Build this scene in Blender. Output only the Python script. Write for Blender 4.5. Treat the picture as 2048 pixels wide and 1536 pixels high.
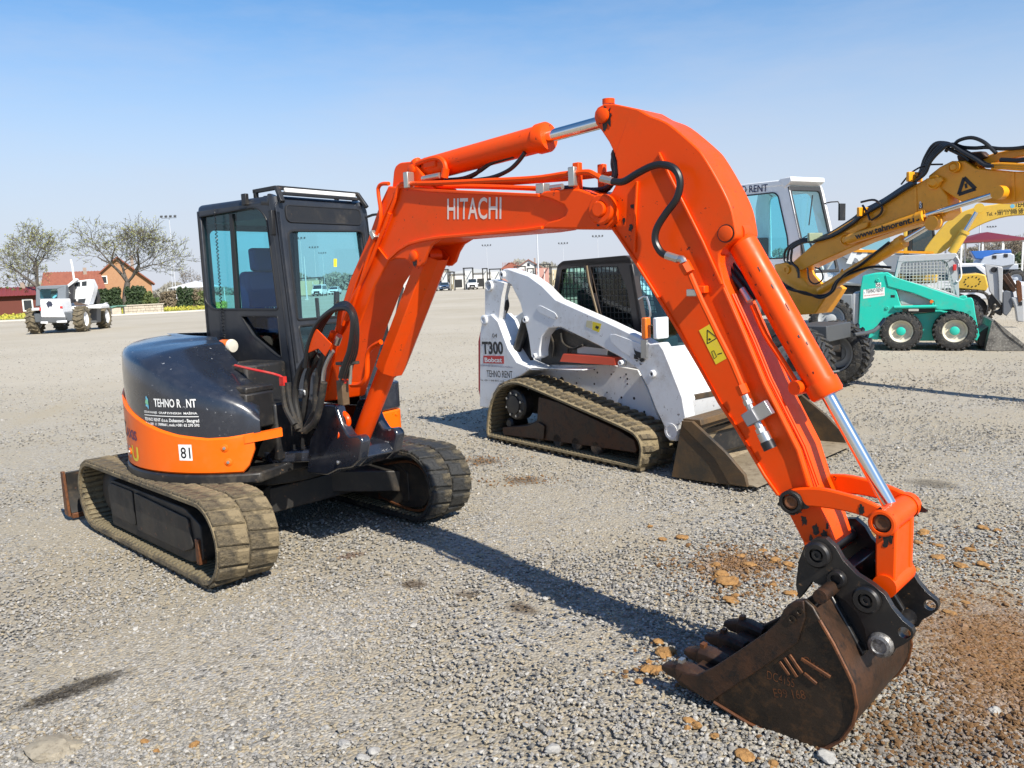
import bpy, bmesh, math, random
import numpy as np
from mathutils import Vector, Matrix
from mathutils.geometry import tessellate_polygon
random.seed(7); rng = np.random.default_rng(7)
for o in list(bpy.data.objects): bpy.data.objects.remove(o)
SC = bpy.context.scene; COL = SC.collection
# ------------------------------------------------------------------ camera
FPX, CX, CY, CAMH, HOR = 1600., 1024., 768., 1.75, 556.
ROLL = math.radians(2.3); PITCH = math.atan((CY-HOR)/FPX*math.cos(ROLL))
cf = Vector((0, math.cos(PITCH), -math.sin(PITCH))); r0 = Vector((1, 0, 0)); u0 = Vector((0, math.sin(PITCH), math.cos(PITCH)))
cr = r0*math.cos(ROLL)-u0*math.sin(ROLL); cu = r0*math.sin(ROLL)+u0*math.cos(ROLL)
CAM = Vector((0, 0, CAMH))
cd = bpy.data.cameras.new('camera'); cam = bpy.data.objects.new('camera', cd); COL.objects.link(cam)
M = Matrix((cr, cu, -cf)).transposed().to_4x4(); M.translation = CAM; cam.matrix_world = M
cd.sensor_width = 36; cd.lens = FPX/2048*36; cd.clip_end = 3000; cd.clip_start = .05
SC.camera = cam
# ------------------------------------------------------------------ light
SUN_EL, SH = math.radians(43), Vector((-.56, .83, 0)).normalized()
sdir = Vector((-SH.x*math.cos(SUN_EL), -SH.y*math.cos(SUN_EL), math.sin(SUN_EL)))
W = bpy.data.worlds.new('World'); SC.world = W; W.use_nodes = True
nt = W.node_tree; sky = nt.nodes.new('ShaderNodeTexSky'); sky.sky_type = 'NISHITA'; sky.sun_disc = False
sky.sun_elevation = SUN_EL; sky.sun_rotation = math.atan2(sdir.x, sdir.y)
sky.air_density = 1.0; sky.dust_density = .25; sky.ozone_density = 1.6
bg = nt.nodes['Background']; bg.inputs[1].default_value = .15
def wn(typ, **k):
    n = nt.nodes.new(typ)
    for a_, v_ in k.items(): setattr(n, a_, v_)
    return n
# the same all round: a pale haze that thickens towards the horizon
tcw = wn('ShaderNodeTexCoord'); spw = wn('ShaderNodeSeparateXYZ'); nt.links.new(tcw.outputs['Generated'], spw.inputs[0])
mrw = wn('ShaderNodeMapRange', interpolation_type='SMOOTHERSTEP'); mrw.inputs[1].default_value = -.02; mrw.inputs[2].default_value = .42; mrw.inputs[3].default_value = .93; mrw.inputs[4].default_value = .03; nt.links.new(spw.outputs[2], mrw.inputs[0])
hsw = wn('ShaderNodeHueSaturation'); hsw.inputs['Saturation'].default_value = 1.38; hsw.inputs['Value'].default_value = .74; nt.links.new(sky.outputs[0], hsw.inputs['Color'])
mxw = wn('ShaderNodeMix', data_type='RGBA'); mxw.inputs[7].default_value = (2.72, 2.92, 3.5, 1); nt.links.new(mrw.outputs[0], mxw.inputs[0]); nt.links.new(hsw.outputs[0], mxw.inputs[6]); 
ncw = wn('ShaderNodeTexNoise'); ncw.inputs['Scale'].default_value = 2.2; ncw.inputs['Detail'].default_value = 7; ncw.inputs['Roughness'].default_value = .62; mpw = wn('ShaderNodeMapping'); mpw.inputs['Scale'].default_value = (1, 1, 4.5); nt.links.new(tcw.outputs['Generated'], mpw.inputs[0]); nt.links.new(mpw.outputs[0], ncw.inputs['Vector'])
mcw = wn('ShaderNodeMapRange'); mcw.inputs[1].default_value = .46; mcw.inputs[2].default_value = .75; mcw.inputs[4].default_value = .34; nt.links.new(ncw.outputs['Fac'], mcw.inputs[0])
mxc = wn('ShaderNodeMix', data_type='RGBA'); mxc.inputs[7].default_value = (2.85, 3.0, 3.45, 1); nt.links.new(mcw.outputs[0], mxc.inputs[0]); nt.links.new(mxw.outputs[2], mxc.inputs[6]); nt.links.new(mxc.outputs[2], bg.inputs[0])
sl = bpy.data.lights.new('sun', 'SUN'); sl.energy = 5.0; sl.angle = math.radians(.55); sl.color = (1, .94, .83)
so = bpy.data.objects.new('sun', sl); COL.objects.link(so); so.rotation_euler = sdir.to_track_quat('Z', 'Y').to_euler(); so.location = (8, -12, 14)
SC.view_settings.view_transform = 'Standard'; SC.view_settings.look = 'None'; SC.view_settings.exposure = .62; SC.view_settings.gamma = 1
SC.view_settings.use_curve_mapping = False
SC.render.engine = 'CYCLES'; SC.cycles.max_bounces = 10; SC.cycles.transparent_max_bounces = 24
# ------------------------------------------------------------------ pixel -> place helpers
def ray(x, y): return cf + cr*((x-CX)/FPX) - cu*((y-CY)/FPX)
def gnd(x, y, z=0.):
    d = ray(x, y); return CAM + d*((z-CAMH)/d.z)
def atY(x, y, Y):
    d = ray(x, y); return CAM + d*(Y/d.y)
class Frame:
    """a thing's own axes: x forward, y to its left, z up, standing at o on the ground"""
    def __init__(s, o, th):
        t = math.radians(th); s.o = Vector((o[0], o[1], o[2] if len(o) > 2 else 0)); s.rz = -t
        s.X = Vector((math.cos(t), -math.sin(t), 0)); s.Y = Vector((math.sin(t), math.cos(t), 0)); s.Z = Vector((0, 0, 1))
    def loc(s, p): d = p-s.o; return Vector((d.dot(s.X), d.dot(s.Y), d.z))
    def wld(s, p): return s.o+s.X*p[0]+s.Y*p[1]+s.Z*p[2]
    def lray(s, x, y):
        d = ray(x, y); return s.loc(CAM), Vector((d.dot(s.X), d.dot(s.Y), d.z))
    def onP(s, x, y, o, n):
        c, d = s.lray(x, y); return c+d*((Vector(o)-c).dot(n)/d.dot(n))
    def onY(s, x, y, yl): return s.onP(x, y, (0, yl, 0), Vector((0, 1, 0)))
    def onX(s, x, y, xl): return s.onP(x, y, (xl, 0, 0), Vector((1, 0, 0)))
class Plane:
    def __init__(s, fr, o, ex, ey):
        s.fr = fr; s.o = Vector(o); s.ex = Vector(ex).normalized(); s.ey = Vector(ey).normalized(); s.n = s.ex.cross(s.ey).normalized()
    def p(s, x, y):
        d = s.fr.onP(x, y, s.o, s.n)-s.o; return (d.dot(s.ex), d.dot(s.ey))
    def pp(s, pts): return [s.p(*q) for q in pts]
    def to(s, u, v, d=0): return s.o+s.ex*u+s.ey*v+s.n*d
def PY(fr, y): return Plane(fr, (0, y, 0), (1, 0, 0), (0, 0, 1))      # side plane, normal towards -y
def PX(fr, x): return Plane(fr, (x, 0, 0), (0, 1, 0), (0, 0, 1))      # front plane, normal towards +x
def zoomed(x0, y0, s): return lambda pts: [(x0+a/s, y0+b/s) for a, b in pts]
def area2(p): return sum(p[i-1][0]*p[i][1]-p[i][0]*p[i-1][1] for i in range(len(p)))
def fillet(pts, r, n=4):
    out = []; k = len(pts)
    for i in range(k):
        a, b, c = Vector(pts[i-1]), Vector(pts[i]), Vector(pts[(i+1) % k]); rr = r[i] if isinstance(r, (list, tuple)) else r
        d1, d2 = a-b, c-b; l = min(rr, d1.length*.48, d2.length*.48)
        if l < 1e-5: out.append(tuple(b)); continue
        p, q = b+d1.normalized()*l, b+d2.normalized()*l
        for j in range(n+1):
            t = j/n; out.append(tuple(p*(1-t)**2+b*2*t*(1-t)+q*t*t))
    return out
def crom(pts, n=5, closed=True):
    P = [Vector(p) for p in pts]; k = len(P); out = []
    for i in range(k if closed else k-1):
        if closed: a, b, c, d = P[i-1], P[i], P[(i+1) % k], P[(i+2) % k]
        else: a, b, c, d = P[max(i-1, 0)], P[i], P[i+1], P[min(i+2, k-1)]
        for j in range(n):
            t = j/n; out.append(.5*((2*b)+(c-a)*t+(2*a-5*b+4*c-d)*t*t+(3*b-a-3*c+d)*t**3))
    if not closed: out.append(P[-1])
    return [tuple(v) for v in out]
def circ(c, r, n=20, a0=0, a1=360, rx=None):
    full = abs(a1-a0) >= 360; m = n if full else n+1
    return [(c[0]+(rx or r)*math.cos(math.radians(a0+(a1-a0)*i/n)), c[1]+r*math.sin(math.radians(a0+(a1-a0)*i/n))) for i in range(m)]
# ------------------------------------------------------------------ mesh builder
class MB:
    def __init__(s): s.v = []; s.f = []
    def add(s, vs, fs):
        k = len(s.v); s.v += [tuple(v) for v in vs]; s.f += [tuple(i+k for i in f) for f in fs]; return s
    def plate(s, P, pts, d0, d1, holes=()):
        """outline on plane P pushed from d0 to d1 along the normal"""
        if d1 < d0: d0, d1 = d1, d0
        loops = [list(pts)]+[list(h) for h in holes]
        if area2(loops[0]) < 0: loops[0].reverse()
        for h in loops[1:]:
            if area2(h) > 0: h.reverse()
        flat = [q for l in loops for q in l]; n = len(flat)
        vs = [P.to(a, b, d0) for a, b in flat]+[P.to(a, b, d1) for a, b in flat]; fs = []
        if len(loops) == 1:
            fs.append(tuple(range(n, 2*n))); fs.append(tuple(range(n-1, -1, -1)))
        else:
            for t in tessellate_polygon([[Vector((a, b, 0)) for a, b in l] for l in loops]):
                A = area2([flat[i] for i in t])
                if abs(A) < 1e-12: continue
                t = t if A > 0 else t[::-1]
                fs.append(tuple(i+n for i in t)); fs.append(tuple(t[::-1]))
        b = 0
        for l in loops:
            m = len(l)
            for i in range(m):
                j = (i+1) % m; fs.append((b+i, b+j, n+b+j, n+b+i))
            b += m
        return s.add(vs, fs)
    def box(s, c, d, R=None):
        c = Vector(c); vs = []
        for x in (-.5, .5):
            for y in (-.5, .5):
                for z in (-.5, .5):
                    p = Vector((x*d[0], y*d[1], z*d[2])); vs.append(c+(R @ p if R else p))
        return s.add(vs, [(0, 1, 3, 2), (4, 6, 7, 5), (0, 4, 5, 1), (2, 3, 7, 6), (0, 2, 6, 4), (1, 5, 7, 3)])
    def b2(s, lo, hi): return s.box([(a+b)/2 for a, b in zip(lo, hi)], [b-a for a, b in zip(lo, hi)])
    def bar(s, a, b, w, h, up=(0, 0, 1)):
        a, b = Vector(a), Vector(b); x = (b-a).normalized(); u = Vector(up)
        if abs(x.dot(u)) > .98: u = Vector((1, 0, 0))
        y = u.cross(x).normalized(); z = x.cross(y)
        return s.box((a+b)/2, ((b-a).length, w, h), Matrix((x, y, z)).transposed())
    def rings(s, rs, cap=True, closed=True):
        n = len(rs[0]); vs = [v for r in rs for v in r]; fs = []
        for i in range(len(rs)-1):
            for j in range(n if closed else n-1):
                k = (j+1) % n; fs.append((i*n+j, i*n+k, (i+1)*n+k, (i+1)*n+j))
        if cap and closed: fs.append(tuple(range(n-1, -1, -1))); b = (len(rs)-1)*n; fs.append(tuple(range(b, b+n)))
        return s.add(vs, fs)
    def lathe(s, prof, o, ax, n=24, cap=True):
        """prof: (distance along ax, radius)"""
        o, ax = Vector(o), Vector(ax).normalized(); u = ax.orthogonal().normalized(); w = ax.cross(u); rs = []
        for h, r in prof: rs.append([o+ax*h+(u*math.cos(2*math.pi*i/n)+w*math.sin(2*math.pi*i/n))*max(r, 1e-4) for i in range(n)])
        return s.rings(rs, cap)
    def cyl(s, a, b, r, r2=None, n=20, ch=0):
        a, b = Vector(a), Vector(b); L = (b-a).length; r2 = r if r2 is None else r2
        pr = [(0, r), (L, r2)] if not ch else [(0, r-ch), (ch, r), (L-ch, r2), (L, r2-ch)]
        return s.lathe(pr, a, b-a, n)
    def tube(s, pts, r, n=8, sm=0, cap=True):
        pts = crom([tuple(p) for p in pts], sm, False) if sm else pts
        P = [Vector(p) for p in pts]; rs = []; up = None
        for i, p in enumerate(P):
            t = (P[min(i+1, len(P)-1)]-P[max(i-1, 0)]).normalized()
            if up is None: up = t.orthogonal().normalized()
            up = (up-t*up.dot(t)).normalized(); w = t.cross(up); q = r[i] if isinstance(r, (list, tuple)) else r
            rs.append([p+(up*math.cos(2*math.pi*k/n)+w*math.sin(2*math.pi*k/n))*q for k in range(n)])
        return s.rings(rs, cap)
    def mesh(s, name, mat, ang=35):
        me = bpy.data.meshes.new(name); me.from_pydata(s.v, [], s.f); me.validate(clean_customdata=False)
        bm = bmesh.new(); bm.from_mesh(me); bmesh.ops.recalc_face_normals(bm, faces=bm.faces); bm.to_mesh(me); bm.free()
        if ang: me.shade_smooth(); me.set_sharp_from_angle(angle=math.radians(ang))
        if mat: me.materials.append(mat)
        return me
    def build(s, name, mat, parent=None, bevel=0, ang=35, seg=2, label=None):
        o = bpy.data.objects.new(name, s.mesh(name, mat, ang)); COL.objects.link(o); o.parent = parent
        if bevel:
            m = o.modifiers.new('bevel', 'BEVEL'); m.width = bevel; m.segments = seg; m.limit_method = 'ANGLE'; m.angle_limit = math.radians(40); m.harden_normals = False
        if label: o['label'] = label
        return o
def tag(o, label=None, cat=None, group=None, kind=None):
    for k, v in (('label', label), ('category', cat), ('group', group), ('kind', kind)):
        if v: o[k] = v
    return o
def thing(name, fr, label, cat, group=None):
    o = bpy.data.objects.new(name, None); COL.objects.link(o); o.location = fr.o; o.rotation_euler = (0, 0, fr.rz); o.empty_display_size = .2
    return tag(o, label, cat, group)
def inst(name, me, parent, mat4):
    o = bpy.data.objects.new(name, me); COL.objects.link(o); o.parent = parent; o.matrix_local = mat4; return o
def frame_mat(o, x, y, z):
    m = Matrix((Vector(x), Vector(y), Vector(z))).transposed().to_4x4(); m.translation = Vector(o); return m
def text_mesh(t, name='lettering', bold=0., shear=0., space=1.):
    c = bpy.data.curves.new('t', 'FONT'); c.body = t; c.size = 1; c.offset = bold; c.shear = shear; c.space_character = space; c.resolution_u = 3
    o = bpy.data.objects.new('t', c); me = bpy.data.meshes.new_from_object(o); bpy.data.objects.remove(o); bpy.data.curves.remove(c); me.name = name
    return me
def text(t, P, a, b, h, mat, parent, d=.003, bold=.01, shear=0., name='lettering', wrap=None, space=1., fr_base=None):
    """lettering on plane P, baseline from pixel a to pixel b, cap height h (m)"""
    me = text_mesh(t, name, bold, shear, space); n = len(me.vertices); co = np.zeros(n*3); me.vertices.foreach_get('co', co); co = co.reshape(-1, 3)
    co[:, 0] -= co[:, 0].min(); w = co[:, 0].max(); A, B = (P.p(*a), P.p(*b)) if fr_base is None else fr_base
    A, B = Vector(A), Vector(B); e = (B-A); L = e.length; e.normalize(); q = Vector((-e.y, e.x)); hh = co[:, 1].max()
    for i, v in enumerate(me.vertices):
        p = A+e*(co[i, 0]/w*L)+q*(co[i, 1]/hh*h if hh > 0 else 0)
        v.co = wrap(p.x, p.y) if wrap else P.to(p.x, p.y, d)
    me.materials.append(mat); o = bpy.data.objects.new(name, me); COL.objects.link(o); o.parent = parent; return o
# ------------------------------------------------------------------ materials
MATS = {}
def nodes(name):
    m = bpy.data.materials.new(name); m.use_nodes = True; t = m.node_tree; b = t.nodes['Principled BSDF']; MATS[name] = m
    return m, t, b
def nd(t, typ, **k):
    n = t.nodes.new(typ)
    for a, v in k.items():
        if a in n.inputs: n.inputs[a].default_value = v
        else: setattr(n, a, v)
    return n
def noise(t, scale, detail=4, rough=.6, co=None, dist=0):
    n = nd(t, 'ShaderNodeTexNoise', Scale=scale, Detail=detail, Roughness=rough, Distortion=dist)
    t.links.new(co or coord(t), n.inputs['Vector']); return n.outputs['Fac']
def coord(t, kind='Object'):
    for n in t.nodes:
        if n.type == 'TEX_COORD': return n.outputs[kind]
    return t.nodes.new('ShaderNodeTexCoord').outputs[kind]
def ramp(t, fac, lo, hi, a=0., b=1.):
    n = nd(t, 'ShaderNodeMapRange'); n.inputs[1].default_value = lo; n.inputs[2].default_value = hi; n.inputs[3].default_value = a; n.inputs[4].default_value = b
    t.links.new(fac, n.inputs[0]); return n.outputs[0]
def mixc(t, fac, a, b, mode='MIX'):
    n = t.nodes.new('ShaderNodeMix'); n.data_type = 'RGBA'; n.blend_type = mode
    for i, v in ((0, fac), (6, a), (7, b)):
        if isinstance(v, (int, float)): n.inputs[i].default_value = v
        elif isinstance(v, (tuple, list)): n.inputs[i].default_value = (*v[:3], 1)
        else: t.links.new(v, n.inputs[i])
    return n.outputs[2]
def mth(t, op, a, b=0.):
    n = nd(t, 'ShaderNodeMath', operation=op)
    for i, v in enumerate((a, b)):
        if isinstance(v, (int, float)): n.inputs[i].default_value = v
        else: t.links.new(v, n.inputs[i])
    return n.outputs[0]
def bump(t, b, h, strength=.3, dist=.01):
    n = nd(t, 'ShaderNodeBump', Strength=strength, Distance=dist); t.links.new(h, n.inputs['Height']); t.links.new(n.outputs[0], b.inputs['Normal']); return n
def paint(name, col, rough=.35, dirt=None, damt=.35, dscale=3., chip=None, chipamt=.0, coat=.3, metal=0., var=.06, bumps=.0, spec=.5):
    m, t, b = nodes(name)
    c = mixc(t, noise(t, 1.7, 5), tuple(x*(1-var) for x in col), tuple(min(1, x*(1+var)) for x in col))
    rr = ramp(t, noise(t, 9, 6), .3, .7, rough-.08, rough+.1)
    if dirt:
        d = mth(t, 'MULTIPLY', ramp(t, noise(t, dscale, 8, .68), .5-.02, .78), ramp(t, noise(t, dscale*7, 5, .7), .3, .7))
        d = mth(t, 'MULTIPLY', d, damt*2.2); c = mixc(t, d, c, dirt)
        rr = mth(t, 'ADD', rr, mth(t, 'MULTIPLY', d, .5))
    if chip:
        k = mth(t, 'MULTIPLY', ramp(t, noise(t, 26, 8, .75), .64-chipamt*.12, .66-chipamt*.1), ramp(t, noise(t, 2.6, 3), .5-chipamt*.2, .56-chipamt*.1))
        c = mixc(t, k, c, chip)
    t.links.new(c, b.inputs['Base Color']); t.links.new(rr, b.inputs['Roughness'])
    b.inputs['Coat Weight'].default_value = coat; b.inputs['Specular IOR Level'].default_value = spec; b.inputs['Coat Roughness'].default_value = .15; b.inputs['Metallic'].default_value = metal
    if bumps: bump(t, b, noise(t, 40, 4), bumps, .004)
    return m
def plain(name, col, rough=.5, metal=0., emit=None):
    m, t, b = nodes(name); c = mixc(t, noise(t, 5, 5), tuple(x*.88 for x in col), tuple(min(1, x*1.1) for x in col)); t.links.new(c, b.inputs['Base Color'])
    b.inputs['Roughness'].default_value = rough; b.inputs['Metallic'].default_value = metal; return m
def glassm(name, tint, rough=.02, refl=1.):
    m = bpy.data.materials.new(name); m.use_nodes = True; t = m.node_tree; MATS[name] = m; out = t.nodes['Material Output']
    t.nodes.remove(t.nodes['Principled BSDF']); tr = nd(t, 'ShaderNodeBsdfTransparent'); tr.inputs[0].default_value = (*tint, 1)
    g = nd(t, 'ShaderNodeBsdfGlossy'); g.inputs['Roughness'].default_value = rough; g.inputs[0].default_value = (refl, refl, refl, 1)
    lw = nd(t, 'ShaderNodeLayerWeight', Blend=.5); mx = t.nodes.new('ShaderNodeMixShader'); fc = mth(t, 'ADD', mth(t, 'MULTIPLY', mth(t, 'POWER', lw.outputs['Facing'], 5.), .9), .035)
    t.links.new(fc, mx.inputs[0]); t.links.new(tr.outputs[0], mx.inputs[1]); t.links.new(g.outputs[0], mx.inputs[2]); t.links.new(mx.outputs[0], out.inputs[0])
    return m
def muddy(name, base, mud, amt=.5, scale=5., rough=.85):
    m, t, b = nodes(name)
    f = ramp(t, noise(t, scale, 8, .7), .62-amt*.5, .74-amt*.35); f2 = noise(t, scale*8, 6, .7)
    mu = mixc(t, f2, tuple(x*.62 for x in mud), tuple(min(1, x*1.25) for x in mud))
    ba = mixc(t, noise(t, 30, 5), tuple(x*.7 for x in base), tuple(x*1.4 for x in base))
    t.links.new(mixc(t, f, ba, mu), b.inputs['Base Color']); t.links.new(ramp(t, f, 0, 1, rough-.25, rough+.1), b.inputs['Roughness'])
    bump(t, b, mth(t, 'ADD', mth(t, 'ADD', f2, noise(t, scale*2.6, 5, .6)), mth(t, 'MULTIPLY', f, 1.2)), .9, .014); return m
def rusty(name, cols, scale=4., rough=.65, metal=.2, bmp=.35):
    m, t, b = nodes(name); n1 = noise(t, scale, 9, .68, dist=.4); n2 = noise(t, scale*6, 8, .7)
    c = mixc(t, ramp(t, n1, .35, .62), cols[0], cols[1]); c = mixc(t, ramp(t, n2, .5, .68), c, cols[2])
    t.links.new(c, b.inputs['Base Color']); b.inputs['Metallic'].default_value = metal
    t.links.new(ramp(t, n1, .3, .7, rough-.15, rough+.2), b.inputs['Roughness']); bump(t, b, n2, bmp, .006); return m
DUST = (.33, .27, .18)
ORANGE = paint('orange_paint', (.82, .068, .001), .36, (.36, .10, .025), .3, 2.2, (.03, .02, .015), .12, .0, var=.05, spec=.22)
ORANGE_SKIRT = paint('orange_skirt_paint', (.88, .13, .002), .33, (.5, .25, .1), .12, 2.5, None, 0, .0, var=.03, spec=.3)
CHAR = paint('charcoal_paint', (.014, .017, .026), .28, (.12, .12, .13), .18, 4., (.35, .36, .38), .06, .9, var=.1)
CABCH = paint('cab_charcoal_paint', (.017, .02, .027), .38, (.11, .1, .09), .22, 3., None, 0, .2, var=.1)
BLACK = paint('black_paint', (.012, .012, .013), .45, (.16, .13, .09), .3, 4., (.16, .1, .06), .15, .05, var=.15)
COUPLER = paint('coupler_black_paint', (.009, .009, .010), .36, (.09, .07, .05), .3, 5., (.2, .11, .05), .2, .15, var=.2)
RUBBER = plain('black_rubber', (.016, .016, .017), .5)
HOSE = plain('hose_rubber', (.011, .011, .012), .38)
HOSEDUST = paint('dusty_hose', (.016, .015, .014), .7, (.16, .12, .075), .45, 9, None, 0, 0)
CHROME = plain('chrome_rod', (.80, .77, .73), .17, 1.)
STEEL = plain('bare_steel', (.5, .5, .49), .35, .9)
ZINC = plain('zinc_fitting', (.55, .53, .47), .38, .85)
GREASE = rusty('grease', ((.006, .005, .005), (.012, .01, .008), (.02, .012, .008)), 12, .35, 0, .8)
WHITE = plain('white_decal', (.78, .78, .76), .45); BLACKD = plain('black_decal', (.012, .012, .014), .5); REDD = plain('red_decal', (.55, .03, .03), .5)
YELD = paint('yellow_decal', (.80, .62, .02), .5, (.5, .45, .3), .15, 12, None, 0, 0)
MUDTRACK = muddy('muddy_rubber', (.018, .017, .016), (.215, .168, .098), .56, 4.5)
MUDTRACK2 = muddy('half_clean_rubber', (.02, .02, .019), (.17, .138, .085), .22, 4)
MUDINNER = muddy('muddy_inner_rubber', (.04, .037, .028), (.20, .165, .10), .62, 6)
FRAMEB = paint('undercarriage_black', (.016, .015, .014), .55, (.14, .10, .06), .4, 5, (.13, .06, .03), .3, 0, var=.2)
RUST = rusty('bucket_rust', ((.026, .017, .012), (.075, .032, .014), (.012, .010, .009)), 3.2, .5, .3, .6)
RUSTDARK = rusty('bucket_dark_steel', ((.009, .008, .0075), (.034, .021, .012), (.07, .036, .016)), 4, .42, .3, .5)
RUSTBR = rusty('rust_bright', ((.17, .06, .018), (.10, .036, .013), (.05, .02, .01)), 5, .55, .2, .5)
CABGLASS = glassm('tinted_cab_glass', (.66, .92, .955))
CLEARGL = glassm('clear_glass', (.92, .975, .975))
DARKGL = glassm('dark_glass', (.33, .38, .38))
INTER = plain('cab_interior', (.012, .013, .015), .7)
SEATB = plain('seat_blue', (.008, .045, .20), .8)
AMBER = paint('amber_lens', (.75, .16, .01), .15, None, coat=.6)
REDBAR = paint('red_paint', (.5, .025, .02), .4, DUST, .3, 8)
# ------------------------------------------------------------------ ground: gravel yard
def ellipse_mask(t, co, c, ax, ang, soft=.5, nz=None):
    """1 inside a ragged ellipse lying on the ground (world metres)"""
    mp = nd(t, 'ShaderNodeMapping', vector_type='TEXTURE'); mp.inputs['Location'].default_value = (c[0], c[1], 0); mp.inputs['Rotation'].default_value = (0, 0, ang); mp.inputs['Scale'].default_value = (ax[0], ax[1], 1)
    t.links.new(co, mp.inputs['Vector']); ln = nd(t, 'ShaderNodeVectorMath', operation='LENGTH'); t.links.new(mp.outputs[0], ln.inputs[0])
    v = mth(t, 'ADD', ln.outputs['Value'], mth(t, 'MULTIPLY', mth(t, 'SUBTRACT', nz, .5), 1.3)); return ramp(t, v, 1.0, 1.0-soft)
STAINS = []   # (pixel centre, pixel end of the long axis, width m, colour, strength)
def stain(a, b, w, col, k=.85, soft=.5):
    A, Bq = gnd(*a), gnd(*b); d = Bq-A; STAINS.append((((A+Bq)/2)[:2], (d.length/2, w), math.atan2(d.y, d.x), col, k, soft))
OIL, CLAY, BROWN = (.020, .015, .010), (.19, .088, .026), (.06, .036, .018)
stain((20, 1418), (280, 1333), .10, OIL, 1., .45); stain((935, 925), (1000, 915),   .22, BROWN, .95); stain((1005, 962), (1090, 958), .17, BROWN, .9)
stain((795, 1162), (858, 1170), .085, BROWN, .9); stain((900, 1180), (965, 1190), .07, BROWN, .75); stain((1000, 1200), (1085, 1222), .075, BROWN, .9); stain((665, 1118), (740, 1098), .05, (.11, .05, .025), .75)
stain((1800, 958), (1935, 975), .16, OIL, .7); stain((1700, 745), (1900, 738), .25, (.10, .07, .038), .5, .9); stain((1530, 1155), (1430, 1100), .32, CLAY, .9, .8); stain((1930, 1150), (2150, 1600), .50, CLAY, 1., .7); stain((1760, 1400), (1960, 1580), .32, (.09, .052, .026), .7, .9)
stain((0, 1100), (520, 1120), .22, (.28, .225, .135), .5, .9); stain((560, 1400), (60, 1500), .25, (.26, .215, .14), .4, .9); stain((1130, 1430), (620, 1500), .18, (.26, .215, .14), .45, .9); stain((150, 1500), (60, 1450), .18, (.15, .095, .05), .5, .9)
stain((0, 865), (190, 785), .35, (.27, .21, .11), .6, .9); stain((-40, 690), (260, 655), 1.0, (.27, .21, .11), .5, .9); stain((1750, 690), (2048, 720), .8, (.20, .16, .09), .5, .9); stain((1080, 700), (1500, 640), 1.5, (.36, .31, .23), .4, .9)
def gravel_colour(t, co, far=True):
    vo = nd(t, 'ShaderNodeTexVoronoi', Scale=62.); t.links.new(co, vo.inputs['Vector']); bw = nd(t, 'ShaderNodeSeparateColor'); t.links.new(vo.outputs['Color'], bw.inputs[0])
    st = mixc(t, bw.outputs[0], (.14, .132, .12), (.37, .35, .31)); st = mixc(t, ramp(t, bw.outputs[1], .72, .78), st, (.30, .25, .17)); st = mixc(t, ramp(t, bw.outputs[2], .93, .95), st, (.06, .057, .052))
    fine = noise(t, 190, 4, .7, co); st = mixc(t, .6, st, mixc(t, fine, (.25, .25, .25), (1, 1, 1)), 'OVERLAY')
    patch = noise(t, .55, 7, .62, co); patch2 = noise(t, 3.1, 6, .66, co)
    dust = mixc(t, fine, (.24, .205, .15), (.39, .345, .265))
    c = mixc(t, ramp(t, mth(t, 'ADD', mth(t, 'MULTIPLY', patch, .65), mth(t, 'MULTIPLY', patch2, .35)), .44, .58), st, dust)
    c = mixc(t, ramp(t, noise(t, 1.4, 8, .7, co), .60, .72, 0, .55), c, (.205, .155, .09))
    c = mixc(t, ramp(t, noise(t, 7.5, 6, .75, co), .665, .70, 0, .75), c, (.075, .058, .038))
    return c, vo, fine, patch2
m, t, b = nodes('gravel_ground'); geo = nd(t, 'ShaderNodeNewGeometry'); co = geo.outputs['Position']
c, vo, fine, p2 = gravel_colour(t, co); nz = noise(t, 5, 8, .72, co)
for (cc, ax, an, col, k, sf) in STAINS:
    mk = ellipse_mask(t, co, cc, ax, an, sf, nz); mk = mth(t, 'MULTIPLY', mk, ramp(t, noise(t, 28, 6, .75, co), .25, .6, .35*k, k)); c = mixc(t, mk, c, mixc(t, fine, tuple(x*.6 for x in col), tuple(min(1, x*1.4) for x in col)))
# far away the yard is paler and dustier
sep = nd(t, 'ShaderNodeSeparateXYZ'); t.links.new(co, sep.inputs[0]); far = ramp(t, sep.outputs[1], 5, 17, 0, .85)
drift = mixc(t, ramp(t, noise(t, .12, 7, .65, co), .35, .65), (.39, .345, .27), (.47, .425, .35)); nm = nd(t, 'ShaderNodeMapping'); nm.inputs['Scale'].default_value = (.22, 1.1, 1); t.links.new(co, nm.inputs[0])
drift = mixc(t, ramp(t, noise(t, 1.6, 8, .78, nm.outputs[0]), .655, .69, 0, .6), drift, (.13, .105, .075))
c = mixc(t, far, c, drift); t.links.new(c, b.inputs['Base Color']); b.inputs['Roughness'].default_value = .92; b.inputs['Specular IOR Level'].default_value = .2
bump(t, b, mth(t, 'ADD', mth(t, 'MULTIPLY', vo.outputs['Distance'], -.9), mth(t, 'MULTIPLY', fine, .35)), .8, .012)
GROUND = m
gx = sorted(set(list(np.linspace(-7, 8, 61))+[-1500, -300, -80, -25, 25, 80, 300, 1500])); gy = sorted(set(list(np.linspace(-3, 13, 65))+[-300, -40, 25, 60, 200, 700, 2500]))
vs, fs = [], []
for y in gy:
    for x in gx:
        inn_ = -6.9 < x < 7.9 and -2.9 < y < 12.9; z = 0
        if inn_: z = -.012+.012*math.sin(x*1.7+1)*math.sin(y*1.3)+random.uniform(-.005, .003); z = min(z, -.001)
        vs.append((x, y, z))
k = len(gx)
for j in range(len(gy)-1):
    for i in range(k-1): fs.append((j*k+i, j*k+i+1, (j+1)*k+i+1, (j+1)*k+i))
o = MB().add(vs, fs).build('ground', GROUND, ang=180); tag(o, kind='structure')
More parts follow.
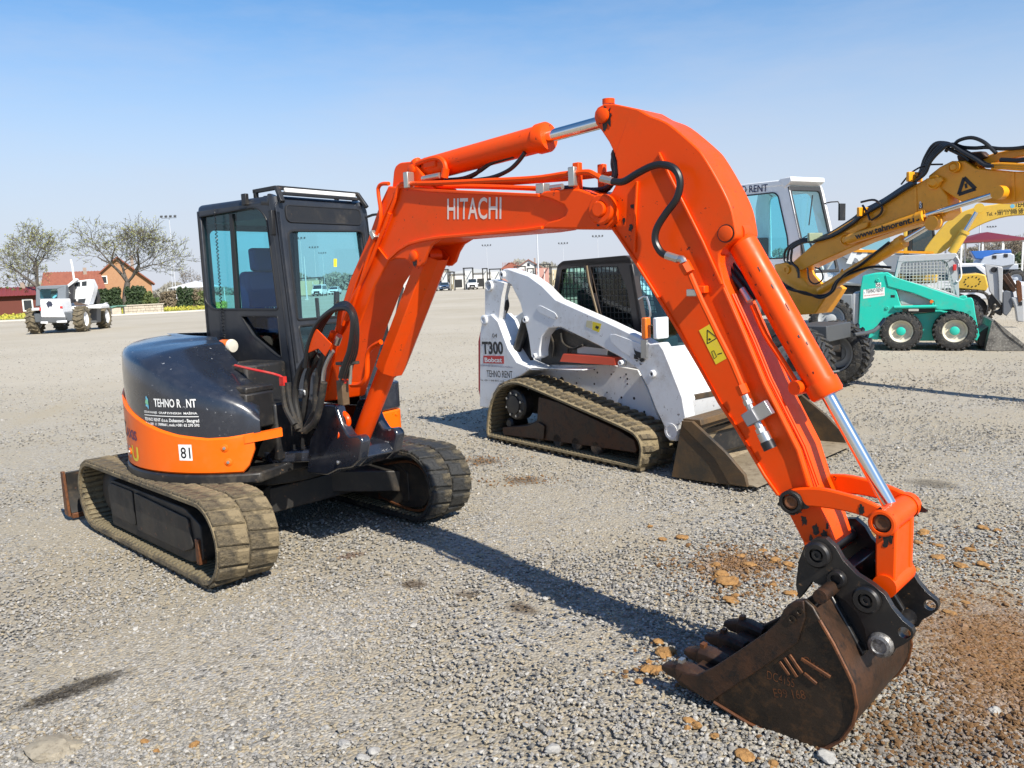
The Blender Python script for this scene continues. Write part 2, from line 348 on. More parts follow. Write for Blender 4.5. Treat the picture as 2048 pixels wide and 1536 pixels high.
# loose stones lying on it
m, t, b = nodes('loose_stone'); oi = nd(t, 'ShaderNodeObjectInfo'); geo = nd(t, 'ShaderNodeNewGeometry'); cr_ = t.nodes.new('ShaderNodeValToRGB'); e = cr_.color_ramp.elements
e[0].position = 0; e[0].color = (.10, .095, .085, 1); e[1].position = 1; e[1].color = (.34, .325, .295, 1)
for p, q in ((.12, (.165, .157, .142, 1)), (.45, (.268, .25, .218, 1)), (.62, (.29, .243, .168, 1)), (.70, (.21, .205, .198, 1)), (.92, (.31, .295, .27, 1)), (.985, (.37, .355, .325, 1))): el = cr_.color_ramp.elements.new(p); el.color = q
t.links.new(oi.outputs['Random'], cr_.inputs[0]); cst = mixc(t, .5, cr_.outputs[0], mixc(t, noise(t, 160, 4, .7, geo.outputs['Position']), (.3, .3, .3), (.9, .9, .9)), 'OVERLAY')
nzs = noise(t, 5, 8, .72, geo.outputs['Position'])
for (cc, ax, an, col, k_, sf) in STAINS:
    if k_ > .55: cst = mixc(t, mth(t, 'MULTIPLY', ellipse_mask(t, geo.outputs['Position'], cc, ax, an, sf, nzs), k_*.85), cst, col)
t.links.new(cst, b.inputs['Base Color']); b.inputs['Roughness'].default_value = .85; b.inputs['Specular IOR Level'].default_value = .25
STONE = m
# thick near the machine, thinning out as the yard turns to packed dust
n = 1200000; Yr = rng.uniform(1.9, 30, n); X = rng.uniform(-1, 1, n)*Yr*.98; dens = np.minimum(5600, 5600*(3.0/Yr)**2.55)
Ar = (30-1.9)*2*.98*Yr/n; f = .5+.5*np.sin(X*2.3+1.3*np.sin(Yr*1.9+.4))*np.sin(Yr*2.9+1.1*np.sin(X*1.7)); wgt = np.clip(.12+1.0*f+.35*(X > .6)*(Yr < 5), 0, 1)
keep = rng.uniform(0, 1, n) < dens*Ar*wgt; X, Yr = X[keep], Yr[keep]; lo = .0042+.00035*np.minimum(Yr, 12); hi = .0098+.0005*np.minimum(Yr, 20)
s_ = lo+(hi-lo)*rng.beta(1.3, 3.2, len(X)); s_ *= np.where(rng.uniform(0, 1, len(X)) < .012, 1.9, 1)
pts, scs = [np.stack([X, Yr, s_*.15-.006*(Yr < 12)], 1)], [s_]; print('stones', len(X))
pts, scs = np.concatenate(pts), np.concatenate(scs)
me = bpy.data.meshes.new('loose_gravel'); me.vertices.add(len(pts)); me.vertices.foreach_set('co', pts.ravel()); at = me.attributes.new('sc', 'FLOAT', 'POINT'); at.data.foreach_set('value', scs.astype(np.float32))
me.materials.append(STONE); go = bpy.data.objects.new('loose_gravel', me); COL.objects.link(go); tag(go, 'loose grey and tan gravel stones strewn over the yard', 'gravel', kind='stuff')
def scatter_group(mat_):
    ng = bpy.data.node_groups.new('gravel', 'GeometryNodeTree'); ng.interface.new_socket('Geometry', in_out='INPUT', socket_type='NodeSocketGeometry'); ng.interface.new_socket('Geometry', in_out='OUTPUT', socket_type='NodeSocketGeometry')
    N = ng.nodes; Lk = ng.links; gi, go_ = N.new('NodeGroupInput'), N.new('NodeGroupOutput'); jn = N.new('GeometryNodeJoinGeometry')
    for s in range(6):
        ic = N.new('GeometryNodeMeshIcoSphere'); ic.inputs['Subdivisions'].default_value = 2 if s < 4 else 1; ic.inputs['Radius'].default_value = 1
        sp = N.new('GeometryNodeSetPosition'); nz_ = N.new('ShaderNodeTexNoise'); nz_.noise_dimensions = '4D'; nz_.inputs['W'].default_value = s*3.7; nz_.inputs['Scale'].default_value = 1.1; nz_.inputs['Detail'].default_value = 1
        sb_ = N.new('ShaderNodeVectorMath'); sb_.operation = 'SUBTRACT'; sb_.inputs[1].default_value = (.5, .5, .5); ml = N.new('ShaderNodeVectorMath'); ml.operation = 'MULTIPLY'; ml.inputs[1].default_value = (2.0, 2.0, 1.6)
        Lk.new(nz_.outputs['Color'], sb_.inputs[0]); Lk.new(sb_.outputs[0], ml.inputs[0]); Lk.new(ic.outputs[0], sp.inputs['Geometry']); Lk.new(ml.outputs[0], sp.inputs['Offset'])
        tr = N.new('GeometryNodeTransform'); tr.inputs['Scale'].default_value = (1.15, .85, .62); Lk.new(sp.outputs[0], tr.inputs[0]); sm_ = N.new('GeometryNodeSetMaterial'); sm_.inputs['Material'].default_value = mat_; Lk.new(tr.outputs[0], sm_.inputs[0])
        gt = N.new('GeometryNodeGeometryToInstance'); Lk.new(sm_.outputs[0], gt.inputs[0]); Lk.new(gt.outputs[0], jn.inputs[0])
    ip = N.new('GeometryNodeInstanceOnPoints'); ip.inputs['Pick Instance'].default_value = True; Lk.new(gi.outputs[0], ip.inputs['Points']); Lk.new(jn.outputs[0], ip.inputs['Instance'])
    rv = N.new('FunctionNodeRandomValue'); rv.data_type = 'INT'
    for i_ in rv.inputs:
        if i_.name == 'Max' and i_.type == 'INT': i_.default_value = 5
    Lk.new([q for q in rv.outputs if q.type == 'INT'][0], ip.inputs['Instance Index'])
    rr_ = N.new('FunctionNodeRandomValue'); rr_.data_type = 'FLOAT_VECTOR'; rr_.inputs[0].default_value = (-.5, -.5, 0); rr_.inputs[1].default_value = (.5, .5, 6.283); Lk.new(rr_.outputs[0], ip.inputs['Rotation'])
    na = N.new('GeometryNodeInputNamedAttribute'); na.data_type = 'FLOAT'; na.inputs[0].default_value = 'sc'; Lk.new(na.outputs[0], ip.inputs['Scale']); Lk.new(ip.outputs[0], go_.inputs[0])
    return ng
md = go.modifiers.new('gravel', 'NODES'); md.node_group = scatter_group(STONE)
CRUMB = rusty('soil_crumb', ((.20, .10, .035), (.27, .15, .06), (.11, .055, .02)), 9, .9, 0, .9)
cp_, cs_ = [], []
for (px, sx, sy, n_) in (((1970, 1300), .36, .46, 2400), ((2000, 1480), .34, .34, 1700), ((1900, 1200), .25, .3, 420), ((1480, 1130), .24, .20, 900), ((1850, 1450), .25, .22, 420), ((1310, 1330), .10, .10, 90), ((960, 920), .18, .12, 160), ((1045, 960), .2, .1, 120), ((1900, 1100), .4, .4, 420), ((1480, 1180), .12, .10, 120)):
    p = gnd(*px); cp_.append(np.stack([rng.normal(p.x, sx, n_), rng.normal(p.y, sy, n_), np.zeros(n_)], 1)); cs_.append(.003+.016*rng.beta(1.0, 4.2, n_))
cp_, cs_ = np.concatenate(cp_), np.concatenate(cs_); cp_[:, 2] = cs_*.2-.003
me = bpy.data.meshes.new('soil_crumbs'); me.vertices.add(len(cp_)); me.vertices.foreach_set('co', cp_.ravel()); at = me.attributes.new('sc', 'FLOAT', 'POINT'); at.data.foreach_set('value', cs_.astype(np.float32)); me.materials.append(CRUMB)
go2 = bpy.data.objects.new('soil_crumbs', me); COL.objects.link(go2); tag(go2, 'brown clay crumbs spilt over the gravel round the bucket', 'soil', kind='stuff'); md = go2.modifiers.new('crumbs', 'NODES'); md.node_group = scatter_group(CRUMB)
# clay clods and single stones
CLOD = rusty('clay_clod', ((.27, .14, .042), (.34, .185, .065), (.15, .07, .02)), 9, .9, 0, .9); PALE = rusty('pale_stone', ((.26, .225, .165), (.31, .27, .205), (.17, .145, .105)), 6, .85, 0, .6); GREYST = rusty('grey_stone', ((.28, .27, .25), (.37, .36, .335), (.2, .19, .18)), 6, .8, 0, .4)
def rock(px, w, mat, name, label, cat, group, flat=.6, seed=0, asp=1.):
    p = gnd(*px); rn = random.Random(seed*7+int(px[0])); bm = bmesh.new(); bmesh.ops.create_icosphere(bm, subdivisions=3, radius=1)
    ph = [rn.uniform(0, 6) for _ in range(9)]
    for v in bm.verts:
        q = v.co; d = 1+.20*math.sin(q.x*2.3+ph[0])*math.sin(q.y*2.1+ph[1])+.16*math.sin(q.z*3.1+ph[2]+q.x*1.7)+.09*math.sin(q.x*6+ph[3])*math.sin(q.y*7+ph[4])+.05*math.sin(q.z*11+ph[5]+q.y*9)+rn.uniform(-.075, .075)
        v.co = Vector((q.x*w*asp*d, q.y*w*d, max(q.z, -.35)*w*flat*d))
    me_ = bpy.data.meshes.new(name); bm.to_mesh(me_); bm.free(); me_.shade_smooth(); me_.set_sharp_from_angle(angle=math.radians(28)); me_.materials.append(mat)
    o = bpy.data.objects.new(name, me_); COL.objects.link(o); o.location = (p.x, p.y, w*flat*.22-.005); o.rotation_euler.z = rn.uniform(-.6, .6); tag(o, label, cat, group); return o
for px, w in (((1335, 1305), .042), ((1296, 1337), .026), ((1313, 1338), .024), ((1318, 1282), .024), ((1277, 1362), .017), ((1298, 1322), .014), ((1308, 1342), .016)): rock(px, w, CLOD, 'clay_clod', 'ochre clay clod lying just in front of the bucket teeth', 'clod', 'clay clods by the bucket teeth', .6, 1, 1.2)
for px, w in (((1450, 1166), .05), ((1440, 1150), .04), ((1463, 1160), .04), ((1500, 1128), .03), ((1482, 1110), .024), ((1550, 1120), .03), ((1578, 1128), .03), ((1462, 1200), .034), ((1470, 1190), .02), ((1525, 1100), .022), ((1430, 1130), .03), ((1582, 1185), .03), ((1545, 1170), .02), ((1365, 1074), .034), ((1325, 1078), .024), ((1300, 1052), .018)): rock(px, w, CLOD, 'clay_clod', 'ochre clay clod beside the lowered arm, on the tracks side', 'clod', 'clay clods beside the lowered arm', .5, 2, 1.15)
for px, w in (((1848, 1065), .035), ((1877, 1113), .034), ((1922, 1130), .032), ((1965, 1128), .028), ((1965, 1055), .028), ((1942, 1098), .026), ((1835, 1085), .024), ((1880, 1090), .022), ((1715, 1055), .03), ((1740, 1068), .03), ((1900, 1225), .026), ((1930, 1205), .022), ((1832, 1138), .02), ((1995, 1060), .02)): rock(px, w, CLOD, 'clay_clod', 'ochre clay clod out beyond the linkage and coupler', 'clod', 'clay clods beyond the coupler', .5, 3, 1.2)
for px, w in (((1380, 1440), .022), ((1392, 1450), .02), ((1375, 1455), .014), ((1490, 1510), .032), ((1545, 1528), .02), ((1430, 1470), .016)): rock(px, w, CLOD, 'clay_clod', 'small ochre clod in the shadow under the bucket', 'clod', 'clay clods under the bucket', .6, 4)
for px, w in (((290, 1482), .016), ((388, 1488), .018), ((313, 1500), .012), ((1050, 1448), .013)): rock(px, w, CLOD, 'clay_clod', 'lone small orange clod on the open gravel foreground', 'clod', 'lone clods on the gravel', .6, 5)
rock((108, 1497), .075, PALE, 'flat_stone', 'big flat pale stone half sunk in the gravel foreground', 'stone', None, .42, 6, 1.35)
for px, w in (((1103, 1500), .026), ((748, 1502), .022), ((726, 1515), .02), ((1655, 1515), .03), ((1990, 1420), .022), ((690, 1487), .022), ((650, 1455), .016), ((1340, 1522), .018)): rock(px, w, GREYST, 'grey_stone', 'pale grey pebble bigger than the gravel around it', 'stone', 'larger pebbles in the gravel', .7, 7, 1.1)
# ------------------------------------------------------------------ shared machine builders
def disc_pts(o, t, n, lat): return frame_mat(o, t, lat, n)
def loop_resample(path, n):
    P = [Vector(p) for p in path]; L = [0]
    for i in range(len(P)): L.append(L[-1]+(P[(i+1) % len(P)]-P[i]).length)
    out = []
    for k in range(n):
        s = L[-1]*k/n; i = max(j for j in range(len(P)) if L[j] <= s+1e-9); t = (s-L[i])/max(L[i+1]-L[i], 1e-9)
        out.append(P[i].lerp(P[(i+1) % len(P)], t))
    return out, L[-1]
def belt(name, path, y0, y1, th, mat, inner_mat, parent, rotz, lug, lugmat, nlug, cols, rib=True, label=None):
    """closed rubber track: path is the inner (x, z) loop, counter-clockwise; lugs are children"""
    if area2(path) < 0: path = path[::-1]
    N = 150; Q, L = loop_resample(path, N); nor = []
    for i in range(N):
        t = (Q[(i+1) % N]-Q[i-1]).normalized(); nor.append(Vector((t.y, -t.x)))
    mb = MB(); rings = []
    for i in range(N):
        q, m = Q[i], nor[i]; a, b = q, q+m*th; w = random.uniform(-.002, .002)
        rings.append([Vector((a.x, y0, a.y)), Vector((b.x-m.x*.008, y0-.002, b.y-m.y*.008)), Vector((b.x, y0+.012, b.y)), Vector((b.x, y1-.012, b.y)), Vector((b.x-m.x*.008, y1+.002, b.y-m.y*.008)), Vector((a.x, y1, a.y))])
    mb.rings(rings+[rings[0]], cap=False)
    o = mb.build(name, mat, parent, ang=50, label=label); o.rotation_euler.z = rotz
    Q2, _ = loop_resample([tuple(q+m*th) for q, m in zip(Q, nor)], N*4)
    def at(s):
        k = int(s % 1*N*4) % (N*4); q = Q2[k]; t = (Q2[(k+3) % (N*4)]-Q2[k-3]).normalized(); m = Vector((t.y, -t.x))
        return Vector((q.x, 0, q.y)), Vector((t.x, 0, t.y)), Vector((m.x, 0, m.y))
    for c, (yc, off, flip) in enumerate(cols):
        for k in range(nlug):
            q, t, m = at((k+off)/nlug); lat = m.cross(t)
            inst('track_lug', lug if not flip else lug, o, frame_mat(q+Vector((0, yc, 0)), t, lat, m))
    if rib:
        rm = MB().plate(Plane(None, (0, 0, 0), (0, 1, 0), (0, 0, 1)), [(-(y1-y0)*.46, 0), ((y1-y0)*.46, 0), ((y1-y0)*.44, .012), (-(y1-y0)*.44, .012)], -.012, .012).mesh('inner_rib', inner_mat)
        for k in range(int(L/.052)):
            q, t, m = at(k/int(L/.052)); q = q-m*(th-.001); inst('inner_rib', rm, o, frame_mat(q+Vector((0, (y0+y1)/2, 0)), t, (-m).cross(t), -m))
    return o
def lugmesh(l, w, h, mat, skew=0., name='track_lug'):
    a = MB(); rr = []
    for z, k in ((-.006, 1), (h*.55, .94), (h, .8)):
        rr.append([Vector((sx*l/2*k+skew*sy, sy*w/2*(1-(1-k)*.4), z)) for sx, sy in ((-1, -1), (1, -1), (1, 1), (-1, 1))])
    a.rings(rr); return a.mesh(name, mat, 30)
def wheel(parent, c, r, w, rim_r, rimmat, hubmat, ax=(0, -1, 0), nlug=20, lugh=.03, tyremat=None, hub_r=None, bolts=8, rimdepth=.06, hubs=True):
    """a tyre with chevron lugs, rim dish and hub; ax points outwards. Returns the tyre's part (wheel > tyre, rim, hub)"""
    c, ax = Vector(c), Vector(ax).normalized(); tm = tyremat or RUBBER
    h = w/2; R = r-lugh
    W_ = MB().lathe([(-h*.75, rim_r*.98), (-h, rim_r*1.06), (-h*1.04, (rim_r+R)/2), (-h*.93, R*.94), (-h*.7, R), (h*.7, R), (h*.93, R*.94), (h*1.04, (rim_r+R)/2), (h, rim_r*1.06), (h*.75, rim_r*.98)], c, ax, 40, cap=False).build('wheel', tm, parent, label=None)
    lm = MB(); u = ax.orthogonal().normalized(); v = ax.cross(u)
    lug = MB()
    for s in (-1, 1):
        ring = []
        for z in (-.02, lugh):
            k = .85 if z > 0 else 1
            ring.append([Vector((x*k, y, z-(abs(y) > h*.7)*.02*0)) for x, y in ((-r*.055+.09*r*1, s*h*.02), (r*.055+.09*r, s*h*.02), (r*.055-.09*r, s*h*.98), (-r*.055-.09*r, s*h*.98))])
        lug.rings(ring)
    lme = lug.mesh('tread_lug', tm, 30)
    for k in range(nlug):
        a = 2*math.pi*k/nlug; n = u*math.cos(a)+v*math.sin(a); t = ax.cross(n)
        inst('tread_lug', lme, W_, frame_mat(c+n*R, t, ax, n))
    MB().lathe([(-h*.7, rim_r*.9), (-h*.75, rim_r), (h*.75, rim_r), (h*.78, rim_r*.96), (h*.7, rim_r*.9), (h*.7-rimdepth, rim_r*.8), (h*.7-rimdepth*1.2, rim_r*.5), (h*.7-rimdepth, rim_r*.42), (h*.7-rimdepth, .001)], c, ax, 32, cap=False).build('rim', rimmat, W_)
    if hubs:
        hr = hub_r or rim_r*.38
        hb = MB().lathe([(h*.7-rimdepth-.01, hr), (h*.7-rimdepth+.035, hr), (h*.7-rimdepth+.045, hr*.8), (h*.7-rimdepth+.045, .001)], c, ax, 24, cap=False)
        hb.build('hub', hubmat, W_)
        if bolts:
            bm_ = MB()
            for k in range(bolts):
                a = 2*math.pi*(k+.3)/bolts; p = c+ax*(h*.7-rimdepth*1.15)+(u*math.cos(a)+v*math.sin(a))*rim_r*.56; bm_.cyl(p, p+ax*.03, rim_r*.045, n=6)
            bm_.build('wheel_bolt', STEEL, W_)
    return W_
def splat(P, c, r, n=18, seed=0, drip=0):
    rn = random.Random(seed); out = []
    for i in range(n):
        a = 2*math.pi*i/n; q = r*rn.uniform(.52, 1.1); x, y = math.cos(a)*q*(.8+.25*math.sin(seed*1.7)), math.sin(a)*q*(1.05+.3*math.cos(seed*2.3))
        if drip and y < 0: y *= 1+drip*rn.random()
        out.append((c[0]+x, c[1]+y))
    return crom(out, 3)
# ------------------------------------------------------------------ orange mini excavator
EO = (-1.825, 5.855)
U, T, B = Frame(EO, 35.5), Frame(EO, 44.2), Frame(EO, 43.0)
EX = thing('mini_excavator', U, 'large orange mini excavator with charcoal cab, boom and lowered rusty bucket', 'excavator')
def part(mb, name, mat, fr=B, parent=None, bevel=0, ang=35, seg=2, label=None):
    o = mb.build(name, mat, parent or EX, bevel, ang, seg, label)
    if parent is None: o.rotation_euler.z = fr.rz-U.rz
    return o
# -- undercarriage
TR = .225; TC = .885
path = circ((TC, TR+.055), TR-.0, 14, -90, 90)+circ((-TC, TR+.055), TR, 14, 90, 270)
lugA = lugmesh(.096, .186, .013, MUDTRACK, .014); lugB = lugmesh(.096, .186, .013, MUDTRACK2, .014)
for (y0, y1, lm, bmat) in ((-.985, -.60, lugA, MUDTRACK), (.59, .975, lugB, MUDTRACK2)):
    near = y0 < 0; yc = (y0+y1)/2
    bo = belt('rubber_track', path, y0, y1, .03, bmat, MUDINNER, EX, T.rz-U.rz, lm, None, 44, ((yc-.0965, 0, 0), (yc+.0965, .38, 0)), label='mud-caked rubber track' if near else 'darker, less muddy rubber track')
    P = PY(T, yc)
    # roller frame, sprocket, idler, rollers
    side = [(-.66, .09), (.62, .09), (.80, .14), (.80, .36), (.60, .43), (-.60, .43), (-.70, .36)]
    fo = part(MB().plate(P, fillet(side, .03), -.10, .13), 'track_frame', FRAMEB, T, bevel=.006)
    s_ = -1 if near else 1
    part(MB().plate(P, fillet([(-.62, .17), (-.2, .17), (-.2, .41), (-.62, .41)], .02), .131, .142).plate(P, fillet([(-.16, .15), (.56, .15), (.70, .20), (.66, .38), (-.16, .41)], .02), .131, .145), 'frame_cover', FRAMEB, T, fo, bevel=.003)
    part(MB().lathe([(-.03, .19), (-.03, .21), (.03, .21), (.03, .19), (.05, .12), (.05, .001)], (TC, yc, TR+.055), (0, -1, 0), 28), 'idler_wheel', RUSTBR if not near else FRAMEB, T, fo)
    sp = MB().lathe([(-.05, .001), (-.05, .15), (-.025, .17), (.025, .17), (.05, .15), (.07, .09), (.07, .001)], (-TC, yc, TR+.055), (0, -1, 0), 28)
    for k in range(15):
        a = 2*math.pi*k/15; d = Vector((math.cos(a), 0, math.sin(a))); sp.bar(Vector((-TC, yc, TR+.055))+d*.15, Vector((-TC, yc, TR+.055))+d*.205, .04, .035, (0, 1, 0))
    part(sp, 'drive_sprocket', FRAMEB, T, fo)
    for k in range(5):
        x = -.56+.28*k; part(MB().lathe([(-.09, .06), (-.07, .07), (-.05, .055), (.05, .055), (.07, .07), (.09, .06)], (x, yc, .13), (0, -1, 0), 18), 'track_roller', FRAMEB, T, fo)
    if near: part(MB().box((.76, y0+.07, .19), (.045, .05, .16)), 'frame_bracket', RUSTBR, T, fo, bevel=.006)
    # frame nose plate on the inner side of the far track
    if not near:
        Pi = PY(T, y0+.10)
        part(MB().plate(Pi, fillet([(.42, .12), (.80, .09), (.98, .13), (1.04, .25), (.98, .40), (.80, .44), (.42, .36)], .07, 5), 0, .03), 'nose_plate', FRAMEB, T, fo, bevel=.006)
        part(MB().tube([Vector(p) for p in [(.44, y0+.065, .36), (.80, y0+.065, .445), (.985, y0+.065, .405), (1.05, y0+.065, .255), (.985, y0+.065, .12), (.80, y0+.065, .08), (.44, y0+.065, .12)]], .011, 6, 4), 'nose_rim', RUSTBR, T, fo)
        part(MB().bar((.44, y0+.068, .10), (.44, y0+.068, .37), .02, .02), 'nose_rib', RUSTBR, T, fo)
cb = MB().b2((-.42, -.62, .20), (.42, .62, .38)); cb.plate(Plane(T, (0, 0, .40), (1, 0, 0), (0, 1, 0)), circ((0, 0), .50, 28), 0, .13)
for sx in (-1, 1):
    for sy in (-1, 1): cb.bar((sx*.25, sy*.2, .33), (sx*.62, sy*.72, .28), .22, .16)
part(cb, 'carbody', FRAMEB, T, bevel=.01)
# dozer blade behind (machine has swung round)
Pb = PY(T, -.985)
prof = crom([(-1.40, .06), (-1.425, .16), (-1.43, .26), (-1.405, .385)], 4, False)
bl = part(MB().plate(Pb, prof+[(-1.375, .385), (-1.40, .26), (-1.395, .16), (-1.365, .06)], 0, -1.97), 'dozer_blade', FRAMEB, T, bevel=.003)
for y in (-.99, .985): part(MB().plate(PY(T, y), [(-1.445, .045), (-1.44, .39), (-1.39, .395), (-1.355, .04)], 0, .02), 'blade_end', RUSTBR, T, bl, bevel=.003)
part(MB().b2((-1.43, -.985, .02), (-1.345, .985, .06)), 'blade_edge', RUSTBR, T, bl, bevel=.004)
for y in (-.36, .36): part(MB().bar((-1.39, y, .2), (-.45, y, .32), .09, .12), 'blade_arm', FRAMEB, T, bl, bevel=.008)
# -- upper structure
arc = lambda a, r: (r*math.cos(math.radians(a)), r*math.sin(math.radians(a)))
deck = [arc(a, .955) for a in range(75, 322, 4)]+[(.66, -.36), (.66, .30), (.52, .36), (.52, .88), (.30, .93)]
part(MB().plate(Plane(U, (0, 0, 0), (1, 0, 0), (0, 1, 0)), deck, .535, .60), 'deck_plate', BLACK, U, bevel=.012)
def interp(x, tab):
    if x <= tab[0][0]: return tab[0][1]
    for (a, b), (c, d) in zip(tab, tab[1:]):
        if x <= c: t = (x-a)/(c-a); t = t*t*(3-2*t) if False else t; return b+(d-b)*t
    return tab[-1][1]
SKT = [(-230, 1.12), (-135, 1.13), (-122, 1.08), (-112, 1.02), (-100, .965), (-90, .92), (-82, .885), (-73, .855), (-60, .832), (-52, .835), (-43, .852), (-32, .872)]
rs = []
for a in [x*.5 for x in range(-470, -84, 5)]:
    zt = interp(a, SKT); r = .945; zb = .603 if a < -46 else .603+(a+46)*.04
    zb = min(zb, zt-.05)
    rs.append([Vector((*arc(a, q), z)) for q, z in ((r-.012, zb), (r, zb+.012), (r, zt-.012), (r-.012, zt), (r-.06, zt), (r-.06, zb))])
sk = part(MB().rings(rs), 'lower_skirt', ORANGE_SKIRT, U, ang=30)
rs = []
for a in range(-46, -31, 2):      # upper lip running on towards the boom
    zt = interp(a, SKT); rs.append([Vector((*arc(a, q), z)) for q, z in ((.952, zt-.055), (.952, zt-.004), (.90, zt-.004), (.90, zt-.055))])
part(MB().rings(rs), 'skirt_lip', ORANGE_SKIRT, U, sk)
ZS = [(-235, 1.36), (-150, 1.415), (-120, 1.39), (-105, 1.36), (-90, 1.325), (-80, 1.255), (-70, 1.185), (-63, 1.145), (-53, 1.105), (-44, 1.04), (-39, .96)]
RIN = [(-235, .66), (-150, .64), (-118, .30), (-39, .34)]
rs = []
for a in range(-235, -38, 3):
    zt = interp(a, ZS); zk = interp(a, SKT); ri = interp(a, RIN); R = .928; e = min(1, max(0, (a+110)/40))
    k = max(0, (a+62)/24)      # nose rounds down towards the front
    pr = [(R-.09, zk-.06), (R, zk-.02), (R, zk+(zt-zk)*.55), (R-.006, zt-.05), (R-.022, zt-.018), (R-.055, zt), (R-.16, zt+.014+.03*e), (R-.30, zt+.026+.045*e), (max(ri+.08, R-.45), zt+.03+.05*e), (ri, zt+.03+.05*e-.05*k), (ri, .72)]
    rs.append([Vector((*arc(a, q), z)) for q, z in pr])
hood = part(MB().rings(rs), 'engine_hood', CHAR, U, ang=60)
# hood latch seam & bolts on skirt
for a, z in ((-107, .70), (-53.5, .77), (-52.5, .68)):
    c = Vector((*arc(a, .944), z)); d = Vector((*arc(a, 1), 0)); part(MB().lathe([(0, .024), (.006, .024), (.009, .018), (.009, .001)], c, d, 16), 'skirt_bolt', ORANGE_SKIRT, U, sk); part(MB().lathe([(.008, .011), (.016, .010), (.016, .001)], c, d, 6), 'bolt_head', ZINC, U, sk)
# lettering wrapped round the tail
def wrapR(R): return lambda u, v: Vector((*arc(u, R), v))
def wtext(t, a0, a1, z, h, mat, par, R=.9485, bold=.012, shear=0):
    return text(t, None, None, None, h, mat, par, bold=bold, shear=shear, wrap=lambda u, v: Vector((*arc(a0+(a1-a0)*u, R), z+v-0)), fr_base=((0, 0), (1, 0)))
def wtext2(t, a0, a1, z0, z1, h, mat, par, R=.9485, bold=.012, shear=0):
    return text(t, None, None, None, h, mat, par, bold=bold, shear=shear, wrap=lambda u, v: Vector((*arc(a0+(a1-a0)*u, R), z0+(z1-z0)*u+v)), fr_base=((0, 0), (1, 0)))
HR = .9302
wtext('TEHNO R', -84, -70.2, 1.030, .052, WHITE, hood, HR, .02); wtext('NT', -67.8, -63.6, 1.030, .052, WHITE, hood, HR, .02)
wtext('IZDAVANJE  GRAĐEVINSKIH  MAŠINA', -91, -63.5, .985, .017, WHITE, hood, HR, .02)
wtext('TEHNO RENT d.o.o. Dobanovci - Beograd', -91, -63, .935, .021, WHITE, hood, HR, .025)
wtext('Tel.+381 11 7898661, mob.:+381 62 270 592', -90.5, -63, .908, .017, WHITE, hood, HR, .025)
ln = MB(); ln.rings([[Vector((*arc(a, HR+.0003), z)) for z in (.968, .973)] for a in range(-91, -62)], cap=False, closed=False); part(ln, 'decal_line', WHITE, U, hood)
LOGO = plain('logo_blue', (.15, .45, .62), .5); LOGO2 = plain('logo_green', (.2, .5, .3), .5)
for pts, m, dr in ((splat(None, (0, 0), .036, 12, 3), LOGO, 0), (splat(None, (0, .0), .017, 9, 5), LOGO2, .001)):
    mb = MB(); mb.add([Vector((*arc(-88.4+x/.93*57.3, HR+.0004+dr), 1.053+y)) for x, y in pts], [tuple(range(len(pts)))]); part(mb, 'logo', m, U, hood)
wtext2('Z', -118.5, -111.5, .80, .795, .095, BLACKD, sk, .9465, .03); wtext2('AXIS', -111, -97.5, .80, .79, .062, plain('violet_decal', (.10, .02, .09), .5), sk, .9465, .03)
wtext2('40', -117, -105.5, .66, .655, .085, plain('grey_decal', (.55, .4, .33), .5), sk, .9465, .02); wtext2('U', -104.5, -97.5, .655, .65, .095, YELD, sk, .9465, .035)
mb = MB(); mb.rings([[Vector((*arc(a, .9462), z)) for z in (.693, .795)] for a in np.linspace(-72.4, -66.6, 6)], cap=False, closed=False); part(mb, 'number_plate', WHITE, U, sk)
wtext('81', -71.6, -67.3, .708, .070, BLACKD, sk, .9468, .012)
# left front corner: orange skirt panel and black side cover
pl = fillet([(.545, .50), (.545, .885), (.30, .945), (-.30, .90), (-.30, .80), (.25, .82), (.46, .78), (.46, .50)], [0, .08, .1, 0, 0, .1, .05, 0], 5)
PZ = Plane(U, (0, 0, 0), (1, 0, 0), (0, 1, 0))
lo_ = part(MB().plate(PZ, pl, .545, .765), 'corner_skirt', ORANGE_SKIRT, U, bevel=.012)
part(MB().plate(PZ, pl, .772, .985), 'corner_cover', CHAR, U, bevel=.014)
part(MB().plate(PZ, [(x*1.004, y*1.004) for x, y in pl], .525, .546), 'corner_trim', BLACK, U, lo_)
gr = MB(); Pg = PX(U, .546)
for k in range(5):
    z = .655+(k-2)*.017; w = math.sqrt(max(.001, .043**2-((k-2)*.017)**2)); gr.plate(Pg, [(.66-w, z-.0045), (.66+w, z-.0045), (.66+w, z+.0045), (.66-w, z+.0045)], -.004, .0015)
part(gr, 'vent_slot', BLACKD, U, lo_)
for y, z in ((.80, .73), (.81, .59), (.57, .73)): part(MB().lathe([(0, .016), (.008, .012), (.008, .001)], (.545, y, z), (1, 0, 0), 12), 'panel_bolt', ORANGE_SKIRT, U, lo_)
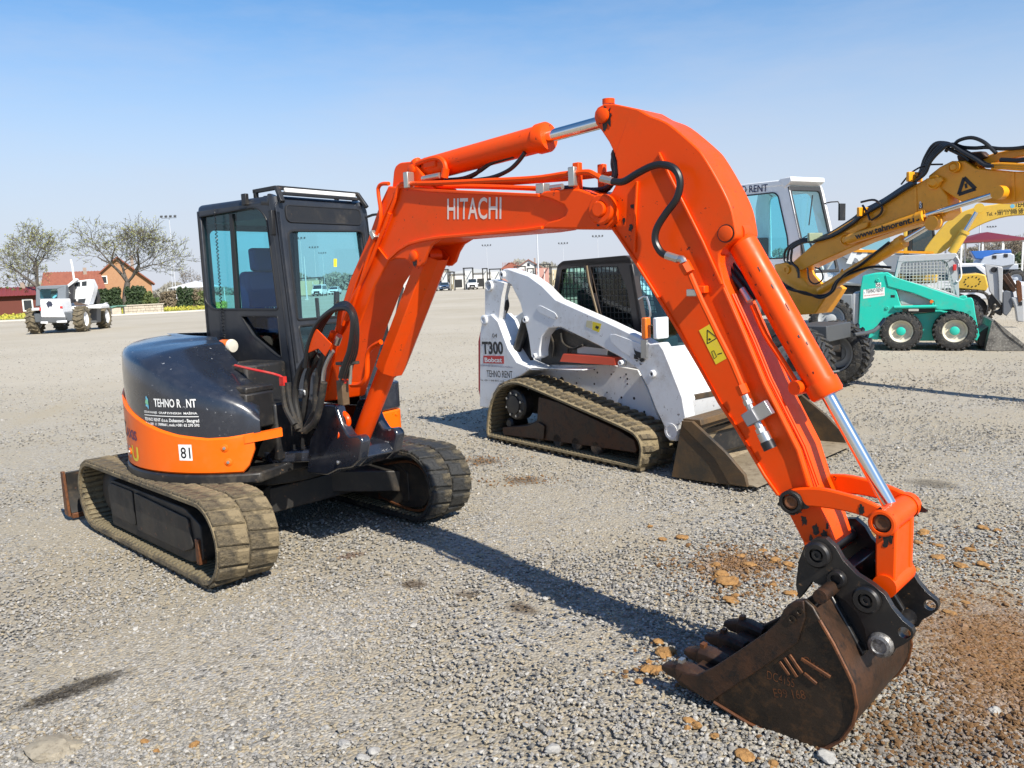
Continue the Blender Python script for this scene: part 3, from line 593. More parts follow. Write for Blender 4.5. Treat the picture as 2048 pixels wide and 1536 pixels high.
# -- black machinery between hood and cab
bx = part(MB().b2((.30, -.62, .86), (.62, -.40, 1.09)).b2((.32, -.60, 1.085), (.60, -.38, 1.13)), 'battery_box', BLACK, U, bevel=.012)
part(MB().b2((.25, -.42, .62), (.64, .0, 1.0)), 'valve_housing', BLACK, U, bevel=.015)
part(MB().b2((.0, -.40, .9), (.34, -.06, 1.24)), 'tank_cover', BLACK, U, bevel=.02)
part(MB().tube([U.onY(470, 731, -.42), U.onY(500, 738, -.42), U.onY(560, 752, -.36), U.onY(572, 770, -.34)], .009, 8, 4).box(U.onY(566, 762, -.35), (.04, .03, .06)), 'red_lock_bar', REDBAR, U)
bc = U.onY(457, 694, -.15)+Vector((.05, -.03, .012))
be = part(MB().lathe([(-.10, .001), (-.098, .02), (-.085, .038), (-.055, .046), (.0, .046), (.022, .046)], bc, (1, .1, -.05), 20), 'beacon_lens', AMBER, U, label='amber beacon lying on the engine hood')
part(MB().lathe([(.02, .05), (.034, .05), (.045, .044), (.05, .001)], bc, (1, .1, -.05), 20), 'beacon_base', plain('beacon_white', (.6, .57, .5), .4), U, be)
part(MB().tube([U.onY(x, y, -.38) for x, y in ((574, 818), (574, 790), (580, 782), (606, 780), (610, 790))], .007, 6, 4), 'wire_handle', STEEL, U)
# swing bracket
Ps = PY(B, -.16); z3 = zoomed(450, 560, 2.954)
sb = MB()
for y0, y1 in ((-.17, -.10), (.10, .17)):
    Pq = PY(B, -.17)
    ear = Pq.pp(z3([(545, 850), (580, 738), (650, 738), (690, 860), (730, 925), (790, 918), (812, 955), (795, 1060), (745, 1110), (660, 1122), (600, 1155), (480, 1140), (500, 940)]))
    sb.plate(PY(B, y0), fillet(ear, .02, 2), 0, -(y1-y0))
low = PY(B, -.17).pp(z3([(490, 985), (640, 960), (760, 1000), (790, 1060), (745, 1110), (660, 1122), (600, 1155), (420, 1130), (400, 1050)]))
sb.plate(PY(B, -.11), low, 0, -.22)
sbo = part(sb, 'swing_post', CHAR, B, bevel=.012, seg=3)
part(MB().cyl((.80, 0, .50), (.80, 0, .86), .085, n=24, ch=.01), 'swing_pin', BLACK, B, sbo)
lug = Plane(B, (0, 0, .63), (1, 0, 0), (0, 1, 0))
part(MB().plate(lug, fillet([(.46, -.34), (.60, -.36), (.80, -.16), (.98, -.12), (.98, .12), (.74, .12), (.58, -.16), (.46, -.20)], .05, 4), -.035, .045), 'swing_lug', CHAR, B, sbo, bevel=.014, seg=3)
part(MB().plate(PZ, fillet([(.5, -.30), (.72, -.14), (.84, -.06), (.84, .06), (.72, .16), (.5, .34)], .05), .585, .66).plate(PZ, fillet([(.5, -.26), (.72, -.12), (.84, -.06), (.84, .06), (.72, .14), (.5, .3)], .05), .78, .85), 'swing_bracket', BLACK, U, bevel=.012)
a, b = B.onY(512, 909, -.30), B.onY(533, 917, -.30); part(MB().cyl(a-(b-a)*4, b, .022, n=14).cyl(a-(b-a)*1.0, a-(b-a)*.2, .026, n=14), 'swing_cylinder', paint('faded_red_orange', (.62, .15, .07), .5, DUST, .4, 6), B)
for q in ((549, 937), (676, 925), (702, 755)): part(MB().lathe([(0, .014), (.006, .014), (.010, .008), (.010, .001)], B.onY(*q, -.171), (0, -1, 0), 12), 'grease_fitting', STEEL, B, sbo)
# ------------------------------------------------------------------ excavator cab
PR = PY(U, -.05); CH_ = 2.375
z4 = zoomed(370, 360, 5.12)
outer = fillet([(-.585, .98), (.435, .98), (.432, 1.2), (.345, 2.30), (.30, CH_-.02), (-.53, CH_-.02), (-.568, 2.30)], [0, 0, .02, .05, .05, .05, .05])
win = fillet(PR.pp([(397.5, 433), (507, 413.5), (520, 420), (533, 437), (556, 619), (424, 619), (410.5, 603)]), [.02, .05, .05, .05, .02, .06, .04])
tri = fillet(PR.pp([(481, 632), (555, 632), (563, 716), (549, 708), (506, 672)]), .02)
CB = part(MB().plate(PR, outer, -.045, 0, [win, tri]), 'cab_frame', CABCH, U, bevel=.008, seg=3)
part(MB().plate(PR, [(q[0], q[1]) for q in win], -.03, -.024), 'side_window', CABGLASS, U, CB)
part(MB().plate(PR, tri, -.03, -.024), 'lower_side_window', DARKGL, U, CB)
def seal(P, pts, r, d, par=CB, mat=RUBBER):
    L = [P.to(a, b, d) for a, b in pts]; return part(MB().tube(L+[L[0], L[1]], r, 6, cap=False), 'window_seal', mat, U, par)
seal(PR, win, .009, -.004); seal(PR, tri, .007, -.004)
mid = PR.pp([(455, 428), (461, 427), (474, 619), (467, 619)]); part(MB().plate(PR, mid, -.04, -.012), 'window_divider', RUBBER, U, CB)
# other walls
part(MB().plate(PY(U, .82), outer, 0, .045, [fillet([(-.50, 1.45), (.33, 1.45), (.27, 2.22), (-.48, 2.22)], .06)]), 'door_wall', CABCH, U, CB, bevel=.008)
part(MB().plate(PY(U, .805), fillet([(-.50, 1.45), (.33, 1.45), (.27, 2.22), (-.48, 2.22)], .06), 0, .006), 'door_window', CABGLASS, U, CB)
PFr = Plane(U, (.432, 0, 1.2), (0, 1, 0), (-.087, 0, 1.1))
def fz(z): return (z-1.2)*1.1031/1.1
f_out = fillet([(-.05, -.22), (.82, -.22), (.82, fz(2.345)), (-.05, fz(2.345))], [0, 0, .05, .05])
L1 = PFr.pp([(576.5, 470), (584, 454)]); L2 = PFr.pp([(595.5, 640)])[0]; L3 = PFr.pp([(597, 652), (611, 716)])
fw = fillet([(L2[0], L2[1]), (L1[0][0], L1[0][1]+.03), (.75, L1[0][1]+.045), (.75, L2[1])], [.02, .05, .05, .02]); fl = fillet([(L3[0][0], L3[0][1]), (.75, L3[0][1]), (.75, L3[1][1]-.1), (L3[1][0]+.01, L3[1][1]-.1)], .03)
part(MB().plate(PFr, f_out, -.045, 0, [fw, fl]), 'front_wall', CABCH, U, CB, bevel=.008, seg=3)
part(MB().plate(PFr, fw, -.028, -.022), 'windscreen', CLEARGL, U, CB); part(MB().plate(PFr, fl, -.028, -.022), 'lower_windscreen', CABGLASS, U, CB)
seal(PFr, fw, .010, -.002); seal(PFr, fl, .008, -.002)
tp = fillet([(.03, fz(2.20)), (.74, fz(2.20)), (.74, fz(2.315)), (.03, fz(2.315))], .04); part(MB().plate(PFr, tp, -.01, .006), 'roof_front_panel', BLACK, U, CB, bevel=.004)
seal(PFr, tp, .006, .004)
RW = Plane(U, (-.575, 0, 0), (0, -1, 0), (0, 0, 1))
rwh = fillet([(-.68, 1.45), (-.02, 1.45), (-.02, 2.2), (-.68, 2.2)], .06)
part(MB().plate(RW, [(-.82, .98), (.05, .98), (.05, 2.34), (-.82, 2.34)], -.045, 0, [rwh]), 'rear_wall', CABCH, U, CB, bevel=.008); part(MB().plate(RW, rwh, -.03, -.024), 'rear_window', CABGLASS, U, CB)
for y in (-.012, .782): part(MB().tube([(.392, y, 1.0), (.388, y, 1.22), (.303, y, 2.28), (.27, y, 2.335), (.20, y, 2.345)], .045, 14, 4), 'corner_post', CABCH, U, CB)
part(MB().b2((-.575, -.052, 2.30), (.31, .822, 2.385)), 'roof', CABCH, U, CB, bevel=.05, seg=4)
part(MB().b2((-.54, 0, .98), (.39, .78, 1.02)), 'cab_floor', INTER, U, CB)
# guard rack over the front of the roof
g = MB(); q = .028
g.bar((.31, .0, 2.435), (.31, .76, 2.435), q, q); g.bar((.325, .02, 2.395), (.325, .75, 2.395), q*.8, q*.8)
for y, s in ((.0, -1), (.76, 1)): g.bar((.31, y, 2.435), (.06, y, 2.43), q, q); g.bar((.31, y, 2.44), (.385, y+s*.02, 2.33), q*1.2, q); g.bar((.08, y, 2.44), (.08, y, 2.37), q, q)
g.bar((.31, .44, 2.435), (.33, .47, 2.39), q*.7, q*.7)
part(g, 'roof_guard', BLACK, U, CB, bevel=.004); part(MB().b2((.315, .05, 2.405), (.335, .72, 2.435)), 'white_roof_strip', plain('roof_strip_white', (.7, .7, .68), .4), U, CB, bevel=.005)  # added white strip, standing for the roof showing beneath the guard; no lamp
part(MB().box(U.onY(490, 399, -.06), (.05, .03, .08)), 'antenna_bracket', BLACK, U, CB, bevel=.005)
part(MB().box(U.onY(543, 446, -.055)+Vector((.02, -.01, 0)), (.035, .03, .17)), 'hinge_cover', BLACK, U, CB, bevel=.005)
# coiled cord
pts = []; a, b = PR.p(432, 418), PR.p(449, 668)
for k in range(190):
    t = k/189; x = a[0]+(b[0]-a[0])*t; z = a[1]+(b[1]-a[1])*t; w = .010*min(1, k/25)
    pts.append(PR.to(x+w*math.sin(k*1.15), z, .012+w*.6*math.cos(k*1.15)))
part(MB().tube(pts, .0035, 5), 'coiled_cord', HOSE, U, CB)
pts = [PR.to(*PR.p(449+6*math.sin(k*.9), 668+k*.7), .02+.01*math.cos(k*.9)) for k in range(45)]; part(MB().tube(pts, .0035, 5), 'cord_bundle', HOSE, U, CB)
# inside
st = part(MB().b2((-.42, .12, 1.02), (.10, .60, 1.36)), 'seat', INTER, U, CB, bevel=.03)
part(MB().plate(PY(U, .14), fillet([(-.40, 1.32), (-.22, 1.34), (-.30, 1.88), (-.40, 1.88)], .05), 0, -.42), 'backrest', SEATB, U, st, bevel=.04, seg=4)
part(MB().plate(PY(U, .25), fillet([(-.40, 1.88), (-.31, 1.88), (-.33, 2.06), (-.41, 2.06)], .03), 0, -.22), 'headrest', SEATB, U, st, bevel=.03)
text('HITACHI', PX(U, -.235), None, None, .028, plain('grey_print', (.25, .27, .3), .6), st, d=.06, bold=.01, fr_base=((.20, 1.58), (.46, 1.58)))
for y in (.08, .62):
    part(MB().b2((-.25, y-.06, 1.3), (.2, y+.06, 1.42)), 'console', INTER, U, CB, bevel=.02)
    part(MB().tube([(.12, y, 1.42), (.16, y-.01, 1.58)], .011, 8).tube([(.16, y-.01, 1.58), (.175, y-.012, 1.70)], .022, 10), 'joystick', INTER, U, CB)
part(MB().tube([(.28, .35, 1.05), (.24, .35, 1.50), (.26, .33, 1.66)], .014, 8).box((.25, .42, 1.44), (.12, .18, .10)), 'travel_lever', INTER, U, CB)
part(MB().plate(PY(U, .62), [(-.55, 1.0), (-.45, 1.0), (-.43, 2.3), (-.55, 2.3)], 0, -.10), 'inner_pillar', INTER, U, CB)
part(MB().b2((-.53, 0, 2.24), (.24, .78, 2.305)), 'headliner', INTER, U, CB)
dl = PFr.pp([(671, 517), (677, 517), (677, 533), (671, 533)]); part(MB().plate(PFr, dl, -.02, -.018), 'warning_sticker', YELD, U, CB)
# left grab rail and mirror stay
part(MB().tube([U.onX(x, y, .36) for x, y in ((806, 575), (797, 610), (793, 640), (800, 660), (808, 690), (806, 725), (797, 745), (782, 758))], .011, 8, 4), 'grab_rail', BLACK, U, CB)
part(MB().plate(PX(U, .40), fillet([(.83, 1.0), (.93, 1.0), (.92, 1.5), (.83, 1.55)], .03), -.03, 0), 'side_cover', BLACK, U, CB, bevel=.006)
part(MB().tube([(.30, .80, 2.25), (.42, .86, 2.28), (.46, .87, 2.2)], .010, 8, 3).box((.47, .87, 2.12), (.03, .11, .2)), 'mirror', BLACK, U, CB)
# ------------------------------------------------------------------ boom, arm, bucket
YB, YA = -.115, -.095
c4, c5, c6, c7, c3 = zoomed(700, 180, 3.657), zoomed(1150, 180, 2.955), zoomed(1350, 600, 3.84), zoomed(1300, 920, 2.56), zoomed(450, 560, 2.954)
PB, PA = PY(B, YB), PY(B, YA)
bo_px = [(776, 372), (800, 374), (864, 380), (1081, 390)]+c4([(1440, 742), (1640, 722), (1700, 728), (1880, 792)])+[(1221, 400), (1232, 421), (1232, 442), (1217, 459)]+c4([(1420, 1015), (1300, 1038), (1130, 1052), (830, 1075), (700, 1082)])+[(870, 484)]
bo_px += [(800, 500), (777, 524), (748, 572), (712, 668), (690, 742), (672, 800), (646, 803), (652, 740), (668, 660), (699, 560), (735, 478), (760, 407)]
bo = PB.pp(bo_px)
BOOM = part(MB().plate(PB, bo, -.23, 0), 'boom', ORANGE, B, bevel=.008, seg=2)
# top and bottom flanges standing proud of the side plates
def strip(P, pxs, w, d0, d1, name, mat, par, fr=B, px=True, bev=.003):
    pts = P.pp(pxs) if px else pxs; up, dn = [], []
    for i, p in enumerate(pts):
        a, b = Vector(pts[max(i-1, 0)]), Vector(pts[min(i+1, len(pts)-1)]); t = (b-a).normalized(); n = Vector((-t.y, t.x)); up.append(tuple(Vector(p)+n*w)); dn.append(tuple(Vector(p)-n*w))
    return part(MB().plate(P, up+dn[::-1], d0, d1), name, mat, fr, par, bevel=bev)
botedge = [(779, 520), (800, 500), (822, 487), (850, 480), (880, 475), (927, 471), (1009, 464), (1055, 460), (1088, 455)]
for y, s in ((YB, 1), (-YB, -1)):
    Pn = PY(B, y)
    P2 = Pn if s > 0 else Plane(B, (0, -YB, 0), (1, 0, 0), (0, 0, 1))
    strip(P2, PB.pp([(798, 373), (864, 381), (970, 386), (1081, 391)]), .008, 0 if s > 0 else -.016, .016 if s > 0 else 0, 'top_flange', ORANGE, BOOM, px=False)
    strip(P2, PB.pp(botedge), .008, 0 if s > 0 else -.018, .018 if s > 0 else 0, 'bottom_flange', ORANGE, BOOM, px=False)
    strip(P2, PB.pp([(796, 376), (776, 420), (745, 492), (716, 560), (690, 640), (668, 715), (655, 780)]), .007, 0 if s > 0 else -.014, .014 if s > 0 else 0, 'leg_flange', ORANGE, BOOM, px=False)
    strip(P2, PB.pp([(757, 494), (779, 522)]), .004, 0 if s > 0 else -.010, .010 if s > 0 else 0, 'weld_bead', ORANGE, BOOM, px=False)
endc = PB.pp(c4([(1395, 772), (1440, 742), (1640, 722), (1700, 728), (1880, 792)])+[(1221, 400), (1233, 421), (1233, 442), (1217, 459)]+c4([(1420, 1013), (1470, 965), (1550, 945), (1592, 920), (1606, 880), (1585, 845), (1500, 805)]))
lugb = fillet(PB.pp([(800, 500), (870, 484), (862, 500), (853, 520), (846, 531), (835, 535), (823, 529), (814, 519), (794, 514), (779, 522)]), .015)
lugb = PB.pp(c4([(290, 1258), (330, 1190), (420, 1120), (560, 1085), (690, 1078), (610, 1130), (575, 1190), (552, 1262), (520, 1292), (480, 1290), (440, 1262), (415, 1238), (340, 1232)]))
brk = fillet(PB.pp(c4([(275, 740), (288, 590), (300, 555), (330, 528), (432, 518), (470, 575), (530, 660), (605, 735)])), [0, .02, .03, .03, .04, .02, .02, 0])
pe = PB.p(1211, 419); pl_ = PB.p(831, 512); pc = PB.p(816, 338)
for y, s in ((YB, 1), (-YB, -1)):
    Pn = Plane(B, (0, y, 0), (1, 0, 0), (0, 0, 1)); d0, d1 = (0, .02) if s > 0 else (-.02, 0)
    part(MB().plate(Pn, endc, d0, d1), 'end_casting', ORANGE, B, BOOM, bevel=.008, seg=3)
    part(MB().plate(Pn, lugb, d0-.01*s, d1-.01*s), 'cylinder_lug', ORANGE, B, BOOM, bevel=.006)
    part(MB().plate(Pn, brk, -.06 if s > 0 else .03, -.03 if s > 0 else .06), 'cylinder_bracket', ORANGE, B, BOOM, bevel=.006)
    ax = Vector((0, -s, 0)); o = Pn.to(*pe, .02*s)
    part(MB().lathe([(-.01, .066), (.018, .066), (.026, .058), (.026, .036), (.001, .036), (.001, .001)], o-ax*.004, ax, 28, False), 'pin_boss', ORANGE, B, BOOM); part(MB().lathe([(-.01, .034), (.034, .034), (.038, .029), (.038, .001)], o, ax, 20), 'arm_pin', ORANGE, B, BOOM)
    part(MB().lathe([(0, .030), (.010, .030), (.014, .024), (.014, .001)], Pn.to(*pl_, .01*s), ax, 18), 'lug_pin', ORANGE, B, BOOM)
    part(MB().lathe([(-.03, .026), (.012, .026), (.014, .02), (.014, .001)], Pn.to(*pc, -.03*s), ax, 18), 'bracket_pin', ORANGE, B, BOOM)
    for pp_, r_, sd in ((pe, .064, 2), (pl_, .037, 3)):
        part(MB().plate(Pn, splat(None, (pp_[0]+.004, pp_[1]-.012), r_, 22, sd, .25), .0205*s if pp_ is pe else .0105*s, (.0225 if pp_ is pe else .0125)*s), 'grease_smear', GREASE, B, BOOM)
ho = PB.p(*c4([(322, 602)])[0])
text('HITACHI', PB, (895, 438), (1003, 437), .105, paint('pale_decal', (.75, .62, .55), .5, (.7, .4, .25), .2, 14, None, 0, 0), BOOM, d=.0015, bold=.012, space=1.03)
text('HITACHI', Plane(B, (0, -YB, 0), (-1, 0, 0), (0, 0, 1)), None, None, .105, WHITE, BOOM, d=.0015, bold=.012, space=1.03, fr_base=((-PB.p(1003, 437)[0], PB.p(1003, 437)[1]), (-PB.p(895, 438)[0], PB.p(895, 438)[1])))
# ---- arm
arm_px = c5([(330, 105), (370, 112), (440, 150), (550, 197), (700, 322), (762, 392), (860, 560), (920, 690), (945, 800), (951, 860), (930, 892), (880, 930), (852, 970), (852, 1030), (880, 1140)])
arm_px += [(1490, 665), (1532, 767), (1600, 900), (1623, 975), (1655, 1050), (1666, 1085), (1668, 1110), (1640, 1133), (1612, 1110), (1606, 1084), (1566, 1006), (1530, 957), (1478, 868), (1441, 813), (1402, 743), (1350, 654), (1268, 522), (1217, 452), (1190, 428), (1194, 404), (1222, 386)]+c5([(240, 560), (252, 500), (245, 420), (232, 380)])
_k = 12; am = [tuple(p) for p in crom(PA.pp(arm_px)[:_k], 4, False)]+PA.pp(arm_px)[_k:]
ARM = part(MB().plate(PA, am, 2*YA, 0), 'arm', ORANGE, B, bevel=.007)
lobe = PA.pp(c5([(112, 160), (116, 130), (132, 103), (170, 82), (232, 82), (300, 96), (375, 112), (440, 150), (430, 420), (300, 470), (247, 420), (232, 375), (200, 308), (155, 240), (122, 200)]))
pin_t = PA.p(*c5([(168, 152)])[0]); pin_b = PA.p(1452, 467)
for s in (1, -1):
    Pn = Plane(B, (0, YA*s, 0), (1, 0, 0), (0, 0, 1)); ax = Vector((0, -s, 0))
    part(MB().plate(Pn, lobe, *((-.03, -.0008) if s > 0 else (.0008, .03))), 'arm_tail_plate', ORANGE, B, ARM, bevel=.005)
    part(MB().lathe([(-.01, .032), (.014, .032), (.018, .026), (.018, .001)], Pn.to(*pin_t), ax, 18), 'rod_pin', ORANGE, B, ARM)
    part(MB().lathe([(-.01, .031), (.008, .031), (.010, .026), (.010, .001)], Pn.to(*pin_b), ax, 20), 'cylinder_pin', ORANGE, B, ARM); part(MB().lathe([(0, .036), (.004, .036), (.004, .032), (0, .032)], Pn.to(*pin_b), ax, 20, False), 'pin_ring', GREASE, B, ARM)
    part(MB().plate(Pn, splat(None, (pin_t[0]+.012, pin_t[1]-.006), .046, 22, 9, .7), .0006*s, .0024*s), 'grease_smear', GREASE, B, ARM)
    for x, y, r, sd in ((1267, 412, .016, 4), (1262, 455, .012, 5), (1248, 440, .012, 6)): part(MB().plate(Pn, splat(None, PA.p(x, y), r, 14, sd, 1.2), .0005*s, .002*s), 'grease_smear', GREASE, B, ARM)
    e0, e1 = (0, .012) if s > 0 else (-.012, 0)
    for w, q in ((.006, c5([(500, 372), (560, 500), (640, 660), (760, 900), (872, 1150)])), (.006, [(1227, 455), (1268, 516), (1350, 647), (1402, 736), (1441, 806), (1478, 861), (1530, 950), (1558, 990)]), (.006, c5([(372, 540), (362, 720), (356, 960)])), (.006, [(1448, 575), (1487, 665), (1529, 767), (1596, 900), (1618, 972)])):
        strip(Pn, PA.pp(q), w, e0, e1, 'side_flange', ORANGE, ARM, px=False)
part(MB().cyl(B.onY(1217, 208, 0), B.onY(1217, 198, 0)+Vector((0, 0, .0)), .028, n=16), 'grease_boss', ORANGE, B, ARM)
# top cover ribs on the lit back of the arm: two thin welded edges
for dy in (-.075, -.055):
    L = [B.onY(x, y, YA) for x, y in ((1458, 590), (1500, 682), (1532, 760), (1600, 896), (1628, 975))]
    part(MB().tube([Vector((p.x+.004, dy, p.z+.002)) for p in L], .005, 5), 'back_weld', ORANGE, B, ARM)
# ---- cylinders
def cylinder(a, b, r, rod_r, t, fr=B, mat=ORANGE, eye0=.05, eye1=.045, name='hydraulic_cylinder', wid=.07):
    a, b = Vector(a), Vector(b); d = (b-a).normalized(); L = (b-a).length; Lb = L*t
    o = part(MB().lathe([(.03, r*.7), (.05, r), (Lb-.06, r), (Lb-.06, r*1.12), (Lb-.012, r*1.12), (Lb, r*1.0), (Lb, rod_r)], a, d, 28, False).lathe([(-wid/2, eye0*.5), (-wid/2, eye0), (wid/2, eye0), (wid/2, eye0*.5)], a, (0, 1, 0), 20, True), name, mat, fr)
    part(MB().lathe([(Lb-.02, rod_r), (L-.03, rod_r)], a, d, 24), 'piston_rod', CHROME, fr, o)
    part(MB().lathe([(-wid/2, eye1*.5), (-wid/2, eye1), (wid/2, eye1), (wid/2, eye1*.5)], b, (0, 1, 0), 20, True), 'rod_eye', mat, fr, o)
    return o
a0 = B.onY(*[816, 338], YB); b0 = PA.to(*pin_t); a0.y = b0.y = 0
AC = cylinder(a0, b0, .064, .029, .70, name='arm_cylinder')
a1 = PA.to(*pin_b); a1.y = 0; b1 = B.onY(1765, 1045, -.13); b1.y = 0
BC_ = cylinder(a1, b1, .058, .026, .60, name='bucket_cylinder')
a2 = B.onY(714, 897, 0); b2_ = PB.to(*pl_); b2_.y = 0
LC = cylinder(a2, b2_, .058, .03, .62, name='boom_cylinder', wid=.09)
# guard over the boom cylinder
d = (b2_-a2).normalized(); n = Vector((-d.z, 0, d.x)); n = n if n.x > 0 else -n; L = (b2_-a2).length
rs = []
for t, k in ((.46, 1.), (.5, 1.04), (1.02, 1.0)):
    q = a2+d*(L*t); hw = .085*k
    rs.append([q+n*x+Vector((0, y, 0)) for x, y in ((-.02, -hw), (.055, -hw), (.095, -.035), (.095, .035), (.055, hw), (-.02, hw), (-.02, hw-.008), (.05, hw-.008), (.087, .032), (.087, -.032), (.05, -hw+.008), (-.02, -hw+.008))])
part(MB().rings(rs), 'cylinder_guard', ORANGE, B, LC, bevel=.003)
part(MB().tube([B.onY(x, y, -.10) for x, y in ((762, 684), (742, 696), (735, 715), (733, 752), (722, 768), (703, 770))], .016, 8, 4), 'cylinder_pipe', ORANGE, B, LC)
part(MB().tube([B.onY(x, y, -.12) for x, y in ((673, 815), (681, 822), (693, 832), (697, 846), (690, 862), (684, 874))], .017, 8, 4).cyl(B.onY(676, 868, -.16), B.onY(700, 872, -.10), .03, n=14), 'cylinder_pipe', ORANGE, B, LC)
# arm-cylinder fittings
part(MB().tube([B.onY(x, y, -.075) for x, y in c4([(480, 545), (520, 525), (600, 500), (650, 500), (685, 525), (700, 575), (700, 610)])], .014, 8, 4).cyl(B.onY(*c4([(700, 575)])[0], -.075), B.onY(*c4([(690, 640)])[0], -.075), .021, n=12), 'oil_pipe', ORANGE, B, AC)
part(MB().box(B.onY(*c4([(590, 530)])[0], -.06), (.10, .03, .06)), 'fitting_block', ORANGE, B, AC, bevel=.008)
part(MB().cyl(B.onY(*c4([(535, 650)])[0], -.09), B.onY(*c4([(660, 625)])[0], -.09), .016, n=12), 'hose_sleeve', ZINC, B, AC)
part(MB().cyl(B.onY(*c4([(480, 520)])[0], -.06), B.onY(*c4([(500, 560)])[0], -.06), .03, n=14), 'pin_cap', ORANGE, B, AC)
# ---- pipes along the boom
def pipe(pts, y, r, mat=ORANGE, name='boom_pipe', par=None, sm=4, n=8): return part(MB().tube([B.onY(a, b, y) for a, b in pts], r, n, sm), name, mat, B, par or BOOM)
pipe(c4([(285, 685), (232, 688), (208, 715), (208, 760), (225, 930), (185, 1080)])+[(735, 520), (720, 570), (700, 630)], -.135, .011)
pipe(c4([(290, 900), (330, 800), (352, 715), (375, 690), (440, 685), (700, 678), (1000, 664), (1250, 652), (1400, 640), (1560, 615), (1640, 608), (1740, 600), (1790, 620), (1835, 645)]), -.125, .0125)
pipe(c4([(290, 900), (250, 1010), (200, 1130), (150, 1260), (90, 1390)])+[(700, 610), (686, 650)], -.135, .0115)
pipe(c4([(620, 705), (900, 706), (1200, 714), (1395, 722)]), -.06, .012)
pipe(c4([(720, 705), (900, 695), (1200, 678), (1450, 660), (1640, 645), (1850, 620), (1940, 605)]), .06, .0115)
for x, y in ((430, 660), (1640, 635)):
    p = B.onY(*c4([(x, y)])[0], -.125); part(MB().box(p, (.035, .05, .085)), 'pipe_clamp', ZINC, B, BOOM, bevel=.004)
p = B.onY(*c4([(1665, 640)])[0], -.11); part(MB().box(p, (.035, .03, .13)), 'clamp_post', ORANGE, B, BOOM, bevel=.004)
p = B.onY(*c4([(1845, 640)])[0], .06); part(MB().box(p, (.035, .03, .12)), 'clamp_post', ORANGE, B, BOOM, bevel=.004)
p = B.onY(*c4([(1410, 725)])[0], -.07); part(MB().box(p, (.05, .05, .05)), 'pipe_clamp', ZINC, B, BOOM, bevel=.004); part(MB().cyl(p+Vector((.05, 0, 0)), p+Vector((.12, 0, .0)), .014, n=10), 'hose_sleeve', ZINC, B, BOOM)
p = B.onY(750, 470, -.135); part(MB().box(p, (.05, .05, .03), Matrix.Rotation(math.radians(55), 3, 'Y')), 'pipe_clamp', ZINC, B, BOOM, bevel=.004)
# black hoses at the elbow and under the arm cylinder
for y, pts in ((-.02, [(891, 360), (925, 357), (955, 345), (985, 325), (1028, 312)]), (.03, [(900, 363), (945, 352), (965, 335), (995, 318), (1040, 306)]), (-.05, [(935, 362), (980, 356), (1015, 342), (1035, 325), (1050, 305)])):
    pipe(pts, y, .011, HOSE, 'arm_cylinder_hose', AC)
pipe(c4([(1560, 720), (1640, 720), (1760, 735), (1860, 725), (1910, 690), (1945, 640), (1950, 560), (1930, 470), (1960, 430)]), .0, .014, HOSE, 'elbow_hose'); pipe(c4([(1600, 715), (1700, 725), (1800, 745), (1890, 720), (1935, 620), (1925, 540), (1935, 460)]), .04, .013, HOSE, 'elbow_hose')
pipe(c4([(1838, 648), (1920, 668)]), -.13, .0165, ZINC, 'hose_sleeve', sm=0)
pipe([(1225, 363)]+c5([(240, 543), (290, 540), (370, 492), (450, 452), (520, 441), (590, 468), (621, 540), (602, 640), (540, 725), (485, 815), (474, 890), (505, 955), (545, 980)]), -.165, .0155, HOSE, 'arm_hose', ARM, 5, 10)
pipe(c5([(540, 978), (610, 1000)]), -.165, .017, ZINC, 'hose_sleeve', ARM, 0); pipe(c5([(605, 998), (632, 1000), (642, 1020)]), -.165, .015, STEEL, 'elbow_fitting', ARM, 3)
pipe(c5([(642, 1020), (675, 1080)]), -.15, .024, ORANGE, 'hex_fitting', ARM, 0, 6)
pipe([(1378, 544), (1402, 600), (1436, 670), (1464, 725), (1483, 770)], -.135, .012, ORANGE, 'arm_pipe', ARM, 0)
p = B.onY(1389, 585, -.12); part(MB().box(p, (.05, .05, .03)), 'pipe_clamp', ZINC, B, ARM, bevel=.004); p = B.onY(1405, 579, -.11); part(MB().box(p, (.04, .04, .03)), 'clamp_tab', ORANGE, B, ARM, bevel=.004)
pipe([(1481, 770), (1489, 788)], -.135, .023, ORANGE, 'hex_fitting', ARM, 0, 6)
pipe([(1489, 790), (1503, 822)], -.135, .014, STEEL, 'valve_stem', ARM, 0); pipe([(1494, 800), (1498, 809)], -.135, .019, STEEL, 'lock_nut', ARM, 0, 6)
e = (B.onY(1520, 826, -.135)-B.onY(1500, 838, -.135)).normalized(); p = B.onY(1513, 829, -.137); R_ = Matrix((e, Vector((0, 1, 0)), e.cross(Vector((0, 1, 0))))).transposed()
part(MB().box(p+e*-.02, (.055, .055, .055), R_), 'valve_block', plain('grey_block', (.25, .25, .26), .5, .4), B, ARM, bevel=.004); part(MB().box(p+e*.035, (.06, .03, .06), R_), 'valve_bracket', STEEL, B, ARM, bevel=.003)
pipe([(1513, 842), (1526, 868)], -.135, .015, STEEL, 'valve_stem', ARM, 0); pipe([(1520, 856), (1524, 865)], -.135, .021, STEEL, 'lock_nut', ARM, 0, 6); pipe([(1525, 866), (1535, 886)], -.135, .024, STEEL, 'coupling', ARM, 0, 12); pipe([(1533, 882), (1541, 898)], -.135, .027, HOSE, 'rubber_cap', ARM, 0, 16)
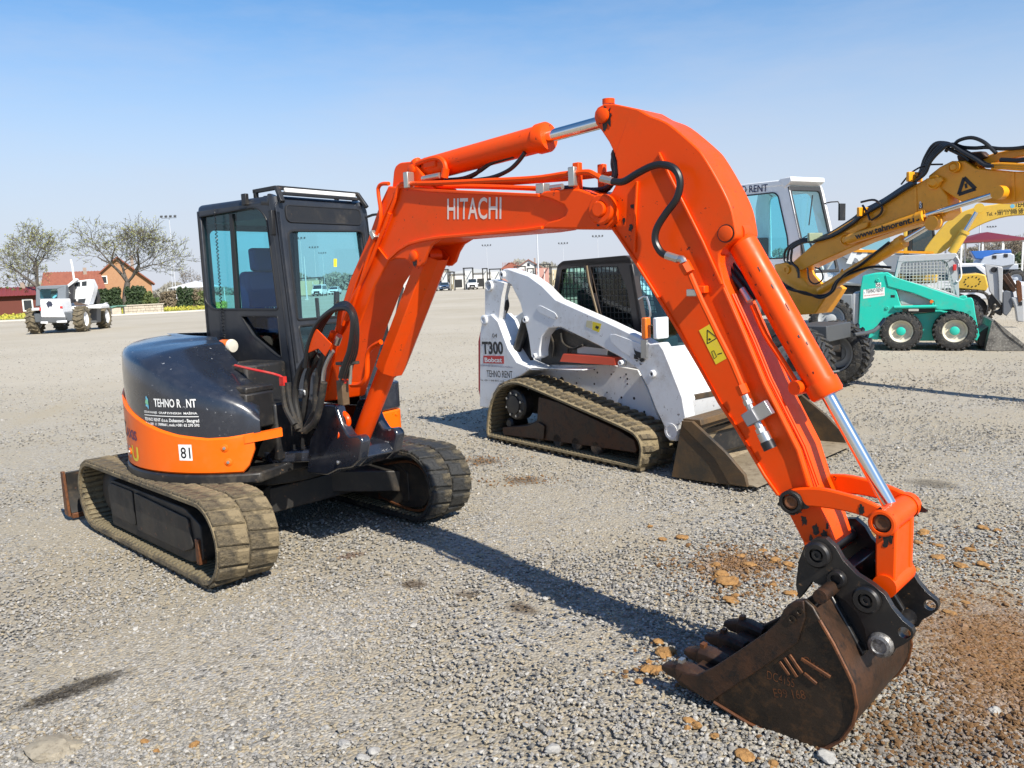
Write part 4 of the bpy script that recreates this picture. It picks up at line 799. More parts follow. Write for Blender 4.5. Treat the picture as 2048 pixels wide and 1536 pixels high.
# warning sticker on the arm
stk = PA.pp([(1398, 661), (1420, 648), (1462, 712), (1432, 729)]); so_ = part(MB().plate(PA, stk, .0003, .0012), 'warning_sticker', YELD, B, ARM)
def outl(P, pts, w, d, name, mat, par, fr=B):
    L = pts+[pts[0]]; mb = MB()
    for p, q in zip(L, L[1:]):
        e = (Vector(q)-Vector(p)).normalized(); m = Vector((-e.y, e.x))*w; mb.plate(P, [tuple(Vector(p)-m), tuple(Vector(q)-m), tuple(Vector(q)+m), tuple(Vector(p)+m)], d, d+.0006)
    return part(mb, name, mat, fr, par)
tri_ = PA.pp(c6([(250, 230), (325, 290), (250, 335)])); outl(PA, tri_, .0018, .0014, 'warning_triangle', BLACKD, ARM); outl(PA, PA.pp(c6([(283, 395), (300, 388), (322, 435), (303, 450)])), .001, .0014, 'sticker_symbol', BLACKD, ARM); outl(PA, PA.pp(c6([(262, 296), (275, 300), (272, 306), (262, 303)])), .002, .0014, 'sticker_symbol', BLACKD, ARM); outl(PA, PA.pp(c6([(330, 415), (362, 405), (362, 408), (330, 418)])), .0012, .0014, 'sticker_symbol', BLACKD, ARM)
# pipe beside the bucket cylinder
bp = part(MB().tube([B.onY(x, y, -.035) for x, y in ((1505, 610), (1530, 668), (1560, 714), (1590, 762), (1600, 776))], .012, 8, 3).cyl(B.onY(1588, 776, -.07), B.onY(1612, 772, .0), .028, n=16), 'cylinder_pipe', ORANGE, B, BC_)
part(MB().tube([B.onY(x, y, .0) for x, y in ((1447, 520), (1462, 548), (1480, 570), (1488, 583))], .017, 8, 3), 'bucket_cylinder_hose', HOSE, B, BC_); part(MB().cyl(B.onY(1484, 578, -.02), B.onY(1500, 602, -.03), .014, n=10), 'hose_sleeve', STEEL, B, BC_)
part(MB().tube([B.onY(x, y, .03) for x, y in ((1455, 520), (1475, 545), (1498, 575), (1510, 600))], .016, 8, 3), 'bucket_cylinder_hose', HOSE, B, BC_)
# ---- linkage
lk = crom(PY(B, -.135).pp(c7([(675, 195), (700, 160), (760, 146), (860, 145), (960, 165), (1080, 200), (1200, 255), (1250, 290), (1262, 330), (1240, 368), (1180, 372), (1140, 330), (1118, 300), (1000, 265), (880, 246), (790, 240), (755, 262), (700, 262)])), 2)
l1, l2, l3 = PY(B, -.14).p(1582, 1004), PY(B, -.14).p(1765, 1046), PY(B, -.10).p(1770, 1172)
LINK = None
for s in (1, -1):
    Pn = Plane(B, (0, -.135*s, 0), (1, 0, 0), (0, 0, 1)); ax = Vector((0, -s, 0))
    o = part(MB().plate(Pn, lk, *((-.028, 0) if s > 0 else (0, .028))), 'link_plate', ORANGE, B, bevel=.006); LINK = LINK or o
    for c, r in ((l1, .034), (l2, .036)):
        part(MB().lathe([(-.03, r*1.35), (.012, r*1.35), (.016, r*1.2), (.016, r*.95), (.004, r*.95)], Pn.to(*c), ax, 24, False), 'pin_boss', GREASE if c is l1 else ORANGE, B, o); part(MB().lathe([(-.03, r*.8), (.010, r*.8), (.013, r*.6), (.009, r*.4), (.009, .001)], Pn.to(*c), ax, 18), 'link_pin', RUSTBR, B, o)
        part(MB().plate(Pn, splat(None, (c[0]+.006, c[1]-.01), r*1.75, 26, 21+int(r*1000)+s, .25), .0005*s, .002*s), 'grease_smear', GREASE, B, o)
    part(MB().plate(Pn, splat(None, (l2[0]-.075, l2[1]+.035), .016, 18, 33, .2), .0005*s, .002*s), 'grease_smear', GREASE, B, o)
part(MB().cyl((l2[0], -.11, l2[1]), (l2[0], .11, l2[1]), .045, n=24).cyl((l1[0], -.13, l1[1]), (l1[0], .13, l1[1]), .03, n=16), 'link_tube', ORANGE, B, LINK)
# push link: two side plates and a cross web
pk = PY(B, -.085); pl2 = fillet([(l2[0]-.036, l2[1]-.01), (l2[0]+.036, l2[1]-.01), (l3[0]+.034, l3[1]), (l3[0]+.025, l3[1]-.036), (l3[0]-.025, l3[1]-.036), (l3[0]-.034, l3[1])], .022)
for s in (1, -1): part(MB().plate(Plane(B, (0, -.085*s, 0), (1, 0, 0), (0, 0, 1)), pl2, -.018, .018), 'push_link', ORANGE, B, LINK, bevel=.006)
part(MB().plate(PY(B, 0), [(l2[0]+.01, l2[1]-.04), (l2[0]+.03, l2[1]-.04), (l3[0]+.03, l3[1]+.03), (l3[0]+.01, l3[1]+.03)], -.08, .08), 'push_link_web', ORANGE, B, LINK)
part(MB().cyl((l3[0], -.11, l3[1]), (l3[0], .11, l3[1]), .043, n=24), 'push_link_tube', ORANGE, B, LINK)
PINST = rusty('worn_pin_steel', ((.16, .155, .15), (.30, .29, .28), (.05, .045, .04)), 14, .4, .7, .4)
# worked-in grease and scuffs on the arm end, link and cylinder
for k, (x, y, r) in enumerate(((1608, 1040, .020), (1632, 1058, .026), (1650, 1072, .018), (1596, 1022, .014), (1622, 1075, .012), (1655, 1052, .010))):
    part(MB().plate(PA, splat(None, PA.p(x, y), r, 13, 50+k, .4), .0004, .0016), 'grease_smear', GREASE, B, ARM)
for k, (x, y, r) in enumerate(((1770, 1090, .013), (1780, 1075, .014))):
    part(MB().plate(PY(B, -.103), splat(None, PY(B, -.103).p(x, y), r, 12, 70+k, .5), .0004, .0016), 'grease_smear', GREASE, B, LINK)
def scuff(cyl_a, cyl_b, r, t, ang, w, l, par):
    d = (cyl_b-cyl_a).normalized(); u = Vector((0, -1, 0)); u = (u-d*u.dot(d)).normalized(); v = d.cross(u); L = (cyl_b-cyl_a).length; q = []
    for a_, s_ in ((-w, -l), (w, -l*.6), (w*.6, l), (-w*.8, l*.7)): n_ = u*math.cos(ang+a_)+v*math.sin(ang+a_); q.append(cyl_a+d*(L*t+s_)+n_*(r+.0015))
    part(MB().add(q, [(0, 1, 2, 3)]), 'paint_scuff', GREASE, B, par)
for t, ang, w, l in ((.22, .7, .05, .012), (.30, .9, .04, .02), (.40, .6, .06, .008), (.43, .85, .05, .008), (.15, .5, .04, .014), (.52, .3, .03, .006)): scuff(a1, b1, .058, t, -ang, w, l, BC_); scuff(a1, b1, .058, t, ang*.4, w*.6, l, BC_)
# ---- quick coupler
cp = PY(B, -.165).pp(c7([(746, 640), (760, 520), (790, 440), (840, 402), (900, 402), (950, 448), (985, 510), (1060, 590), (1140, 640), (1200, 690), (1240, 760), (1290, 820), (1340, 862), (1350, 890), (1342, 915), (1300, 945), (1260, 965), (1240, 1000), (1180, 1014), (1132, 985), (1110, 930), (1098, 860), (1060, 785), (1000, 722), (940, 682), (880, 645), (830, 622), (785, 685), (762, 712)]))
ph = PY(B, -.165).p(*c7([(1302, 885)])[0]); cpins = [PY(B, -.165).p(*c7([q])[0]) for q in ((862, 482), (960, 605), (1112, 712), (1182, 945))]
CPL = None
for s in (1, -1):
    Pn = Plane(B, (0, -.165*s, 0), (1, 0, 0), (0, 0, 1)); ax = Vector((0, -s, 0))
    o = part(MB().plate(Pn, cp, *((-.03, 0) if s > 0 else (0, .03)), [circ(ph, .021, 16)]), 'coupler_plate', COUPLER, B, bevel=.006); CPL = CPL or o
    for i, (c, r) in enumerate(zip(cpins, (.05, .035, .05, .046))):
        if i < 3:
            part(MB().lathe([(-.01, r), (.016, r), (.024, r*.85), (.024, r*.55), (.006, r*.5), (.006, .001)], Pn.to(*c), ax, 26, False), 'coupler_boss', COUPLER, B, o)
            if i != 1: part(MB().lathe([(0, r*.36), (.02, r*.36), (.02, r*.18), (.012, r*.15), (.012, .001)], Pn.to(*c), ax, 16), 'coupler_pin', FRAMEB, B, o)
        else: part(MB().lathe([(-.01, r), (.010, r), (.020, r*.85), (.023, r*.6), (.019, r*.5), (.019, .001)], Pn.to(*c), ax, 26, False), 'locking_pin', PINST, B, o)
part(MB().cyl((cpins[0][0], -.16, cpins[0][1]), (cpins[0][0], .16, cpins[0][1]), .035).cyl((cpins[2][0], -.16, cpins[2][1]), (cpins[2][0], .16, cpins[2][1]), .035).cyl((cpins[3][0], -.16, cpins[3][1]), (cpins[3][0], .16, cpins[3][1]), .035).box((cpins[1][0]+.01, 0, cpins[1][1]-.02), (.05, .27, .10)), 'coupler_core', COUPLER, B, CPL, bevel=.004)
# ---- bucket
PBK = PY(B, -.315); BW = .60
side_px = c7([(745, 718), (700, 745), (682, 790), (668, 815), (600, 878), (450, 980), (330, 1058), (262, 1092), (205, 1112), (150, 1090), (140, 1150), (300, 1230), (500, 1340), (700, 1440), (820, 1480), (900, 1475), (980, 1432), (1040, 1350), (1060, 1260), (1042, 1150), (1010, 1080), (940, 940), (870, 820), (832, 752), (792, 716)])
sp_ = PBK.pp(side_px)
BK = None
for s, y in ((1, -.315), (-1, .285)):
    Pn = Plane(B, (0, y, 0), (1, 0, 0), (0, 0, 1))
    o = part(MB().plate(Pn, sp_, *((-.022, 0) if s > 0 else (0, .022))), 'bucket_side', RUSTDARK, B, bevel=.005); BK = BK or o
    # worn cutting strip along the mouth
    mouth = PBK.pp(c7([(745, 718), (690, 760), (668, 815), (600, 878), (450, 980), (330, 1058), (250, 1096), (170, 1085), (150, 1120), (300, 1230), (330, 1225), (480, 1125), (640, 1020), (760, 930), (800, 800), (792, 716)]))
    part(MB().plate(Pn, mouth, *((.0, .012) if s > 0 else (-.012, 0))), 'side_cutter', RUST, B, o, bevel=.004)
    ax = Vector((0, -s, 0))
    for q in ((775, 770), (735, 808)): part(MB().lathe([(.01, .016), (.018, .016), (.018, .009), (.013, .007), (.013, .001)], Pn.to(*PBK.p(*c7([q])[0])), ax, 14), 'side_bolt_hole', RUSTDARK, B, o)
    edge = PBK.pp(c7([(330, 1238), (500, 1342), (700, 1442), (820, 1481), (900, 1476), (980, 1433), (1041, 1350), (1061, 1260), (1043, 1150), (1010, 1078), (940, 938), (870, 818)]))
    part(MB().tube([Pn.to(a, b, .004*s) for a, b in edge], .007, 6), 'edge_weld', RUSTBR, B, o)
# back shell: follows the outline, 20 mm thick
sh = PBK.pp(c7([(832, 760), (870, 824), (940, 944), (1006, 1082), (1036, 1152), (1054, 1260), (1034, 1348), (976, 1428), (900, 1469), (820, 1474), (700, 1434), (500, 1334), (310, 1228), (240, 1185)]))
sh = [tuple(p) for p in crom(sh, 3, False)]
cx_, cz_ = PBK.p(*c7([(650, 1100)])[0])
inn = []
for i, p in enumerate(sh):
    a, b = Vector(sh[max(i-1, 0)]), Vector(sh[min(i+1, len(sh)-1)]); t = (b-a).normalized(); n = Vector((-t.y, t.x)); n = n if n.dot(Vector((cx_, cz_))-Vector(p)) > 0 else -n
    inn.append(tuple(Vector(p)+n*.02))
part(MB().plate(PY(B, -.295), sh+inn[::-1], 0, -.565), 'bucket_shell', RUST, B, BK, ang=40)
tpz = PBK.pp(c7([(790, 716), (832, 750), (1012, 1078), (1000, 1092), (815, 770), (780, 730)])); part(MB().plate(PY(B, -.17), [(x+.006, z+.006) for x, z in tpz], 0, -.31), 'top_plate', COUPLER, B, BK, bevel=.005)
# mounting ears
ea = PBK.pp(c7([(800, 690), (850, 640), (905, 640), (935, 700), (1110, 1000), (1075, 1060), (1010, 1070), (860, 800)]))
for y in (-.14, .115): part(MB().plate(PY(B, y), ea, 0, -.025), 'mounting_ear', COUPLER, B, BK, bevel=.006)
pt = PBK.p(*c7([(862, 690)])[0]); part(MB().cyl((pt[0]-.005, -.29, pt[1]-.018), (pt[0]-.005, .26, pt[1]-.018), .026, n=20), 'cross_tube', RUST, B, BK)
# lip and teeth
lipA, lipB = PBK.p(*c7([(300, 1228)])[0]), PBK.p(*c7([(165, 1125)])[0])
part(MB().plate(PY(B, -.315), [(lipA[0]+.05, lipA[1]+.005), (lipB[0], lipB[1]-.002), (lipB[0]-.002, lipB[1]+.02), (lipA[0]+.05, lipA[1]+.035)], 0, -.60), 'bucket_lip', RUST, B, BK, bevel=.004)
dirx = (Vector(PBK.p(*c7([(45, 1080)])[0]))-Vector(lipB)); td = dirx.normalized(); tn = Vector((-td.y, td.x)); tn = tn if tn.y > 0 else -tn
for k in range(4):
    yc = -.285+k*.18; o = Vector((lipB[0], lipB[1]+.012)); rs = []
    for s, w, h in ((-.09, .036, .026), (-.02, .04, .042), (.03, .036, .040), (.035, .031, .034), (.075, .030, .024), (.105, .023, .012)):
        c = o+td*s+tn*(.006 if s < .05 else .002)
        ring = [(-1, -.6), (-.6, -1), (.6, -1), (1, -.6), (1, .6), (.6, 1), (-.6, 1), (-1, .6)]
        rs.append([Vector((c.x+tn.x*b*h, yc+a*w, c.y+tn.y*b*h)) for a, b in ring])
    part(MB().rings(rs), 'bucket_tooth', RUST, B, BK, bevel=.004, ang=50)
    part(MB().bar(Vector((o.x+td.x*.02+tn.x*.045, yc, o.y+td.y*.02+tn.y*.045)), Vector((o.x+td.x*.02+tn.x*.062, yc, o.y+td.y*.02+tn.y*.062)), .03, .02), 'tooth_pin', STEEL if k == 0 else RUSTBR, B, BK)
# cast marks on the bucket side
def ptext(t, px_a, px_b, h, mat=RUSTBR, d=.001, bold=-.005):
    me = text(t, PBK, px_a, px_b, h, mat, BK, d=d, bold=bold); return me
ptext('CW-20', c7([(775, 1030)])[0], c7([(905, 1125)])[0], .030); ptext('DC4155', c7([(600, 1120)])[0], c7([(740, 1165)])[0], .034) ; ptext('E99 168', c7([(640, 1215)])[0], c7([(800, 1225)])[0], .034)
mk = MB()
for k, (a, b) in enumerate((((715, 995), (780, 1090)), ((690, 1010), (755, 1110)), ((665, 1030), (715, 1100)), ((775, 1015), (925, 1110)), ((790, 1090), (855, 1145)))):
    mk.bar(PBK.to(*PBK.p(*c7([a])[0]), .003), PBK.to(*PBK.p(*c7([b])[0]), .003), .008, .012)
part(mk, 'weld_marks', RUSTBR, B, BK, bevel=.002)
# ---- hoses in front of the cab
def hose(pts, y, r, mat=HOSE, sm=5, name='main_hose'): return part(MB().tube([B.onY(x, py, y+dy) for x, py, dy in pts], r, 9, sm), name, mat, B)
for k in range(4):
    o = k*5
    hose([(628-o*1.2, 735, 0), (632-o, 690, 0), (645-o*.8, 650, 0), (668-o*.4, 618+o*.3, 0), (690, 607+o*.6, 0), (706-o*.2, 622+o*.4, 0), (713-o*.5, 655, 0), (711-o*.8, 700, 0), (702-o*.9, 730, 0), (696-o, 755, 0)], -.22-.028*k, .0165)
for k, (pts) in enumerate([[(640, 712), (618, 745), (612, 790), (606, 830), (590, 858)], [(652, 700), (640, 735), (632, 780), (630, 820), (612, 858)], [(628, 700), (600, 740), (590, 790), (598, 840), (600, 862)], [(576, 765), (580, 800), (588, 830), (596, 858)], [(566, 772), (572, 815), (590, 850)], [(648, 765), (642, 800), (632, 840), (610, 862)]]):
    part(MB().tube([B.onY(x, y, -.24-.02*k) for x, y in pts], .021, 9, 5), 'dusty_hose', HOSEDUST, B)
part(MB().tube([B.onY(x, y, -.27) for x, y in ((667, 702), (655, 722), (647, 745), (645, 770))], .012, 8, 4), 'braided_hose', STEEL, B)
for (x, y) in ((668, 690), (676, 680), (664, 672)): part(MB().cyl(B.onY(x-3, y+8, -.25), B.onY(x+3, y-8, -.25), .02, n=10), 'hose_nut', ORANGE if x != 676 else ZINC, B)
Pg2 = PY(B, -.30); part(MB().plate(Pg2, Pg2.pp([(632, 655), (665, 688), (652, 713), (638, 697), (611, 709), (616, 690)]), 0, .006), 'hose_guard', ORANGE, B, bevel=.003)
p = B.onY(686, 785, -.24); part(MB().box(p, (.06, .05, .15)), 'hose_junction', paint('bronze_block', (.10, .06, .03), .5, DUST, .3, 9), B, bevel=.006)
part(MB().box(B.onY(695, 726, -.24), (.09, .11, .018)), 'hose_clamp', BLACK, B, bevel=.003)
for x, y in ((680, 755), (690, 750), (700, 752)): part(MB().cyl(B.onY(x, y+16, -.24), B.onY(x+2, y-22, -.24), .010, n=8), 'hose_tail', ZINC if x != 690 else REDBAR, B)
part(MB().tube([B.onY(x, y, -.2) for x, y in ((692, 640), (700, 620), (690, 612), (680, 625), (676, 665))], .014, 8, 4), 'feed_pipe', ORANGE, B)
# ------------------------------------------------------------------ white compact track loader
KA, KB_ = gnd(985, 880), gnd(1275, 945)
K = Frame((KA+KB_)/2, 52.0); z8 = zoomed(840, 480, 2.953)
KW = 1.92
WHITEP = paint('white_machine_paint', (.72, .73, .74), .38, (.36, .29, .20), .38, 3.0, (.10, .07, .05), .22, .2, var=.04)
BROWNC = paint('brown_black_paint', (.035, .026, .021), .45, (.13, .075, .045), .5, 3, None, 0, .1)
TANDUST = rusty('dusty_worn_steel', ((.21, .165, .105), (.27, .22, .15), (.12, .085, .05)), 3, .75, .1, .4); BKTSTEEL = rusty('loader_bucket_steel', ((.045, .037, .027), (.13, .075, .03), (.075, .05, .027)), 3, .6, .2, .45)
TL = thing('compact_track_loader', K, 'white compact track loader on mud-caked tracks with a worn bucket', 'track loader')
def kp(mb, name, mat, parent=None, bevel=0, ang=35, label=None): return mb.build(name, mat, parent or TL, bevel, ang, label=label)
def KPx(y, pts): return PY(K, y).pp(z8(pts))
KPY = lambda y: Plane(K, (0, y, 0), (1, 0, 0), (0, 0, 1))
loop = KPx(0, [(385, 1110), (396, 1000), (432, 900), (482, 846), (552, 826), (640, 850), (900, 960), (1200, 1090), (1286, 1150), (1318, 1230), (1310, 1315), (1270, 1376), (1100, 1352), (800, 1302), (500, 1262), (422, 1222), (390, 1165)])
cxk, czk = sum(p[0] for p in loop)/len(loop), sum(p[1] for p in loop)/len(loop)
def inset(pts, d):
    if area2(pts) < 0: pts = pts[::-1]
    out = []
    for i, p in enumerate(pts):
        t = (Vector(pts[(i+1) % len(pts)])-Vector(pts[i-1])).normalized(); out.append(tuple(Vector(p)-Vector((t.y, -t.x))*d))
    return out
inner = crom(inset(loop, .045), 4)
inner = [(x, max(z, .052)) for x, z in inner]
lugK = lugmesh(.055, .19, .024, MUDTRACK, .012)
for y0, y1, s in ((0, .44, 1), (KW-.44, KW, -1)):
    yc = (y0+y1)/2
    bo_ = belt('rubber_track', inner, y0, y1, .028, muddy('loader_track_mud', (.05, .045, .03), (.24, .19, .11), .8, 5) if s > 0 else MUDTRACK, MUDINNER, TL, 0, lugK, None, 50, ((yc-.11, 0, 0), (yc+.11, .5, 0)))
    Pk = KPY(0)
    yo = .07 if s > 0 else KW-.07
    def dd(a, b): return (-(yo+a), -(yo+b)) if s > 0 else (-(yo-a), -(yo-b))
    fr_ = kp(MB().plate(Pk, fillet(KPx(.07, [(490, 1105), (640, 1092), (690, 1066), (700, 925), (820, 960), (1180, 1128), (1262, 1180), (1280, 1240), (1272, 1258), (1050, 1224), (500, 1152), (486, 1135)]), .02), *dd(0, .30)), 'track_frame', RUST if s > 0 else BLACK, bevel=.006)
    kp(MB().plate(Pk, fillet(KPx(.065, [(492, 1105), (640, 1096), (700, 1072), (740, 1095), (735, 1178), (500, 1150)]), .02), *dd(-.02, .0)), 'frame_step', RUST, fr_, bevel=.004)
    sc = KPx(.12, [(578, 968)])[0]; ys = yo+.03*s
    hubk = MB().lathe([(-.10, .17), (0, .17), (.02, .155), (.03, .10), (.045, .095), (.05, .001)], (sc[0], ys, sc[1]), (0, -s, 0), 30)
    hb_ = kp(hubk, 'drive_sprocket', BLACK, fr_)
    for k in range(8):
        a = 2*math.pi*k/8+.3; kp(MB().cyl((sc[0]+.125*math.cos(a), ys-s*.02, sc[1]+.125*math.sin(a)), (sc[0]+.125*math.cos(a), ys-s*.045, sc[1]+.125*math.sin(a)), .014, n=6), 'sprocket_bolt', STEEL, fr_)
    for q in ((615, 1205), (715, 1220), (825, 1236), (935, 1252), (1050, 1270)):
        c = KPx(.10, [q])[0]; kp(MB().lathe([(-.18, .05), (-.12, .07), (0, .07), (.012, .06), (.012, .001)], (c[0], yo+.012*s, max(c[1]-.01, .122)), (0, -s, 0), 20), 'track_roller', muddy('roller_mud', (.02, .018, .015), (.22, .15, .09), .4, 8), fr_)
    c = KPx(.10, [(520, 1085)])[0]; kp(MB().lathe([(-.2, .06), (0, .06), (.02, .04), (.02, .001)], (c[0], yo+.06*s, c[1]), (0, -s, 0), 20), 'rear_roller', BLACK, fr_)
    # rear upright, lower body side, lift arm
    yp = .15 if s > 0 else KW-.15
    def d2(a, b): return (-(yp+a), -(yp+b)) if s > 0 else (-(yp-a), -(yp-b))
    up = kp(MB().plate(Pk, KPx(.15, [(352, 985), (354, 560), (358, 520), (372, 455), (420, 438), (460, 480), (490, 560), (520, 640), (570, 720), (655, 757), (600, 800), (470, 852), (430, 905), (402, 992)]), *d2(0, .28)), 'rear_upright', WHITEP, bevel=.01)
    c = KPx(.15, [(383, 472)])[0]; kp(MB().lathe([(-.02, .055), (.018, .055), (.024, .045), (.024, .03), (.01, .025), (.01, .001)], (c[0], yp, c[1]), (0, -s, 0), 22), 'pivot_boss', WHITEP, up)
    tow = KPx(.18, [(384, 300), (390, 258), (425, 232), (470, 245), (500, 255), (482, 330), (462, 485), (450, 505), (400, 490), (384, 440)])
    c = KPx(.18, [(415, 270)])[0]; tw = kp(MB().plate(Pk, tow, *d2(.03, .12), [circ(c, .042, 18)]), 'rear_link', WHITEP, bevel=.008)
    kp(MB().lathe([(0, .045), (.03, .045), (.03, .058), (0, .058)], (c[0], yp+.03*s, c[1]), (0, -s, 0), 22, False), 'link_bush', WHITEP, tw)
    ya = .22 if s > 0 else KW-.22
    def d3(a, b): return (-(ya+a), -(ya+b)) if s > 0 else (-(ya-a), -(ya-b))
    arm_ = KPx(.22, [(478, 195), (490, 172), (515, 168), (560, 183), (640, 210), (720, 268), (800, 350), (900, 395), (1100, 482), (1320, 588), (1360, 612), (1412, 608), (1440, 650), (1500, 800), (1550, 930), (1570, 1050), (1532, 1100), (1512, 1190), (1468, 1185), (1440, 1100), (1392, 1000), (1342, 870), (1290, 770), (1200, 702), (1050, 622), (830, 515), (760, 520), (720, 570), (705, 650), (706, 690), (680, 702), (656, 690), (638, 560), (610, 450), (590, 370), (540, 270), (505, 235)])
    la = kp(MB().plate(Pk, arm_, *d3(0, .13)), 'lift_arm', WHITEP, bevel=.012)
    for q, r in (((492, 205), .042), ((628, 470), .034), ((683, 684), .026), ((1378, 790), .034), ((1192, 725), .026)):
        c = KPx(.22, [q])[0]; kp(MB().lathe([(-.03, r), (.022, r), (.03, r*.85), (.03, r*.5), (.012, r*.45), (.012, .001)], (c[0], ya, c[1]), (0, -s, 0), 22, False), 'arm_pin', WHITEP, la); kp(MB().lathe([(.008, r*.4), (.02, r*.4), (.02, .001)], (c[0], ya, c[1]), (0, -s, 0), 10), 'pin_core', BLACK, la)
    c = KPx(.22, [(1483, 1130)])[0]; kp(MB().lathe([(-.05, .05), (.006, .05), (.006, .072), (-.05, .072)], (c[0], ya, c[1]), (0, -s, 0), 24, False), 'arm_end_bush', WHITEP, la); kp(MB().lathe([(0, .05), (.001, .001)], (c[0], ya+.03*s, c[1]), (0, -s, 0), 20, False), 'bush_hole', BLACK, la)
    e0, e1 = (0, .008)
    for pts in ([(700, 388), (718, 388), (800, 430), (815, 455), (800, 472), (705, 428), (692, 408)], [(1120, 560), (1150, 555), (1300, 610), (1345, 640), (1345, 700), (1260, 700), (1190, 655), (1130, 600)]):
        if s > 0: kp(MB().plate(PY(K, .22), fillet(KPx(.22, pts), .02), 0, .006), 'arm_reinforcement', WHITEP, la, bevel=.004)
    body = KPx(.45, [(560, 830), (600, 800), (660, 755), (700, 660), (1290, 765), (1345, 880), (1420, 1080), (1250, 1140), (700, 900)])
    yb = .44 if s > 0 else KW-.44
    kp(MB().plate(Pk, body, *((-yb, -yb-.03) if s > 0 else (-yb, -yb+.03))), 'body_side', WHITEP, bevel=.006)
    if s > 0:
        hol = MB(); rn = random.Random(5)
        for q, r in (((838, 825), .030), ((925, 845), .011), ((1030, 850), .011), ((1030, 765), .008), ((1048, 783), .010), ((1130, 793), .009), ((1185, 812), .007), ((1218, 793), .010), ((1225, 820), .011), ((1225, 850), .009), ((1190, 930), .012), ((1265, 935), .014), ((1030, 900), .009), ((1105, 900), .008), ((1325, 1015), .012), ((980, 893), .006)):
            c = KPx(.44, [q])[0]; hol.lathe([(0, r), (.002, r), (.002, .001)], (c[0], .4395, c[1]), (0, -1, 0), 14)
        kp(hol, 'bolt_holes', BLACKD, TL)
        kp(MB().plate(PY(K, .22), fillet(KPx(.22, [(845, 672), (1148, 695), (1155, 742), (825, 718)]), .008), -.10, .0), 'reflector_bar', paint('orange_red', (.75, .07, .02), .4), bevel=.008, label='orange red bar along the body side')
        kp(MB().plate(PY(K, .26), fillet(KPx(.26, [(1165, 750), (1185, 712), (1210, 700), (1290, 755)]), .01), -.05, .0), 'cylinder_bracket', WHITEP, bevel=.004)
        kp(MB().plate(PY(K, .16), KPx(.16, [(640, 752), (720, 765), (960, 765), (960, 772), (640, 768)]), -.2, 0), 'fender_edge', WHITEP, bevel=.004)
        kp(MB().plate(PY(K, .43), fillet(KPx(.43, [(722, 640), (745, 560), (830, 518), (1195, 690), (1185, 738), (715, 735)]), .03), -.005, .008), 'engine_bay', BLACK, bevel=.006)
        kp(MB().plate(PY(K, .42), KPx(.42, [(930, 625), (1108, 645), (1105, 680), (930, 668)]), .001, .003), 'instruction_label', plain('label_grey', (.45, .45, .45), .6)); kp(MB().plate(PY(K, .34), KPx(.34, [(525, 665), (622, 505), (655, 690), (652, 742), (600, 735)]), -.04, .0), 'pivot_guard', BLACK, bevel=.006)
        for q in ([(770, 560), (790, 620), (780, 690)], [(830, 550), (845, 610), (900, 640), (960, 620)], [(870, 690), (872, 650), (880, 630)]): kp(MB().tube([K.onY(*w, .40) for w in z8(q)], .012, 7, 4), 'engine_hose', HOSEDUST)
        # lettering
        Pu = PY(K, .15); up_ = up
        text('T300', Pu, *z8([(370, 670), (493, 672)]), .135, BLACKD, up_, d=.002, bold=.035); text('04', Pu, *z8([(428, 576), (456, 577)]), .045, BLACKD, up_, d=.002, bold=.0)
        kp(MB().plate(Pu, KPx(.15, [(375, 683), (496, 685), (496, 731), (375, 727)]), .001, .002), 'badge', REDD, up_); text('Bobcat', Pu, *z8([(384, 720), (486, 722)]), .05, WHITE, up_, d=.0035, bold=.03)
        text('IZDAVANJE GRAĐEVINSKIH MAŠINA', Pu, *z8([(358, 745), (548, 758)]), .024, plain('faded_blue', (.2, .2, .3), .6), up_, d=.002, bold=.0); text('TEHNO RENT', Pu, *z8([(396, 808), (548, 815)]), .075, BLACKD, up_, d=.002, bold=.005); text('Tel. +381 11 848 88 61, mob.', Pu, *z8([(358, 832), (500, 838)]), .02, BLACKD, up_, d=.002, bold=0)
        Pa_ = PY(K, .22)
        kp(MB().plate(Pa_, KPx(.22, [(985, 475), (1018, 478), (1015, 525), (980, 512)]), .001, .002), 'sticker', plain('pale_sticker', (.6, .55, .35), .6), la); kp(MB().plate(Pa_, KPx(.22, [(1020, 482), (1072, 495), (1058, 545), (1018, 530)]), .001, .002), 'sticker', YELD, la)
        kp(MB().plate(Pa_, KPx(.22, [(1040, 505), (1060, 512), (1052, 528), (1036, 518)]), .0025, .003), 'sticker_symbol', BLACKD, la)
        hd = crom(KPx(.22, [(1267, 636), (1275, 652), (1300, 662), (1318, 672), (1320, 692), (1305, 700), (1285, 688), (1272, 665)]), 3); kp(MB().plate(Pa_, hd, .0085, .0095), 'emblem', BLACKD, la)
        for q in ([(1268, 672), (1284, 684), (1296, 706), (1268, 700)], [(1296, 706), (1322, 696), (1330, 712), (1310, 722)], [(1300, 730), (1314, 730), (1308, 738)], [(1274, 706), (1292, 712), (1284, 718)]): kp(MB().plate(Pa_, KPx(.22, q), .0085, .0095), 'emblem', BLACKD, la)
        kp(MB().plate(Pa_, KPx(.22, [(1318, 590), (1350, 590), (1350, 695), (1318, 695)]), .01, .03), 'light_bracket', STEEL, la)
